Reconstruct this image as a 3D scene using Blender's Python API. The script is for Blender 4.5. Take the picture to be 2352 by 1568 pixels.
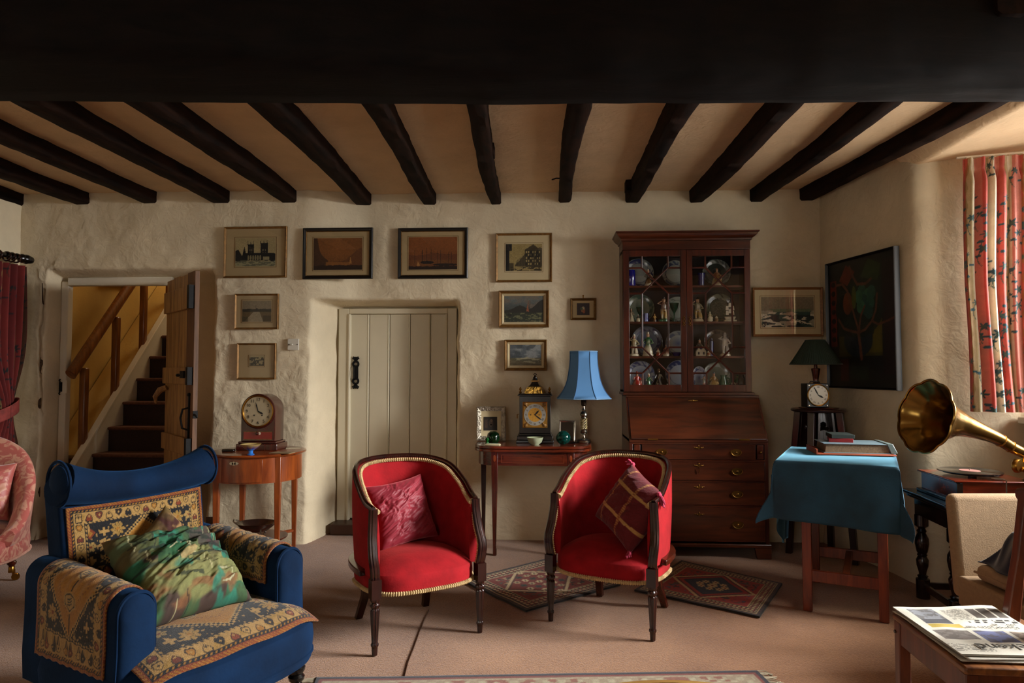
import bpy, bmesh, math, random
import numpy as np
from mathutils import Vector, Matrix

for o in list(bpy.data.objects):
    bpy.data.objects.remove(o, do_unlink=True)
sc = bpy.context.scene
COL = sc.collection
R = math.radians
PI = math.pi
random.seed(7)

# ------------------------------------------------------------------ camera, world, lights, exposure
CAMH = 1.27; TILT = R(2.41); YAW = R(3.0); FPX = 1568.0
cam_d = bpy.data.cameras.new('camera'); cam_d.lens = 24; cam_d.sensor_width = 36
cam_d.clip_start = 0.05; cam_d.clip_end = 100
cam = bpy.data.objects.new('camera', cam_d); COL.objects.link(cam)
cam.location = (0, 0, CAMH); cam.rotation_euler = (R(90) + TILT, 0, YAW)
sc.camera = cam

wd = bpy.data.worlds.new('sky'); sc.world = wd; wd.use_nodes = True
bg = wd.node_tree.nodes['Background']
bg.inputs['Color'].default_value = (1.0, 0.985, 0.96, 1); bg.inputs['Strength'].default_value = 5.5

def area(name, loc, direction, sx, sy, power, col, spread=180):
    l = bpy.data.lights.new(name, 'AREA'); l.shape = 'RECTANGLE'; l.size = sx; l.size_y = sy
    l.energy = power; l.color = col; l.spread = R(spread)
    o = bpy.data.objects.new(name, l); COL.objects.link(o); o.location = loc
    o.rotation_euler = Vector(direction).to_track_quat('-Z', 'Y').to_euler()
    return o
# overcast daylight pushing in through the window in the right-hand recess
area('window_daylight', (5.2, 2.90, 2.62), (-1, 0.03, -0.26), 1.7, 1.6, 1200, (1.0, 0.985, 0.96))
# weak warm fill light added behind the camera, outside an added window
area('rear_fill', (-1.05, -1.75, 1.55), (0.25, 1, -0.2), 1.0, 1.1, 5, (1.0, 0.86, 0.66))
# unseen lamp added at the head of the stairs to light the stairwell
area('landing_lamp', (-3.0, 7.0, 3.35), (-0.15, -0.5, -1), 0.8, 0.8, 16, (1.0, 0.80, 0.50))
vs_ = sc.view_settings
vs_.view_transform = 'Standard'; vs_.look = 'None'; vs_.gamma = 1.0; vs_.use_curve_mapping = False
vs_.exposure = 0.1

# ------------------------------------------------------------------ pixel helpers (a pixel gives a direction only)
_Rz = Matrix.Rotation(YAW, 3, 'Z') @ Matrix.Rotation(R(90) + TILT, 3, 'X')
def ray(x, y):
    return _Rz @ Vector(((x - 1176) / FPX, -(y - 784) / FPX, -1.0))
def onY(x, y, Y):
    d = ray(x, y); return Vector((0, 0, CAMH)) + d * (Y / d.y)
def onZ(x, y, z):
    d = ray(x, y); return Vector((0, 0, CAMH)) + d * ((z - CAMH) / d.z)

# ------------------------------------------------------------------ materials
def hx(h):
    h = h.lstrip('#'); o = []
    for i in (0, 2, 4):
        c = int(h[i:i + 2], 16) / 255
        o.append(c / 12.92 if c <= .04045 else ((c + .055) / 1.055) ** 2.4)
    return tuple(o)
_mc = {}
class NT:
    def __init__(s, name):
        s.m = bpy.data.materials.new(name); s.m.use_nodes = True
        s.t = s.m.node_tree; s.n = s.t.nodes; s.b = s.n['Principled BSDF']; s.out = s.n['Material Output']
    def new(s, typ, **k):
        nd = s.n.new(typ)
        for a, v in k.items():
            if a in nd.inputs: nd.inputs[a].default_value = v
            else: setattr(nd, a, v)
        return nd
    def ln(s, a, b): s.t.links.new(a, b)
def setp(b, rough, metal, sheen=0, coat=0, spec=None):
    b.inputs['Roughness'].default_value = rough; b.inputs['Metallic'].default_value = metal
    if sheen: b.inputs['Sheen Weight'].default_value = sheen; b.inputs['Sheen Roughness'].default_value = .4
    if coat: b.inputs['Coat Weight'].default_value = coat; b.inputs['Coat Roughness'].default_value = .12
    if spec is not None: b.inputs['Specular IOR Level'].default_value = spec
def bumpn(t, height, strength, dist):
    bp = t.new('ShaderNodeBump'); bp.inputs['Strength'].default_value = strength; bp.inputs['Distance'].default_value = dist
    t.ln(height, bp.inputs['Height']); t.ln(bp.outputs[0], t.b.inputs['Normal'])
def M(name, col, rough=.5, metal=0, var=.15, vs=9, bump=0, bs=80, bd=.004, sheen=0, coat=0, spec=None, stint=None):
    if name in _mc: return _mc[name]
    t = NT(name); c = hx(col); setp(t.b, rough, metal, sheen, coat, spec)
    if stint: t.b.inputs['Sheen Tint'].default_value = (*hx(stint), 1)
    tc = t.new('ShaderNodeTexCoord')
    nz = t.new('ShaderNodeTexNoise'); nz.inputs['Scale'].default_value = vs; nz.inputs['Detail'].default_value = 6
    t.ln(tc.outputs['Object'], nz.inputs['Vector'])
    cr = t.new('ShaderNodeValToRGB'); e = cr.color_ramp.elements
    e[0].position = .3; e[1].position = .72
    e[0].color = (*[max(0, x * (1 - var)) for x in c], 1); e[1].color = (*[min(1, x * (1 + var)) for x in c], 1)
    t.ln(nz.outputs['Fac'], cr.inputs['Fac']); t.ln(cr.outputs[0], t.b.inputs['Base Color'])
    if bump:
        n2 = t.new('ShaderNodeTexNoise'); n2.inputs['Scale'].default_value = bs; n2.inputs['Detail'].default_value = 4
        t.ln(tc.outputs['Object'], n2.inputs['Vector']); bumpn(t, n2.outputs['Fac'], bump, bd)
    _mc[name] = t.m; return t.m
def WOOD(name, c1, c2, rough=.35, axis='x', scale=3.0, coat=.15, bump=.15, stretch=14, spec=None):
    if name in _mc: return _mc[name]
    t = NT(name); setp(t.b, rough, 0, 0, coat, spec)
    tc = t.new('ShaderNodeTexCoord'); mp = t.new('ShaderNodeMapping')
    s = [scale * stretch] * 3; s['xyz'.index(axis)] = scale
    mp.inputs['Scale'].default_value = s
    t.ln(tc.outputs['Object'], mp.inputs['Vector'])
    nz = t.new('ShaderNodeTexNoise'); nz.inputs['Scale'].default_value = 1; nz.inputs['Detail'].default_value = 9
    nz.inputs['Roughness'].default_value = .62; nz.inputs['Distortion'].default_value = .6
    t.ln(mp.outputs[0], nz.inputs['Vector'])
    cr = t.new('ShaderNodeValToRGB'); e = cr.color_ramp.elements
    e[0].position = .34; e[1].position = .68; e[0].color = (*hx(c1), 1); e[1].color = (*hx(c2), 1)
    t.ln(nz.outputs['Fac'], cr.inputs['Fac'])
    n3 = t.new('ShaderNodeTexNoise'); n3.inputs['Scale'].default_value = 4; t.ln(tc.outputs['Object'], n3.inputs['Vector'])
    mx = t.new('ShaderNodeMix'); mx.data_type = 'RGBA'; mx.blend_type = 'MULTIPLY'; mx.inputs[0].default_value = .35
    t.ln(cr.outputs[0], mx.inputs[6]); t.ln(n3.outputs['Fac'], mx.inputs[7])
    t.ln(mx.outputs[2], t.b.inputs['Base Color'])
    if bump: bumpn(t, nz.outputs['Fac'], bump, .002)
    _mc[name] = t.m; return t.m
def VC(name, rough=.6, bump=0, bs=300, bd=.002, sheen=0, coat=0, metal=0, weave=False, transl=0):
    if name in _mc: return _mc[name]
    t = NT(name); setp(t.b, rough, metal, sheen, coat)
    a = t.new('ShaderNodeVertexColor'); a.layer_name = 'Col'
    nz = t.new('ShaderNodeTexNoise'); nz.inputs['Scale'].default_value = bs; nz.inputs['Detail'].default_value = 3
    tc = t.new('ShaderNodeTexCoord'); t.ln(tc.outputs['Object'], nz.inputs['Vector'])
    cr = t.new('ShaderNodeMapRange'); cr.inputs['To Min'].default_value = .78; cr.inputs['To Max'].default_value = 1.2
    t.ln(nz.outputs['Fac'], cr.inputs['Value'])
    mx = t.new('ShaderNodeMix'); mx.data_type = 'RGBA'; mx.blend_type = 'MULTIPLY'; mx.inputs[0].default_value = 1
    t.ln(a.outputs['Color'], mx.inputs[6]); t.ln(cr.outputs[0], mx.inputs[7]); t.ln(mx.outputs[2], t.b.inputs['Base Color'])
    if bump: bumpn(t, nz.outputs['Fac'], bump, bd)
    if transl:
        tr = t.new('ShaderNodeBsdfTranslucent'); t.ln(mx.outputs[2], tr.inputs['Color'])
        ms = t.new('ShaderNodeMixShader'); ms.inputs[0].default_value = transl
        t.ln(t.b.outputs[0], ms.inputs[1]); t.ln(tr.outputs[0], ms.inputs[2]); t.ln(ms.outputs[0], t.out.inputs['Surface'])
    _mc[name] = t.m; return t.m
def PANE(name='pane_glass', tint=(1, 1, 1), ior=1.5, rough=.0, wav=0.0):
    if name in _mc: return _mc[name]
    t = NT(name); t.n.remove(t.b)
    lw = t.new('ShaderNodeLayerWeight'); lw.inputs['Blend'].default_value = .5
    pw = t.new('ShaderNodeMath'); pw.operation = 'POWER'; pw.inputs[1].default_value = 4.2; t.ln(lw.outputs['Facing'], pw.inputs[0])
    fr = t.new('ShaderNodeMath'); fr.operation = 'MULTIPLY_ADD'; fr.inputs[1].default_value = .9; fr.inputs[2].default_value = ((ior - 1) / (ior + 1)) ** 2 * 1.9; t.ln(pw.outputs[0], fr.inputs[0])
    tr = t.new('ShaderNodeBsdfTransparent'); tr.inputs['Color'].default_value = (*tint, 1)
    gl = t.new('ShaderNodeBsdfGlossy'); gl.inputs['Roughness'].default_value = rough
    ms = t.new('ShaderNodeMixShader'); t.ln(fr.outputs[0], ms.inputs[0]); t.ln(tr.outputs[0], ms.inputs[1]); t.ln(gl.outputs[0], ms.inputs[2])
    if wav:
        tc = t.new('ShaderNodeTexCoord'); nz = t.new('ShaderNodeTexNoise'); nz.inputs['Scale'].default_value = 9; nz.inputs['Detail'].default_value = 1
        t.ln(tc.outputs['Object'], nz.inputs['Vector'])
        bp = t.new('ShaderNodeBump'); bp.inputs['Strength'].default_value = wav; bp.inputs['Distance'].default_value = .01
        t.ln(nz.outputs['Fac'], bp.inputs['Height']); t.ln(bp.outputs[0], gl.inputs['Normal'])
    t.ln(ms.outputs[0], t.out.inputs['Surface'])
    _mc[name] = t.m; return t.m
def GLASS(name, col, rough=.02):
    if name in _mc: return _mc[name]
    t = NT(name); t.b.inputs['Base Color'].default_value = (*hx(col), 1); t.b.inputs['Transmission Weight'].default_value = .85
    t.b.inputs['Roughness'].default_value = rough; t.b.inputs['IOR'].default_value = 1.45
    tc = t.new('ShaderNodeTexCoord'); nz = t.new('ShaderNodeTexVoronoi'); nz.inputs['Scale'].default_value = 90
    t.ln(tc.outputs['Object'], nz.inputs['Vector']); bumpn(t, nz.outputs['Distance'], .15, .003)
    _mc[name] = t.m; return t.m
def PLASTER(name, col, big=1.0, wear=None):
    t = NT(name); setp(t.b, .85, 0, 0, 0, .25); c = hx(col)
    tc = t.new('ShaderNodeTexCoord')
    a = t.new('ShaderNodeTexNoise'); a.inputs['Scale'].default_value = 3.2; a.inputs['Detail'].default_value = 8; a.inputs['Roughness'].default_value = .55
    t.ln(tc.outputs['Object'], a.inputs['Vector'])
    cr = t.new('ShaderNodeValToRGB'); e = cr.color_ramp.elements; e[0].position = .25; e[1].position = .7
    e[0].color = (*[x * .86 for x in c], 1); e[1].color = (*[min(1, x * 1.06) for x in c], 1)
    t.ln(a.outputs['Fac'], cr.inputs['Fac']); t.ln(cr.outputs[0], t.b.inputs['Base Color'])
    v = t.new('ShaderNodeTexNoise'); v.inputs['Scale'].default_value = 14; v.inputs['Detail'].default_value = 7; v.inputs['Distortion'].default_value = 2.2
    t.ln(tc.outputs['Object'], v.inputs['Vector'])
    w = t.new('ShaderNodeTexNoise'); w.inputs['Scale'].default_value = 5; w.inputs['Detail'].default_value = 3; w.inputs['Distortion'].default_value = 3.5
    t.ln(tc.outputs['Object'], w.inputs['Vector'])
    ad = t.new('ShaderNodeMath'); ad.operation = 'ADD'; t.ln(v.outputs['Fac'], ad.inputs[0]); t.ln(w.outputs['Fac'], ad.inputs[1])
    bumpn(t, ad.outputs[0], .28 * big, .016)
    return t.m

# ------------------------------------------------------------------ mesh helpers
class MB:
    def __init__(s): s.v = []; s.f = []; s.T = None
    def add(s, vs, fs):
        o = len(s.v)
        if s.T is not None: vs = [tuple(s.T @ Vector(p)) for p in vs]
        s.v += [tuple(p) for p in vs]; s.f += [tuple(i + o for i in q) for q in fs]; return s
    def box(s, c, d, rz=0, taper=1.0):
        x, y, z = d[0] / 2, d[1] / 2, d[2] / 2; p = []
        ca, sa = math.cos(rz), math.sin(rz)
        for dz, k in ((-z, taper), (z, 1)):
            for a, b in ((-x, -y), (x, -y), (x, y), (-x, y)):
                a *= k; b *= k
                p.append((c[0] + a * ca - b * sa, c[1] + a * sa + b * ca, c[2] + dz))
        return s.add(p, [(3, 2, 1, 0), (4, 5, 6, 7), (0, 1, 5, 4), (1, 2, 6, 5), (2, 3, 7, 6), (3, 0, 4, 7)])
    def bx(s, x0, x1, y0, y1, z0, z1): return s.box(((x0 + x1) / 2, (y0 + y1) / 2, (z0 + z1) / 2), (x1 - x0, y1 - y0, z1 - z0))
    def lathe(s, prof, n=24, c=(0, 0, 0), flute=0, nfl=12, sx=1, sy=1, cap=True, ax=None):
        vs = []; fs = []; m = len(prof)
        for (r, z) in prof:
            for k in range(n):
                a = 2 * PI * k / n; rr = r * (1 - flute * (.5 + .5 * math.cos(nfl * a))) if flute else r
                vs.append((rr * math.cos(a) * sx, rr * math.sin(a) * sy, z))
        for i in range(m - 1):
            for k in range(n):
                k2 = (k + 1) % n; fs.append((i * n + k, i * n + k2, (i + 1) * n + k2, (i + 1) * n + k))
        if cap: fs.append(tuple(range(n - 1, -1, -1))); fs.append(tuple((m - 1) * n + k for k in range(n)))
        if ax is not None:
            q = Vector((0, 0, 1)).rotation_difference(Vector(ax)); vs = [tuple(q @ Vector(p)) for p in vs]
        return s.add([(p[0] + c[0], p[1] + c[1], p[2] + c[2]) for p in vs], fs)
    def tube(s, path, r, n=8, closed=False, flat=1.0, up=(0, 0, 1)):
        P_ = [Vector(p) for p in path]; m = len(P_); rs = r if hasattr(r, '__len__') else [r] * m
        vs = []; fs = []; N = None
        for i in range(m):
            if closed: t = P_[(i + 1) % m] - P_[i - 1]
            else: t = P_[min(i + 1, m - 1)] - P_[max(i - 1, 0)]
            if t.length < 1e-9: t = Vector((0, 0, 1))
            t.normalize()
            if N is None:
                N = Vector(up) - t * Vector(up).dot(t)
                if N.length < 1e-3: N = Vector((1, 0, 0)) - t * t.x
            else: N = N - t * N.dot(t)
            N.normalize(); B = t.cross(N)
            for k in range(n):
                a = 2 * PI * k / n; vs.append(P_[i] + (N * math.cos(a) + B * math.sin(a) * flat) * rs[i])
        for i in range(m if closed else m - 1):
            j = (i + 1) % m
            for k in range(n):
                k2 = (k + 1) % n; fs.append((i * n + k, i * n + k2, j * n + k2, j * n + k))
        if not closed: fs.append(tuple(range(n - 1, -1, -1))); fs.append(tuple((m - 1) * n + k for k in range(n)))
        return s.add(vs, fs)
    def prism(s, poly, a, b, plane='xz'):
        n = len(poly)
        def mk(p, d): return (p[0], d, p[1]) if plane == 'xz' else ((d, p[0], p[1]) if plane == 'yz' else (p[0], p[1], d))
        vs = [mk(p, a) for p in poly] + [mk(p, b) for p in poly]
        fs = [tuple(range(n)), tuple(range(2 * n - 1, n - 1, -1))]
        for i in range(n): j = (i + 1) % n; fs.append((j, i, n + i, n + j))
        return s.add(vs, fs)
    def ball(s, c, r, n=12, sc=(1, 1, 1)):
        m = n // 2 + 1; pr = [(max(1e-4, r * math.sin(PI * i / (m - 1))), -r * math.cos(PI * i / (m - 1))) for i in range(m)]
        o = len(s.v); T = s.T; s.T = None; s.lathe(pr, n); 
        for i in range(o, len(s.v)):
            p = s.v[i]; p = (p[0] * sc[0] + c[0], p[1] * sc[1] + c[1], p[2] * sc[2] + c[2])
            s.v[i] = tuple(T @ Vector(p)) if T is not None else p
        s.T = T; return s
    def build(s, name, mat, parent=None, smooth=True, bevel=0, seg=2, sub=0, ang=38, col=None):
        me = bpy.data.meshes.new(name); me.from_pydata(s.v, [], s.f)
        bm = bmesh.new(); bm.from_mesh(me); bmesh.ops.recalc_face_normals(bm, faces=bm.faces); bm.to_mesh(me); bm.free()
        if mat: me.materials.append(mat)
        if smooth:
            me.polygons.foreach_set('use_smooth', [True] * len(me.polygons)); me.set_sharp_from_angle(angle=R(ang))
        if col is not None:
            V = np.array([v.co[:] for v in me.vertices]); c = col(V); setcol(me, c)
        o = bpy.data.objects.new(name, me); COL.objects.link(o)
        if parent: o.parent = parent
        if bevel:
            b = o.modifiers.new('bevel', 'BEVEL'); b.width = bevel; b.segments = seg; b.limit_method = 'ANGLE'; b.angle_limit = R(40)
            b.harden_normals = False
        if sub:
            b = o.modifiers.new('sub', 'SUBSURF'); b.levels = sub; b.render_levels = sub
        return o
def setcol(me, c):
    at = me.color_attributes.new('Col', 'FLOAT_COLOR', 'POINT')
    a = np.ones((len(me.vertices), 4), dtype=np.float32); a[:, :3] = np.clip(c, 0, 1); at.data.foreach_set('color', a.ravel())
def thing(name, label, cat, loc=(0, 0, 0), rz=0, group=None, kind=None):
    o = bpy.data.objects.new(name, None); o.empty_display_size = .1; COL.objects.link(o); o.location = loc; o.rotation_euler = (0, 0, rz)
    return tag(o, label, cat, group, kind)
def tag(o, label=None, cat=None, group=None, kind=None):
    if label: o['label'] = label
    if cat: o['category'] = cat
    if group: o['group'] = group
    if kind: o['kind'] = kind
    return o
def struct(o, label=None):
    o['kind'] = 'structure'
    if label: o['label'] = label
    return o
def vgrid(name, nu, nv, pos, col=None, mat=None, parent=None, thick=0, wrap=False, smooth=True, mask=None):
    u = np.linspace(0, 1, nu); v = np.linspace(0, 1, nv); U, V = np.meshgrid(u, v); U = U.ravel(); V = V.ravel()
    x, y, z = pos(U, V); co = np.stack([x + 0 * U, y + 0 * U, z + 0 * U], 1)
    i = np.arange(nu * nv).reshape(nv, nu)
    q = np.stack([i[:-1, :-1], i[:-1, 1:], i[1:, 1:], i[1:, :-1]], -1).reshape(-1, 4)
    if wrap: q = np.concatenate([q, np.stack([i[:-1, -1], i[:-1, 0], i[1:, 0], i[1:, -1]], -1).reshape(-1, 4)])
    if mask is not None:
        uc = U[q].mean(1); vc = V[q].mean(1); q = q[mask(uc, vc)]
    me = npmesh(name, co, q, mat, smooth)
    if col is not None: setcol(me, col(U, V))
    o = bpy.data.objects.new(name, me); COL.objects.link(o)
    if parent: o.parent = parent
    if thick:
        s = o.modifiers.new('solid', 'SOLIDIFY'); s.thickness = thick; s.offset = -1
    return o
def npmesh(name, co, q, mat, smooth=True):
    me = bpy.data.meshes.new(name); me.vertices.add(len(co)); me.vertices.foreach_set('co', co.astype(np.float32).ravel())
    me.loops.add(q.size); me.loops.foreach_set('vertex_index', q.astype(np.int32).ravel())
    me.polygons.add(len(q)); me.polygons.foreach_set('loop_start', np.arange(0, q.size, 4, dtype=np.int32))
    me.update(calc_edges=True); me.validate()
    me.polygons.foreach_set('use_smooth', [smooth] * len(me.polygons))
    if mat: me.materials.append(mat)
    return me
def copy_tree(o, parent=None):
    c = o.copy(); COL.objects.link(c); c.parent = parent
    for ch in [k for k in bpy.data.objects if k.parent == o]: copy_tree(ch, c)
    return c

# ------------------------------------------------------------------ painting helpers (flat print, woven colour)
def h2(ix, iy, s):
    n = (ix.astype(np.int64) * 374761393 + iy.astype(np.int64) * 668265263 + s * 1442695041) & 0x7fffffff
    n = ((n ^ (n >> 13)) * 1274126177) & 0x7fffffff
    return ((n ^ (n >> 16)) & 0xffff) / 65535.0
def vno(x, y, s=0):
    xi = np.floor(x); yi = np.floor(y); fx = x - xi; fy = y - yi; fx = fx * fx * (3 - 2 * fx); fy = fy * fy * (3 - 2 * fy)
    return (h2(xi, yi, s) * (1 - fx) + h2(xi + 1, yi, s) * fx) * (1 - fy) + (h2(xi, yi + 1, s) * (1 - fx) + h2(xi + 1, yi + 1, s) * fx) * fy
def fbm(x, y, o=4, s=0):
    t = 0; a = .5; n = 0
    for k in range(o): t = t + a * vno(x, y, s + k * 17); n += a; a *= .5; x = x * 2.03 + 5.1; y = y * 2.03 + 1.7
    return t / n
def sst(a, b, x): t = np.clip((x - a) / (b - a), 0, 1); return t * t * (3 - 2 * t)
class Pt:
    """a painter over sample points: x in 0..asp, y in 0..1 (y up)"""
    def __init__(s, U, V, asp, base):
        s.x = U * asp; s.y = V; s.asp = asp; s.c = np.tile(np.array(hx(base)), (len(U), 1))
    def put(s, m, col, a=1.0):
        c = np.array(hx(col) if isinstance(col, str) else col); m = (m * a)[:, None] if m.dtype != bool else (m.astype(float) * a)[:, None]
        s.c = s.c * (1 - m) + c * m; return s
    def ell(s, cx, cy, rx, ry, col, a=1, rot=0):
        dx = s.x - cx; dy = s.y - cy; ca, sa = math.cos(rot), math.sin(rot)
        return s.put(((dx * ca + dy * sa) / rx) ** 2 + ((-dx * sa + dy * ca) / ry) ** 2 < 1, col, a)
    def rect(s, x0, x1, y0, y1, col, a=1): return s.put((s.x > x0) & (s.x < x1) & (s.y > y0) & (s.y < y1), col, a)
    def seg(s, x0, y0, x1, y1, w, col, a=1):
        dx = x1 - x0; dy = y1 - y0; L = dx * dx + dy * dy + 1e-12; t = np.clip(((s.x - x0) * dx + (s.y - y0) * dy) / L, 0, 1)
        return s.put((s.x - x0 - t * dx) ** 2 + (s.y - y0 - t * dy) ** 2 < w * w, col, a)
    def line(s, pts, w, col, a=1):
        for p, q in zip(pts[:-1], pts[1:]): s.seg(p[0], p[1], q[0], q[1], w, col, a)
        return s
    def poly(s, pts, col, a=1):
        ins = np.zeros(len(s.x), bool); n = len(pts)
        for i in range(n):
            x0, y0 = pts[i]; x1, y1 = pts[(i + 1) % n]
            if y0 == y1: continue
            c = ((y0 > s.y) != (y1 > s.y)) & (s.x < (x1 - x0) * (s.y - y0) / (y1 - y0) + x0); ins ^= c
        return s.put(ins, col, a)
    def dia(s, cx, cy, rx, ry, col, a=1): return s.put(np.abs(s.x - cx) / rx + np.abs(s.y - cy) / ry < 1, col, a)
    def heart(s, cx, cy, r, col, rot=0):
        dx = (s.x - cx) / r; dy = (s.y - cy) / r; ca, sa = math.cos(rot), math.sin(rot); X = dx * ca + dy * sa; Y = -dx * sa + dy * ca
        return s.put((X * X + (Y - .55 * np.sqrt(np.abs(X))) ** 2 < .8), col)
    def flower(s, cx, cy, r, n, col, core, dark=None):
        dx = s.x - cx; dy = s.y - cy; rr = np.hypot(dx, dy) / r; an = np.arctan2(dy, dx)
        s.put(rr < .55 + .45 * np.abs(np.cos(an * n / 2)), col)
        if dark: s.put((np.abs(np.cos(an * n / 2)) < .16) & (rr < .8), dark)
        return s.put(rr < .25, core)
    def grain(s, k=.1, f=60, sd=3):
        s.c = s.c * (1 + k * (fbm(s.x * f, s.y * f, 3, sd) - .5) * 2)[:, None]; return s

# ================================================================== SETTING
m_plaster = PLASTER('lime_plaster', '#d8c9ab')
m_ceil = PLASTER('ceiling_plaster', '#dbbd98', 1.3)
m_yellow = PLASTER('stairwell_plaster', '#c9a65e', .4)
m_oak = WOOD('dark_oak', '#0b0503', '#2a160b', .8, 'y', 4, 0, .9, 6, .12)
m_oakx = WOOD('dark_oak_beam', '#050302', '#150c07', .8, 'x', 5, 0, 1.0, 5, .15)
m_cream_paint = M('cream_gloss_paint', '#cdc3a8', .45, 0, .05, 4, .05, 40)
m_white_paint = M('white_paint', '#d8d0bd', .5, 0, .06, 5, .1, 30)
m_brown_paint = M('brown_gloss_paint', '#3a2013', .4, 0, .2, 8, .1, 40)
m_iron = M('black_iron', '#0a0909', .6, .1, .3, 30, .2, 60, spec=.25)

ZC = 2.635
def wy(X, z):
    X = np.asarray(X, float); z = np.asarray(z, float)
    b = 5.19 - .15 * sst(-1.35, -1.85, X)
    b = b - .07 * (1 - sst(0, 1.3, z)) * sst(-1.5, -1.8, X) + .03 * sst(.2, 1.6, X)
    b = b + .035 * (fbm(X * 1.3, z * 1.3, 3, 5) - .5) + .02 * (fbm(X * 5, z * 5, 3, 9) - .5)
    rg = np.abs(fbm(X * 7 + 2 * fbm(X * 3, z * 3, 2, 4), z * 9, 4, 21) - .5)
    b = b - .006 * np.clip(.10 - rg, 0, .1) / .1 * sst(.4, .6, fbm(X * 1.7, z * 1.7, 2, 33))
    wob = .012 * (fbm(z * 6, X * 0, 3, 61) - .5) * 2
    # recess of the painted door
    inn = sst(-1.79, -1.665, X + wob) * (1 - sst(-.735, -.675, X + wob)) * (1 - sst(1.765, 1.82 + .0 * X, z + wob))
    b = b + inn * (5.475 - b)
    # doorway to the stairs
    ins = sst(-3.855, -3.825, X + wob) * (1 - sst(-2.60, -2.515, X + wob)) * (1 - sst(1.965, 2.055, z + wob * .6))
    b = b + ins * (5.235 - b)
    # a long crack down the left pier of the stair doorway
    cx = -3.865 + .03 * np.sin(z * 3.1) + .03 * (fbm(z * 9, 0 * z, 3, 71) - .5)
    b = b + .03 * np.exp(-((X - cx) / .008) ** 2) * (z < 1.9)
    return b
def wymin(x0, x1, z0, z1):
    a, c = np.meshgrid(np.linspace(x0, x1, 9), np.linspace(z0, z1, 9)); return float(wy(a, c).min())

def wall_back():
    xs = np.concatenate([np.arange(-4.14, -3.95, .02), np.arange(-3.95, -3.78, .006), np.arange(-3.78, -2.5, .02), np.arange(-2.5, -.6, .0135), np.arange(-.6, 2.16, .016)])
    zs = np.concatenate([np.arange(-.02, 1.70, .016), np.arange(1.70, 2.10, .010), np.arange(2.10, 2.67, .016)])
    xs = np.unique(np.round(xs, 4)); zs = np.unique(np.round(zs, 4))
    Xg, Zg = np.meshgrid(xs, zs); Yg = wy(Xg, Zg); co = np.stack([Xg.ravel(), Yg.ravel(), Zg.ravel()], 1)
    n, m = len(zs), len(xs); i = np.arange(n * m).reshape(n, m)
    q = np.stack([i[:-1, :-1], i[:-1, 1:], i[1:, 1:], i[1:, :-1]], -1).reshape(-1, 4)
    xc = Xg.ravel()[q].mean(1); zc = Zg.ravel()[q].mean(1)
    hole = (xc > -3.815) & (xc < -2.93) & (zc < 1.962)
    hole |= (xc > -1.6) & (xc < -.8) & (zc < 1.72) & (zc > .05)
    o = bpy.data.objects.new('wall_back', npmesh('wall_back', co, q[~hole], m_plaster)); COL.objects.link(o)
    return struct(o, 'uneven cream plastered back wall')
wb = wall_back()
q_ = MB(); pth_ = []
for x_, y_ in ((106, 650), (107, 690), (114, 735), (112, 775), (104, 830), (104, 880), (99, 930), (103, 1000), (99, 1060), (98, 1130), (95, 1185)):
    v_ = onY(x_ - 9, y_, 5.0); v_ = onY(x_ - 9, y_, float(wy(np.array([v_.x - .006]), np.array([v_.z]))[0]) - .012); pth_.append(v_)
q_.tube(pth_, [.004, .006, .009, .006, .010, .012, .008, .011, .008, .010, .006], 6, flat=.5, up=(1, 0, 0)); q_.build('crack', M('bare_daub', '#4a3522', .95, 0, .3, 60, .5, 60), wb)

# right wall: splayed stretch, rounded corner, then the far jamb of the window recess
def wall_right():
    key = [(2.035, 5.35), (2.06, 5.10), (2.12, 4.72), (2.185, 4.36), (2.205, 4.26), (2.225, 4.215), (2.27, 4.19), (2.45, 4.17), (2.75, 4.15), (3.12, 4.13)]
    P_ = [Vector((a, b, 0)) for a, b in key]; L = [0]
    for a, b in zip(P_[:-1], P_[1:]): L.append(L[-1] + (b - a).length)
    ss = np.arange(0, L[-1], .018); kx = np.interp(ss, L, [p.x for p in P_]); ky = np.interp(ss, L, [p.y for p in P_])
    for _ in range(3): kx[1:-1] = (kx[:-2] + kx[1:-1] * 2 + kx[2:]) / 4; ky[1:-1] = (ky[:-2] + ky[1:-1] * 2 + ky[2:]) / 4
    tx = np.gradient(kx); ty = np.gradient(ky); l = np.hypot(tx, ty); nx = ty / l; ny = -tx / l
    zs = np.arange(-.02, 2.67, .018); S, Z = np.meshgrid(ss, zs)
    d = .05 * (fbm(S * 1.2, Z * 1.2, 3, 15) - .5) + .02 * (fbm(S * 6, Z * 6, 3, 19) - .5) + .05 * (1 - sst(0, .5, Z)) * (fbm(S * 3, Z * 0, 2, 8) - .2)
    X = kx[None, :] + nx[None, :] * d; Y = ky[None, :] + ny[None, :] * d
    n, m = X.shape; i = np.arange(n * m).reshape(n, m); q = np.stack([i[:-1, :-1], i[:-1, 1:], i[1:, 1:], i[1:, :-1]], -1).reshape(-1, 4)
    o = bpy.data.objects.new('wall_right', npmesh('wall_right', np.stack([X.ravel(), Y.ravel(), Z.ravel()], 1), q, m_plaster)); COL.objects.link(o)
    return struct(o, 'cream plastered right wall turning into the window recess')
wall_right()
def lintel(U, V):   # v across: ceiling edge -> face -> soffit
    y = 4.30 - U * 3.4
    x = np.interp(V, [0, .12, .2, 1], [2.10, 2.19, 2.235, 3.12]); z = np.interp(V, [0, .12, .2, 1], [2.64, 2.56, 2.515, 2.60])
    return x + .02 * (fbm(U * 9, V * 3, 2, 2) - .5), y, z + .012 * (fbm(U * 14, V * 5, 3, 3) - .5)
struct(vgrid('trim_1', 120, 40, lintel, None, m_ceil), 'plastered lintel and soffit over the window recess')
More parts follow.
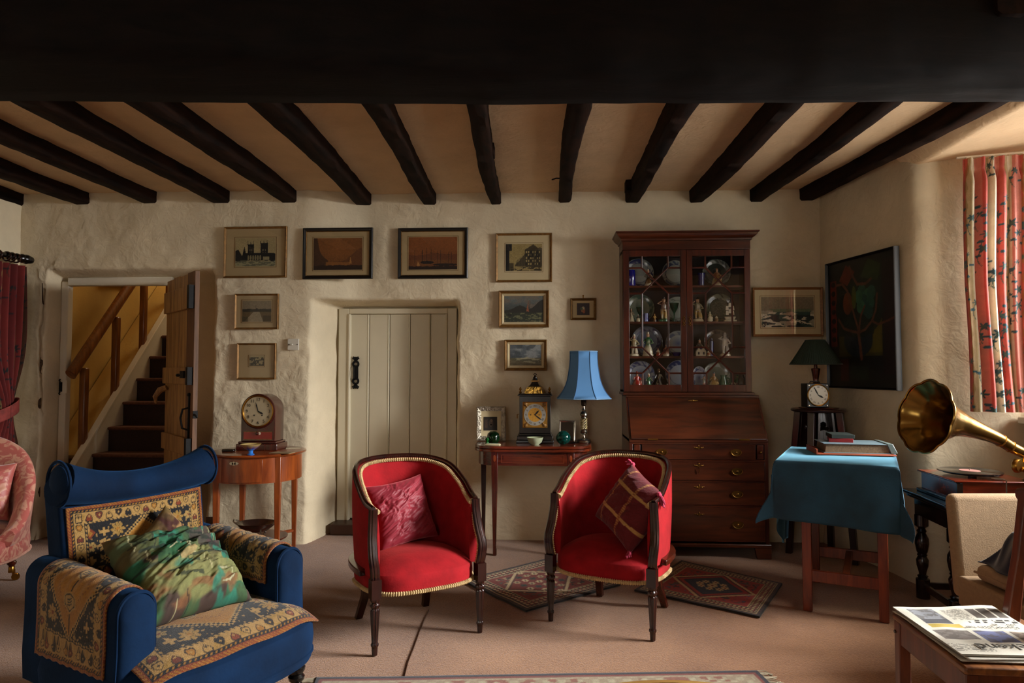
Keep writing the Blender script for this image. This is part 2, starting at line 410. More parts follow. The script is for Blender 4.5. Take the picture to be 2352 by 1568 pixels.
b_ = MB().bx(3.06, 3.16, 1.45, 4.2, 0, 1.0).bx(3.06, 3.16, 1.45, 1.64, 1.0, 2.62).bx(3.06, 3.16, 3.98, 4.2, 1.0, 2.62).bx(3.06, 3.16, 1.64, 3.98, 2.36, 2.62)
b_.prism([(2.22, .98), (3.10, 1.56), (3.16, 1.46), (2.30, .86)], 0, 2.64, 'xy').bx(2.22, 2.34, -1.6, .98, 0, 2.64)
struct(b_.build('wall_window_recess', m_plaster, smooth=False), 'plastered wall around the window recess')
w1 = struct(MB().bx(3.06, 3.12, 1.64, 1.70, 1.0, 2.36).bx(3.06, 3.12, 3.92, 3.98, 1.0, 2.36).bx(3.06, 3.12, 1.70, 3.92, 2.30, 2.36).bx(3.06, 3.12, 1.70, 3.92, 1.0, 1.06).build('window_1', m_white_paint, bevel=.004), 'white painted window in the right hand recess')
MB().bx(3.075, 3.105, 3.09, 3.13, 1.06, 2.30).build('mullion', m_white_paint, w1)
for zz in (1.46, 1.87):
    MB().bx(3.08, 3.10, 1.70, 3.92, zz, zz + .025).build('glazing_bar', m_white_paint, w1)
for yy in (2.26, 2.70, 3.51):
    MB().bx(3.08, 3.10, yy, yy + .025, 1.06, 2.30).build('glazing_bar', m_white_paint, w1)
for y0, y1 in ((1.70, 2.26), (2.285, 2.70), (2.725, 3.09), (3.13, 3.51), (3.535, 3.92)):
    for z0, z1 in ((1.06, 1.46), (1.485, 1.87), (1.895, 2.30)):
        MB().add([(3.09, y0, z0), (3.09, y1, z0), (3.09, y1, z1), (3.09, y0, z1)], [(0, 1, 2, 3)]).build('pane', PANE(), w1, False)
MB().bx(2.73, 3.10, 1.6, 4.14, .96, 1.0).build('window_sill', m_white_paint, w1, bevel=.006)

# other walls
struct(vgrid('wall_left', 60, 40, lambda U, V: (-4.07 + .03 * (fbm(U * 9, V * 4, 3, 4) - .5), -1.6 + U * 6.9, -.02 + V * 2.7), None, m_plaster), 'cream plastered left wall')
b_ = MB().bx(-4.2, 2.4, -1.6, -1.5, 0, .98).bx(-4.2, 2.4, -1.6, -1.5, 2.1, 2.65).bx(-4.2, -1.55, -1.6, -1.5, .98, 2.1).bx(-.55, 2.4, -1.6, -1.5, .98, 2.1)
struct(b_.build('wall_front', m_plaster, smooth=False), 'plastered wall behind the viewer')
w2 = struct(MB().bx(-1.55, -1.50, -1.58, -1.52, .98, 2.1).bx(-.60, -.55, -1.58, -1.52, .98, 2.1).bx(-1.50, -.60, -1.58, -1.52, 2.05, 2.1).bx(-1.50, -.60, -1.58, -1.52, .98, 1.03).build('added_window', m_white_paint, bevel=.004), 'white painted window added behind the viewer for the fill light')  # unseen window, added so the rear fill light has an opening
MB().bx(-1.065, -1.035, -1.57, -1.53, 1.03, 2.05).build('mullion', m_white_paint, w2)
for x0, x1 in ((-1.50, -1.065), (-1.035, -.60)):
    MB().add([(x0, -1.55, 1.03), (x1, -1.55, 1.03), (x1, -1.55, 2.05), (x0, -1.55, 2.05)], [(0, 1, 2, 3)]).build('pane', PANE(), w2, False)

# ceiling with joists and the great beam
def ceil_z(x, y): return ZC + .03 * (fbm(x * 1.1, y * 1.1, 3, 44) - .5) + .012 * (fbm(x * 6, y * 6, 3, 45) - .5)
ceiling = struct(vgrid('ceiling', 330, 330, lambda U, V: (-4.2 + U * 6.55, -1.6 + V * 6.95, ceil_z(-4.2 + U * 6.55, -1.6 + V * 6.95)), None, m_ceil), 'cream plastered ceiling between dark joists')
JO = [(-4.13, .11), (-3.59, .12), (-3.06, .11), (-2.50, .13), (-1.965, .12), (-1.415, .12), (-.90, .10), (-.395, .088), (.123, .092), (.635, .10), (1.135, .11), (1.595, .10), (1.975, .10)]
for k, (jx, w) in enumerate(JO):
    mb = MB(); vs = []; n = 44; rnd = random.Random(k)
    off = .05 + rnd.uniform(-.015, .015); zb = 2.545 + rnd.uniform(-.006, .006)
    if k == 12: off = .17
    for i in range(n):
        t = i / (n - 1); y = 2.45 + t * 2.85; s = (5.1 - y) / 2
        cx = jx + off * s + .012 * math.sin(y * 2.3 + k); ww = w * (1 + .05 * math.sin(y * 3 + k * 2)) * (1 + .1 * s)
        if k == 0: cx = max(cx, -4.12)
        e = lambda a, q: a + .007 * (float(fbm(np.array([y * 9.]), np.array([q + k * 3.3]), 3, 7)[0]) - .5) * 2
        z0 = zb - .012 * s
        vs += [(e(cx - ww / 2, 1), y, ZC + .03), (e(cx - ww / 2, 2), y, z0 + .012), (cx - ww / 2 + .012, y, e(z0, 3)), (cx + ww / 2 - .012, y, e(z0, 4)), (e(cx + ww / 2, 5), y, z0 + .012), (e(cx + ww / 2, 6), y, ZC + .03)]
    fs = []
    for i in range(n - 1):
        for j in range(5): a = i * 6 + j; fs.append((a, a + 1, a + 7, a + 6))
    fs.append(tuple(range(6))); fs.append(tuple(range((n - 1) * 6 + 5, (n - 1) * 6 - 1, -1)))
    MB().add(vs, fs).build('joist', m_oak, ceiling, ang=50)
MB().box((-.345, 4.08, 2.60), (.05, .10, .07)).build('nailing_block', m_oak, ceiling, bevel=.004)
MB().box((.585, 4.93, 2.60), (.045, .09, .08)).build('nailing_block', m_oak, ceiling, bevel=.004)
MB().tube([(.14, 4.62, 2.575), (.06, 4.63, 2.582), (.03, 4.63, 2.572)], .005, 6).build('hook', m_iron, ceiling)
def beam():
    n = 160; vs = []; fs = []
    for i in range(n):
        x = -4.2 + 6.6 * i / (n - 1)
        yf = float(np.interp(x, [-4, -1.74, -.12, 1.71, 2.4], [1.75, 2.04, 2.315, 2.50, 2.56])); yb = float(np.interp(x, [-4, -2.1, -.14, 1.83, 2.4], [2.40, 2.48, 2.614, 2.69, 2.71]))
        nz = lambda q, a=.012: a * (float(fbm(np.array([x * 5.]), np.array([q]), 4, 3)[0]) - .5) * 2
        ring = [(yf - .01, 2.66), (yf - .015 + nz(1), 2.5), (yf - .01 + nz(2), 2.36), (yf + .01 + nz(3), 2.318 + nz(4)), (yf + .035 + nz(5), 2.302 + nz(6))]
        for t in (.25, .5, .75): ring.append((yf + (yb - yf) * t, 2.298 + nz(7 + t * 8, .009)))
        ring += [(yb - .012, 2.30 + nz(9, .004)), (yb + nz(10, .003), 2.315), (yb, 2.66)]
        vs += [(x, a, b) for a, b in ring]
    m = len(vs) // n
    for i in range(n - 1):
        for j in range(m - 1): a = i * m + j; fs.append((a, a + 1, a + m + 1, a + m))
    o = MB().add(vs, fs).build('beam', m_oakx, ceiling, ang=60); return o
beam()

# floor: fitted carpet
def carpet():
    t = NT('brown_carpet'); setp(t.b, .95, 0, .25, 0, .1)
    tc = t.new('ShaderNodeTexCoord'); n1 = t.new('ShaderNodeTexNoise'); n1.inputs['Scale'].default_value = 2.2; n1.inputs['Detail'].default_value = 5
    n2 = t.new('ShaderNodeTexNoise'); n2.inputs['Scale'].default_value = 170; n2.inputs['Detail'].default_value = 4
    t.ln(tc.outputs['Object'], n1.inputs['Vector']); t.ln(tc.outputs['Object'], n2.inputs['Vector'])
    ad = t.new('ShaderNodeMath'); ad.operation = 'ADD'; ad.inputs[1].default_value = 0
    ml = t.new('ShaderNodeMath'); ml.operation = 'MULTIPLY'; ml.inputs[1].default_value = .55; t.ln(n2.outputs['Fac'], ml.inputs[0])
    ml2 = t.new('ShaderNodeMath'); ml2.operation = 'MULTIPLY'; ml2.inputs[1].default_value = .5; t.ln(n1.outputs['Fac'], ml2.inputs[0])
    t.ln(ml.outputs[0], ad.inputs[0]); t.ln(ml2.outputs[0], ad.inputs[1])
    cr = t.new('ShaderNodeValToRGB'); e = cr.color_ramp.elements; e[0].position = .33; e[1].position = .70
    e[0].color = (*hx('#6c4830'), 1); e[1].color = (*hx('#9c724f'), 1)
    t.ln(ad.outputs[0], cr.inputs['Fac']); t.ln(cr.outputs[0], t.b.inputs['Base Color']); bumpn(t, n2.outputs['Fac'], .6, .008)
    return t.m
m_carpet = carpet()
floor = struct(vgrid('floor', 90, 90, lambda U, V: (-4.2 + U * 7.4, -1.6 + V * 10.0, .006 * (fbm(U * 16, V * 16, 2, 3) - 1) * (V > 0)), None, m_carpet), 'pinkish brown fitted carpet')
MB().tube([tuple(onZ(x, y, 0.0005)) for x, y in ((985, 1400), (968, 1440), (950, 1490), (938, 1520), (928, 1560))], .0035, 5, flat=.3).build('seam', M('seam_dark', '#4a3222', .9), floor)

# plank-and-bead painted door in its recess
d1 = struct(MB().bx(-1.68, -1.597, 5.40, 5.47, .05, 1.765).bx(-.80, -.725, 5.40, 5.47, .05, 1.765).bx(-1.597, -.80, 5.40, 5.47, 1.722, 1.765)
            .bx(-1.60, -1.583, 5.39, 5.45, .08, 1.722).bx(-.815, -.80, 5.39, 5.45, .08, 1.722).build('door_1', m_cream_paint, bevel=.005), 'cream painted plank door in a deep recess')
px = [803, 848, 895, 942, 989, 1027]
for a, b in zip(px[:-1], px[1:]):
    xa = onY(a, 900, 5.44).x; xb = onY(b, 900, 5.44).x
    pb = MB().bx(xa + .002, xb - .002, 5.432, 5.46, .09, 1.72).build('plank', m_cream_paint, d1, bevel=.003)
    if b != px[-1]: MB().tube([(xb - .012, 5.433, .09), (xb - .012, 5.433, 1.72)], .004, 8).build('bead', m_cream_paint, pb)
MB().bx(-1.70, -.70, 5.475, 5.52, 0, 1.80).build('light_stop', m_brown_paint, d1)  # panel added behind the planks to block sky light leaking through the gaps
lt = MB(); c0 = onY(816, 818, 5.425); c1 = onY(818, 893, 5.425); cx = c0.x + .005
def latch(z0, z1, cx, y, parent):
    h = z1 - z0; p = MB()
    p.box((cx, y, (z0 + z1) / 2), (.04, .008, h * .38))
    for s, ze in ((1, z1), (-1, z0)):
        zc = (z0 + z1) / 2 + s * h * .26
        p.tube([(cx + .022 * math.cos(a), y, zc + .022 * math.sin(a)) for a in np.linspace(0, 2 * PI, 17)[:-1]], .009, 6, True)
        p.tube([(cx + .014 * math.cos(a), y, zc + s * .042 + .012 * math.sin(a)) for a in np.linspace(0, 2 * PI, 13)[:-1]], .006, 6, True)
        p.tube([(cx - .026, y, ze - s * .022), (cx - .018, y, ze - s * .004), (cx, y, ze - s * .016), (cx + .018, y, ze - s * .004), (cx + .026, y, ze - s * .022)], .005, 6)
        p.tube([(cx, y, zc + s * .02), (cx, y, ze - s * .014)], .006, 6)
    pl = p.build('latch_plate', m_iron, parent)
    MB().tube([(cx - .004, y - .005, (z0 + z1) / 2 + .055), (cx - .004, y - .035, (z0 + z1) / 2 + .04), (cx - .004, y - .042, (z0 + z1) / 2), (cx - .004, y - .035, (z0 + z1) / 2 - .04), (cx - .004, y - .005, (z0 + z1) / 2 - .055)], .006, 8).build('handle', m_iron, pl)
latch(c1.z, c0.z, cx, 5.424, d1)
MB().tube([(cx - .03, 5.425, c0.z - .06), (cx - .05, 5.42, c0.z - .07), (cx - .05, 5.42, c1.z + .07), (cx - .03, 5.425, c1.z + .06)], .0025, 6).build('wire_loop', M('brass_wire', '#8a6a30', .4, 1), d1)
struct(MB().bx(-1.68, -.70, 5.24, 5.50, 0, .082).build('trim_2', m_brown_paint, bevel=.006), 'dark brown threshold of the painted door')
struct(MB().bx(-4.06, -4.02, 4.2, 4.96, 0, .21).bx(-4.05, -3.86, 4.92, 4.955, 0, .21).build('baseboard_left', m_brown_paint, bevel=.004), 'dark brown skirting board by the red curtain')
struct(MB().bx(-2.52, -2.42, 4.955, 4.99, 0, .19).build('baseboard_back', m_brown_paint, bevel=.004), 'dark brown skirting board beside the plank door')

# stair doorway frame
struct(MB().bx(-3.83, -3.775, 5.17, 5.23, 0, 1.97).bx(-3.775, -2.93, 5.16, 5.23, 1.935, 2.0).bx(-2.965, -2.92, 5.16, 5.23, 0, 1.935).build('trim_3', m_white_paint, bevel=.006), 'off white painted frame of the stair doorway')
k_ = thing('door_keeper', 'black iron latch keep on the stair doorway jamb', 'latch', (-3.775, 5.17, 1.14))
MB().box((0, -.006, 0), (.035, .012, .10)).build('backing_block', m_white_paint, k_)
MB().box((-.03, -.012, 0), (.018, .02, .075)).tube([(-.03, -.02, .04), (-.03, -.03, .05), (-.03, -.02, .06)], .006).tube([(-.03, -.02, -.04), (-.03, -.03, -.05), (-.03, -.02, -.06)], .006).build('catch', m_iron, k_, bevel=.003)

# open plank door to the stairs
m_pine = WOOD('old_pine', '#7a5028', '#b98a4e', .55, 'z', 3, .05, .35, 10)
m_pined = WOOD('old_pine_edge', '#4a2c15', '#7a4f2a', .6, 'z', 3, 0, .4, 10)
ang = math.atan2(4.6 - 5.13, -2.43 + 2.93)
d2 = struct(thing('door_2', None, None, (-2.93, 5.13, 0), ang), 'stripped pine plank door standing open at the foot of the stairs')
W2 = .735
for i in range(4):
    x0 = W2 * i / 4; x1 = W2 * (i + 1) / 4
    MB().bx(x0 + .0015, x1 - .0015, -.016, .016, .03, 1.955 + .006 * (i % 2)).build('plank', m_pine if i < 3 else m_pined, d2, bevel=.002)
for z0, z1 in ((1.70, 1.86), (1.17, 1.29), (.68, .80)):
    bt = MB().bx(.03, .72, -.045, -.0165, z0, z1).build('batten', m_pine, d2, bevel=.004)
    MB().box((.70, -.034, (z0 + z1) / 2), (.048, .036, (z1 - z0) * 1.02)).build('iron_strap', m_iron, bt)
lk = MB().box((.60, -.052, 1.24), (.09, .012, .05)).tube([(.52, -.055, 1.235), (.50, -.06, 1.235)], .012).tube([(.48, -.055, 1.235), (.56, -.055, 1.235)], .006).build('rim_latch', m_iron, d2, bevel=.003)
sr = MB().tube([(.665, -.02, 1.09), (.665, -.024, .79)], .007).tube([(.665, -.022, 1.01), (.655, -.06, 1.0), (.645, -.07, .94), (.65, -.06, .87), (.665, -.022, .855)], .007)
sr.ball((.665, -.022, 1.10), .014, 8).ball((.665, -.022, .775), .013, 8)
sr.build('pull_handle', m_iron, d2)
MB().tube([(.70, .0, .965), (.75, -.01, .965), (.78, -.01, .962), (.80, -.005, .945)], [.008, .008, .007, .004]).box((.74, 0, .965), (.012, .03, .05)).build('latch_thumb', m_iron, d2)
MB().tube([(.10, -.03, 1.14), (.07, -.07, 1.12), (.06, -.10, 1.07), (.05, -.09, 1.02)], [.02, .024, .018, .008], 8).build('wooden_peg', m_pine, d2)

# staircase beyond
m_stc = M('stair_carpet', '#2a170e', .95, 0, .3, 60, .5, 160, .006)
m_stn = M('stair_carpet_tread', '#5c3520', .95, 0, .3, 60, .5, 160, .006)  # paler brown for the treads and nosings
st = thing('staircase', 'steep boxed staircase with dark brown carpet behind the plank door', 'staircase', (0, 0, 0))
for k in range(1, 13):
    y0 = 5.33 + .19 * (k - 3); z1 = .2 * k; xr = -2.97 if k < 3 else -2.74
    s_ = MB().bx(-3.66, xr, y0 + .012, y0 + .23, max(0, z1 - .26), z1 - .012).build('step', m_stc, st, bevel=.01)
    MB().bx(-3.663, xr, y0 - .004, y0 + .21, z1 - .028, z1).build('nosing', m_stn, s_, bevel=.012)
ang_s = math.atan2(.2, .19)
def slope_slab(x0, x1, y0, z0, L, t, name, mat, par, down=0):
    c, s = .19 / math.hypot(.19, .2), .2 / math.hypot(.19, .2)
    pts = [(y0, z0), (y0 + L * c, z0 + L * s), (y0 + L * c + t * s, z0 + L * s - t * c), (y0 + t * s, z0 - t * c)]
    return MB().prism(pts, x0, x1, 'yz').build(name, mat, par, bevel=.003)
slope_slab(-3.695, -3.663, 5.05, .42, 2.6, .34, 'string_board', m_white_paint, st)
slope_slab(-3.71, -3.655, 5.05, .445, 2.6, .022, 'string_cap', m_white_paint, st)
slope_slab(-3.95, -3.71, 5.24, .60, 2.4, .05, 'sloping_ledge', m_yellow, st)
m_rail = WOOD('stair_pine', '#6a3a16', '#9a6028', .35, 'z', 4, .2, .1, 10)
for y_, z_ in ((5.30, .545), (5.69, .985), (6.08, 1.40), (6.50, 1.83)):
    MB().box((-3.715, y_, z_ + .37), (.055, .055, .75)).build('post', m_rail, st, bevel=.012)
a0 = Vector((-3.715, 5.14, 1.235)); a1 = Vector((-3.715, 6.75, 2.98))
rl = MB(); d_ = (a1 - a0).normalized()
ov = [(.034 * math.cos(t), .05 * math.sin(t)) for t in np.linspace(0, 2 * PI, 17)[:-1]]
upv = Vector((1, 0, 0)).cross(d_)
rl.add([tuple(p + Vector((1, 0, 0)) * a + upv * b) for p in (a0, a1) for a, b in ov], [tuple(range(16)), tuple(range(31, 15, -1))] + [(i, (i + 1) % 16, 16 + (i + 1) % 16, 16 + i) for i in range(16)])
rl.build('handrail', m_rail, st)
struct(vgrid('wall_stair_left', 30, 40, lambda U, V: (-3.96 + .02 * (fbm(U * 7, V * 7, 3, 1) - .5), 5.23 + U * 3, V * 3.7), None, m_yellow), 'yellow painted stairwell wall')
struct(MB().bx(-2.72, -2.68, 5.25, 8.2, 0, 3.7).bx(-4.0, -2.68, 8.2, 8.25, 0, 3.7).bx(-4.0, -2.68, 5.25, 8.2, 3.7, 3.75).bx(-4.0, -2.68, 5.24, 5.27, 2.0, 3.7).bx(-4.0, -3.83, 5.24, 5.27, 0, 2.0).bx(-2.93, -2.68, 5.24, 5.27, 0, 2.0).build('wall_stair_back', m_yellow, smooth=False), 'yellow stairwell walls and ceiling')

# ================================================================== SEATING
m_red = M('red_velvet', '#8e1219', .9, 0, .2, 14, .35, 90, .003, sheen=.18, stint='#ff7a70', spec=.2)
m_blue = M('blue_velvet', '#041c37', .9, 0, .4, 6, .35, 70, .003, sheen=.18, stint='#3a86d0', spec=.15)
m_mah = WOOD('mahogany', '#2a0d07', '#5a1f10', .25, 'z', 3, .4, .08, 12)
m_mahx = WOOD('mahogany_x', '#2e0f08', '#64240f', .25, 'x', 3, .4, .08, 12)
m_dkmah = WOOD('dark_mahogany', '#150605', '#341008', .25, 'z', 3, .4, .08, 10)
m_ebon = M('ebonised_wood', '#090706', .25, 0, .3, 12, .05, 40, coat=.4)
m_gimp = M('cream_braid', '#b39a6c', .8, 0, .2, 120, .6, 240, .004)
m_brass = M('brass', '#a67a35', .28, 1, .2, 12)
m_silver = M('silver', '#b9b4a8', .25, 1, .15, 20, .2, 60)

def crom(pts, n):
    P_ = [Vector(p) for p in pts]; P_ = [P_[0] * 2 - P_[1]] + P_ + [P_[-1] * 2 - P_[-2]]; out = []
    segs = len(P_) - 3
    for i in range(n):
        t = i / (n - 1) * segs; k = min(int(t), segs - 1); t -= k; a, b, c, d = P_[k:k + 4]
        out.append(.5 * ((2 * b) + (c - a) * t + (2 * a - 5 * b + 4 * c - d) * t * t + (3 * b - a - 3 * c + d) * t ** 3))
    return out
def seat_mesh(outline, z_side, z_edge, z_top, rings=9, ins=.03):
    """domed upholstered seat: outline is a closed list of (x, y)"""
    n = len(outline); cx = sum(p[0] for p in outline) / n; cy = sum(p[1] for p in outline) / n; vs = []; fs = []
    rows = [(1.0, z_side), (1.012, z_side + (z_edge - z_side) * .5), (1.0, z_edge)]
    for k in range(1, rings + 1):
        r = math.cos(k / (rings) * PI / 2); rows.append((r, z_edge + (z_top - z_edge) * (1 - r ** 3.2)))
    for r, z in rows: vs += [(cx + (x - cx) * max(r, .002), cy + (y - cy) * max(r, .002), z) for x, y in outline]
    m = len(rows)
    for i in range(m - 1):
        for j in range(n): k = (j + 1) % n; fs.append((i * n + j, i * n + k, (i + 1) * n + k, (i + 1) * n + j))
    fs.append(tuple(range(n - 1, -1, -1))); fs.append(tuple((m - 1) * n + k for k in range(n)))
    return MB().add(vs, fs)
def braid(path, r, name, parent, mat=None, closed=False):
    P_ = [Vector(p) for p in path]; L = [0]
    for a, b in zip(P_[:-1], P_[1:]): L.append(L[-1] + (b - a).length)
    n = max(8, int(L[-1] / .0035)); ss = np.linspace(0, L[-1], n); xyz = [np.interp(ss, L, [p[i] for p in P_]) for i in range(3)]
    pth = list(zip(*xyz)); rs = [r * (1 + .28 * math.sin(s / .011 * 2 * PI)) for s in ss]
    return MB().tube(pth, rs, 6).build(name, mat or m_gimp, parent)

def tub_chair(label, loc, rz):
    t = thing('tub_chair', label, 'chair', loc, rz, 'red velvet tub chairs')
    half = [(.262, .030, .632), (.274, .105, .652), (.276, .20, .708), (.258, .32, .768), (.20, .425, .795), (.105, .478, .806), (0, .492, .808)]
    pts = half + [(-x, y, z) for x, y, z in half[-2::-1]]
    C = crom(pts, 81); n = len(C)
    # inner and outer faces of the wrap-around back
    vs = []; fs = []; rows = 8
    def nrm(i):
        a = C[max(i - 1, 0)]; b = C[min(i + 1, n - 1)]; d = Vector((b.x - a.x, b.y - a.y, 0)).normalized(); return Vector((-d.y, d.x, 0))
    ring = []
    for i in range(n):
        N = nrm(i); c = C[i]
        if N.dot(Vector((0, .2, 0)) - Vector((c.x, c.y, 0))) < 0: N = -N       # towards the sitter
        lo = Vector((c.x * .965, .02 + (c.y - .02) * .93, .33)); r_ = []
        for k in range(rows + 1):
            f = k / rows; p = lo.lerp(Vector((c.x, c.y, c.z - .004)), f); r_.append(p + N * (.020 + .010 * math.sin(f * PI)))
        for k in range(rows, -1, -1):
            f = k / rows; p = lo.lerp(Vector((c.x, c.y, c.z - .004)), f); r_.append(p - N * (.012 + .006 * math.sin(f * PI)))
        vs += r_
    m = 2 * (rows + 1)
    for i in range(n - 1):
        for j in range(m): k = (j + 1) % m; fs.append((i * m + j, i * m + k, (i + 1) * m + k, (i + 1) * m + j))
    fs.append(tuple(range(m))); fs.append(tuple(range(n * m - 1, (n - 1) * m - 1, -1)))
    MB().add(vs, fs).build('backrest', m_red, t, ang=60)
    MB().tube([p + Vector((0, 0, .002)) for p in C], .0165, 8, flat=.8).build('top_rail', m_dkmah, t)
    gp = []
    for i in range(n):
        N = nrm(i); c = C[i]
        if N.dot(Vector((0, .2, 0)) - Vector((c.x, c.y, 0))) < 0: N = -N
        gp.append(c + N * .026 + Vector((0, 0, -.012)))
    braid(gp, .0095, 'braid', t)
    # domed seat
    ol = []
    for k in range(72):
        a = 2 * PI * k / 72; ca, sa = math.cos(a), math.sin(a); e = .62 if sa < 0 else .85
        x = .272 * math.copysign(abs(ca) ** e, ca); y = .215 + (.262 if sa < 0 else .235) * math.copysign(abs(sa) ** e, sa)
        ol.append((x, y))
    seat_mesh(ol, .255, .335, .402).build('seat', m_red, t, ang=60)
    fr = [(x, y, .258) for x, y in ol if y < .30]; fr = sorted([p for p in fr if p[0] >= 0], key=lambda p: -p[1]) + sorted([p for p in fr if p[0] < 0], key=lambda p: p[1])
    braid([(x * 1.012, y - .003, z) for x, y, z in fr], .0095, 'seat_braid', t)
    lg = [(C[i].x * 1.0, .02 + (C[i].y - .02) * .955) for i in range(6, n - 6)]
    q = MB(); vs = []
    for i, (x, y) in enumerate(lg):
        N = nrm(i + 6); c = Vector((x, y, 0))
        if N.dot(Vector((0, .2, 0)) - c) < 0: N = -N
        a = c - N * .032; b = c + N * .0
        vs += [(b.x, b.y, .325), (a.x, a.y, .325), (a.x, a.y, .352), (b.x, b.y, .358)]
    k_ = len(lg); fs = [(i * 4 + j, i * 4 + (j + 1) % 4, i * 4 + 4 + (j + 1) % 4, i * 4 + 4 + j) for i in range(k_ - 1) for j in range(4)] + [(0, 1, 2, 3), tuple(k_ * 4 - 1 - j for j in range(4))]
    MB().add(vs, fs).build('seat_rail', m_mahx, t, bevel=.004)
    for s in (1, -1):
        pth = crom([(s * .262, .030, .636), (s * .264, .028, .58), (s * .271, .012, .50), (s * .276, -.016, .43), (s * .270, -.022, .375), (s * .265, -.012, .33)], 22)
        p = MB()
        for dx in (-.012, 0, .012): p.tube([(v.x + dx, v.y, v.z) for v in pth], [.0095 + .002 * (i / 21) for i in range(22)], 8)
        p.tube(pth, .0135, 8); p.box((s * .265, -.012, .292), (.046, .046, .085))
        po = p.build('arm_post', m_dkmah, t, bevel=0)
        pr = [(.012, 0), (.013, .02), (.0135, .036), (.0175, .042), (.0175, .05), (.014, .056), (.0215, .195), (.021, .20), (.017, .207), (.023, .215), (.023, .225), (.017, .232), (.022, .24), (.022, .255)]
        pr2 = []
        for (r0, z0), (r1, z1) in zip(pr[:-1], pr[1:]): pr2 += [(r0 + (r1 - r0) * f, z0 + (z1 - z0) * f) for f in ((0, .5) if z1 - z0 < .03 else (0, .25, .5, .75))]
        MB().lathe(pr2 + [pr[-1]], 40, (s * .265, -.012, 0), flute=.14, nfl=10).build('leg', m_dkmah, t)
        l = MB(); a = Vector((s * .165, .395, .27)); b = Vector((s * .185, .47, 0)); mid = Vector((s * .17, .41, .13)); vs = []
        for c_, w in ((a, .021), (mid, .018), (b, .017)): vs += [(c_.x - w, c_.y - w, c_.z), (c_.x + w, c_.y - w, c_.z), (c_.x + w, c_.y + w, c_.z), (c_.x - w, c_.y + w, c_.z)]
        l.add(vs, [(3, 2, 1, 0), (8, 9, 10, 11)] + [(i * 4 + j, i * 4 + (j + 1) % 4, i * 4 + 4 + (j + 1) % 4, i * 4 + 4 + j) for i in range(2) for j in range(4)])
        l.build('leg', m_dkmah if loc[0] < 0 else m_mah, t, bevel=.003)
        braid([(v.x - s * .016, v.y + .012, v.z) for v in pth], .008, 'arm_braid', t)
    return t
CH_L = dict(loc=(-.56, 3.221, 0), rz=R(33.4)); CH_R = dict(loc=(.2565, 3.4235, 0), rz=R(-25.5))
tcL = tub_chair('red velvet tub chair holding the plain crumpled raspberry cushion', CH_L['loc'], CH_L['rz'])
tcR = tub_chair('red velvet tub chair holding the tasselled checked cushion', CH_R['loc'], CH_R['rz'])

def world(ch, p):
    return Vector(ch['loc']) + Matrix.Rotation(ch['rz'], 3, 'Z') @ Vector(p)
def pillow(name, label, cat, W, H, T, mtx, mat, col=None, wr=0, wf=6, seed=1, n=70, power=.5, conc=.09, sag=0):
    g = np.linspace(-1, 1, n); U, V = np.meshgrid(g, g); U = U.ravel(); V = V.ravel()
    th = T / 2 * np.clip((1 - np.abs(U) ** 2.6) * (1 - np.abs(V) ** 2.6), 0, 1) ** power
    x = W / 2 * U * (1 - conc * (1 - V ** 2)); y = H / 2 * V * (1 - conc * (1 - U ** 2))
    env = np.clip((1 - U ** 4) * (1 - V ** 4), 0, 1) ** .5
    def side(sg, sd):
        a = fbm((U + .5 * V) * wf * .28 + 1.2 * fbm(U * 2, V * 2, 2, sd + 5), (V - .5 * U) * wf * .75 + sd, 4, sd); rg = 1 - np.abs(a - .5) * 4
        return sg * (th + wr * env * np.clip(rg, -.5, 1) + wr * .6 * env * (fbm(U * 2, V * 2, 2, sd + 9) - .5))
    zf = side(1, seed); zb = side(-1, seed + 40); yy = y - sag * (1 - U ** 2) * (V > 0) * V
    co = np.concatenate([np.stack([x, yy, zf], 1), np.stack([x, yy, zb], 1)])
    i = np.arange(n * n).reshape(n, n); q = np.stack([i[:-1, :-1], i[:-1, 1:], i[1:, 1:], i[1:, :-1]], -1).reshape(-1, 4)
    co = (np.array(mtx.to_3x3()) @ co.T).T
    me = npmesh(name, co, np.concatenate([q, q[:, ::-1] + n * n]), mat)
    bm = bmesh.new(); bm.from_mesh(me); bmesh.ops.remove_doubles(bm, verts=bm.verts, dist=1e-5); bm.to_mesh(me); bm.free()
    if col is not None:
        mi = np.array(mtx.to_3x3().inverted()); L = np.array([v.co[:] for v in me.vertices]) @ mi.T
        setcol(me, col(L[:, 0] / W + .5, L[:, 1] / H + .5, L[:, 2]))
    o = bpy.data.objects.new(name, me); COL.objects.link(o); o.location = mtx.to_translation()
    return tag(o, label, cat)
def press(o, *things, gap=.0015):
    """a soft cushion gives way to what it is pushed against: points beyond a surface, seen from its middle, stop at it"""
    from mathutils.bvhtree import BVHTree
    bpy.context.view_layer.update(); trees = []
    def walk(t):
        if t.type == 'MESH' and t is not o: trees.append(BVHTree.FromPolygons([t.matrix_world @ v.co for v in t.data.vertices], [tuple(p.vertices) for p in t.data.polygons]))
        for ch in t.children: walk(ch)
    for t in things: walk(t)
    c = o.matrix_world.translation.copy()
    for v in o.data.vertices:
        d = v.co.copy(); L = d.length
        if L < 1e-4: continue
        d.normalize(); best = L
        for b in trees:
            h = b.ray_cast(c, d, L)
            if h[0] is not None: best = min(best, h[3] - gap)
        if best < L: v.co = d * max(best, .01)
    o.data.update(); return o
def orient(loc, rz, lean, roll):
    """pillow plane upright facing the chair's front, leaned back and rolled in its own plane"""
    return Matrix.Translation(loc) @ Matrix.Rotation(rz, 4, 'Z') @ Matrix.Rotation(R(90) - lean, 4, 'X') @ Matrix.Rotation(roll, 4, 'Z')
m_silk = M('raspberry_silk', '#7f1728', .6, 0, .15, 6, .1, 200, .001, sheen=.5, stint='#ff8a90')
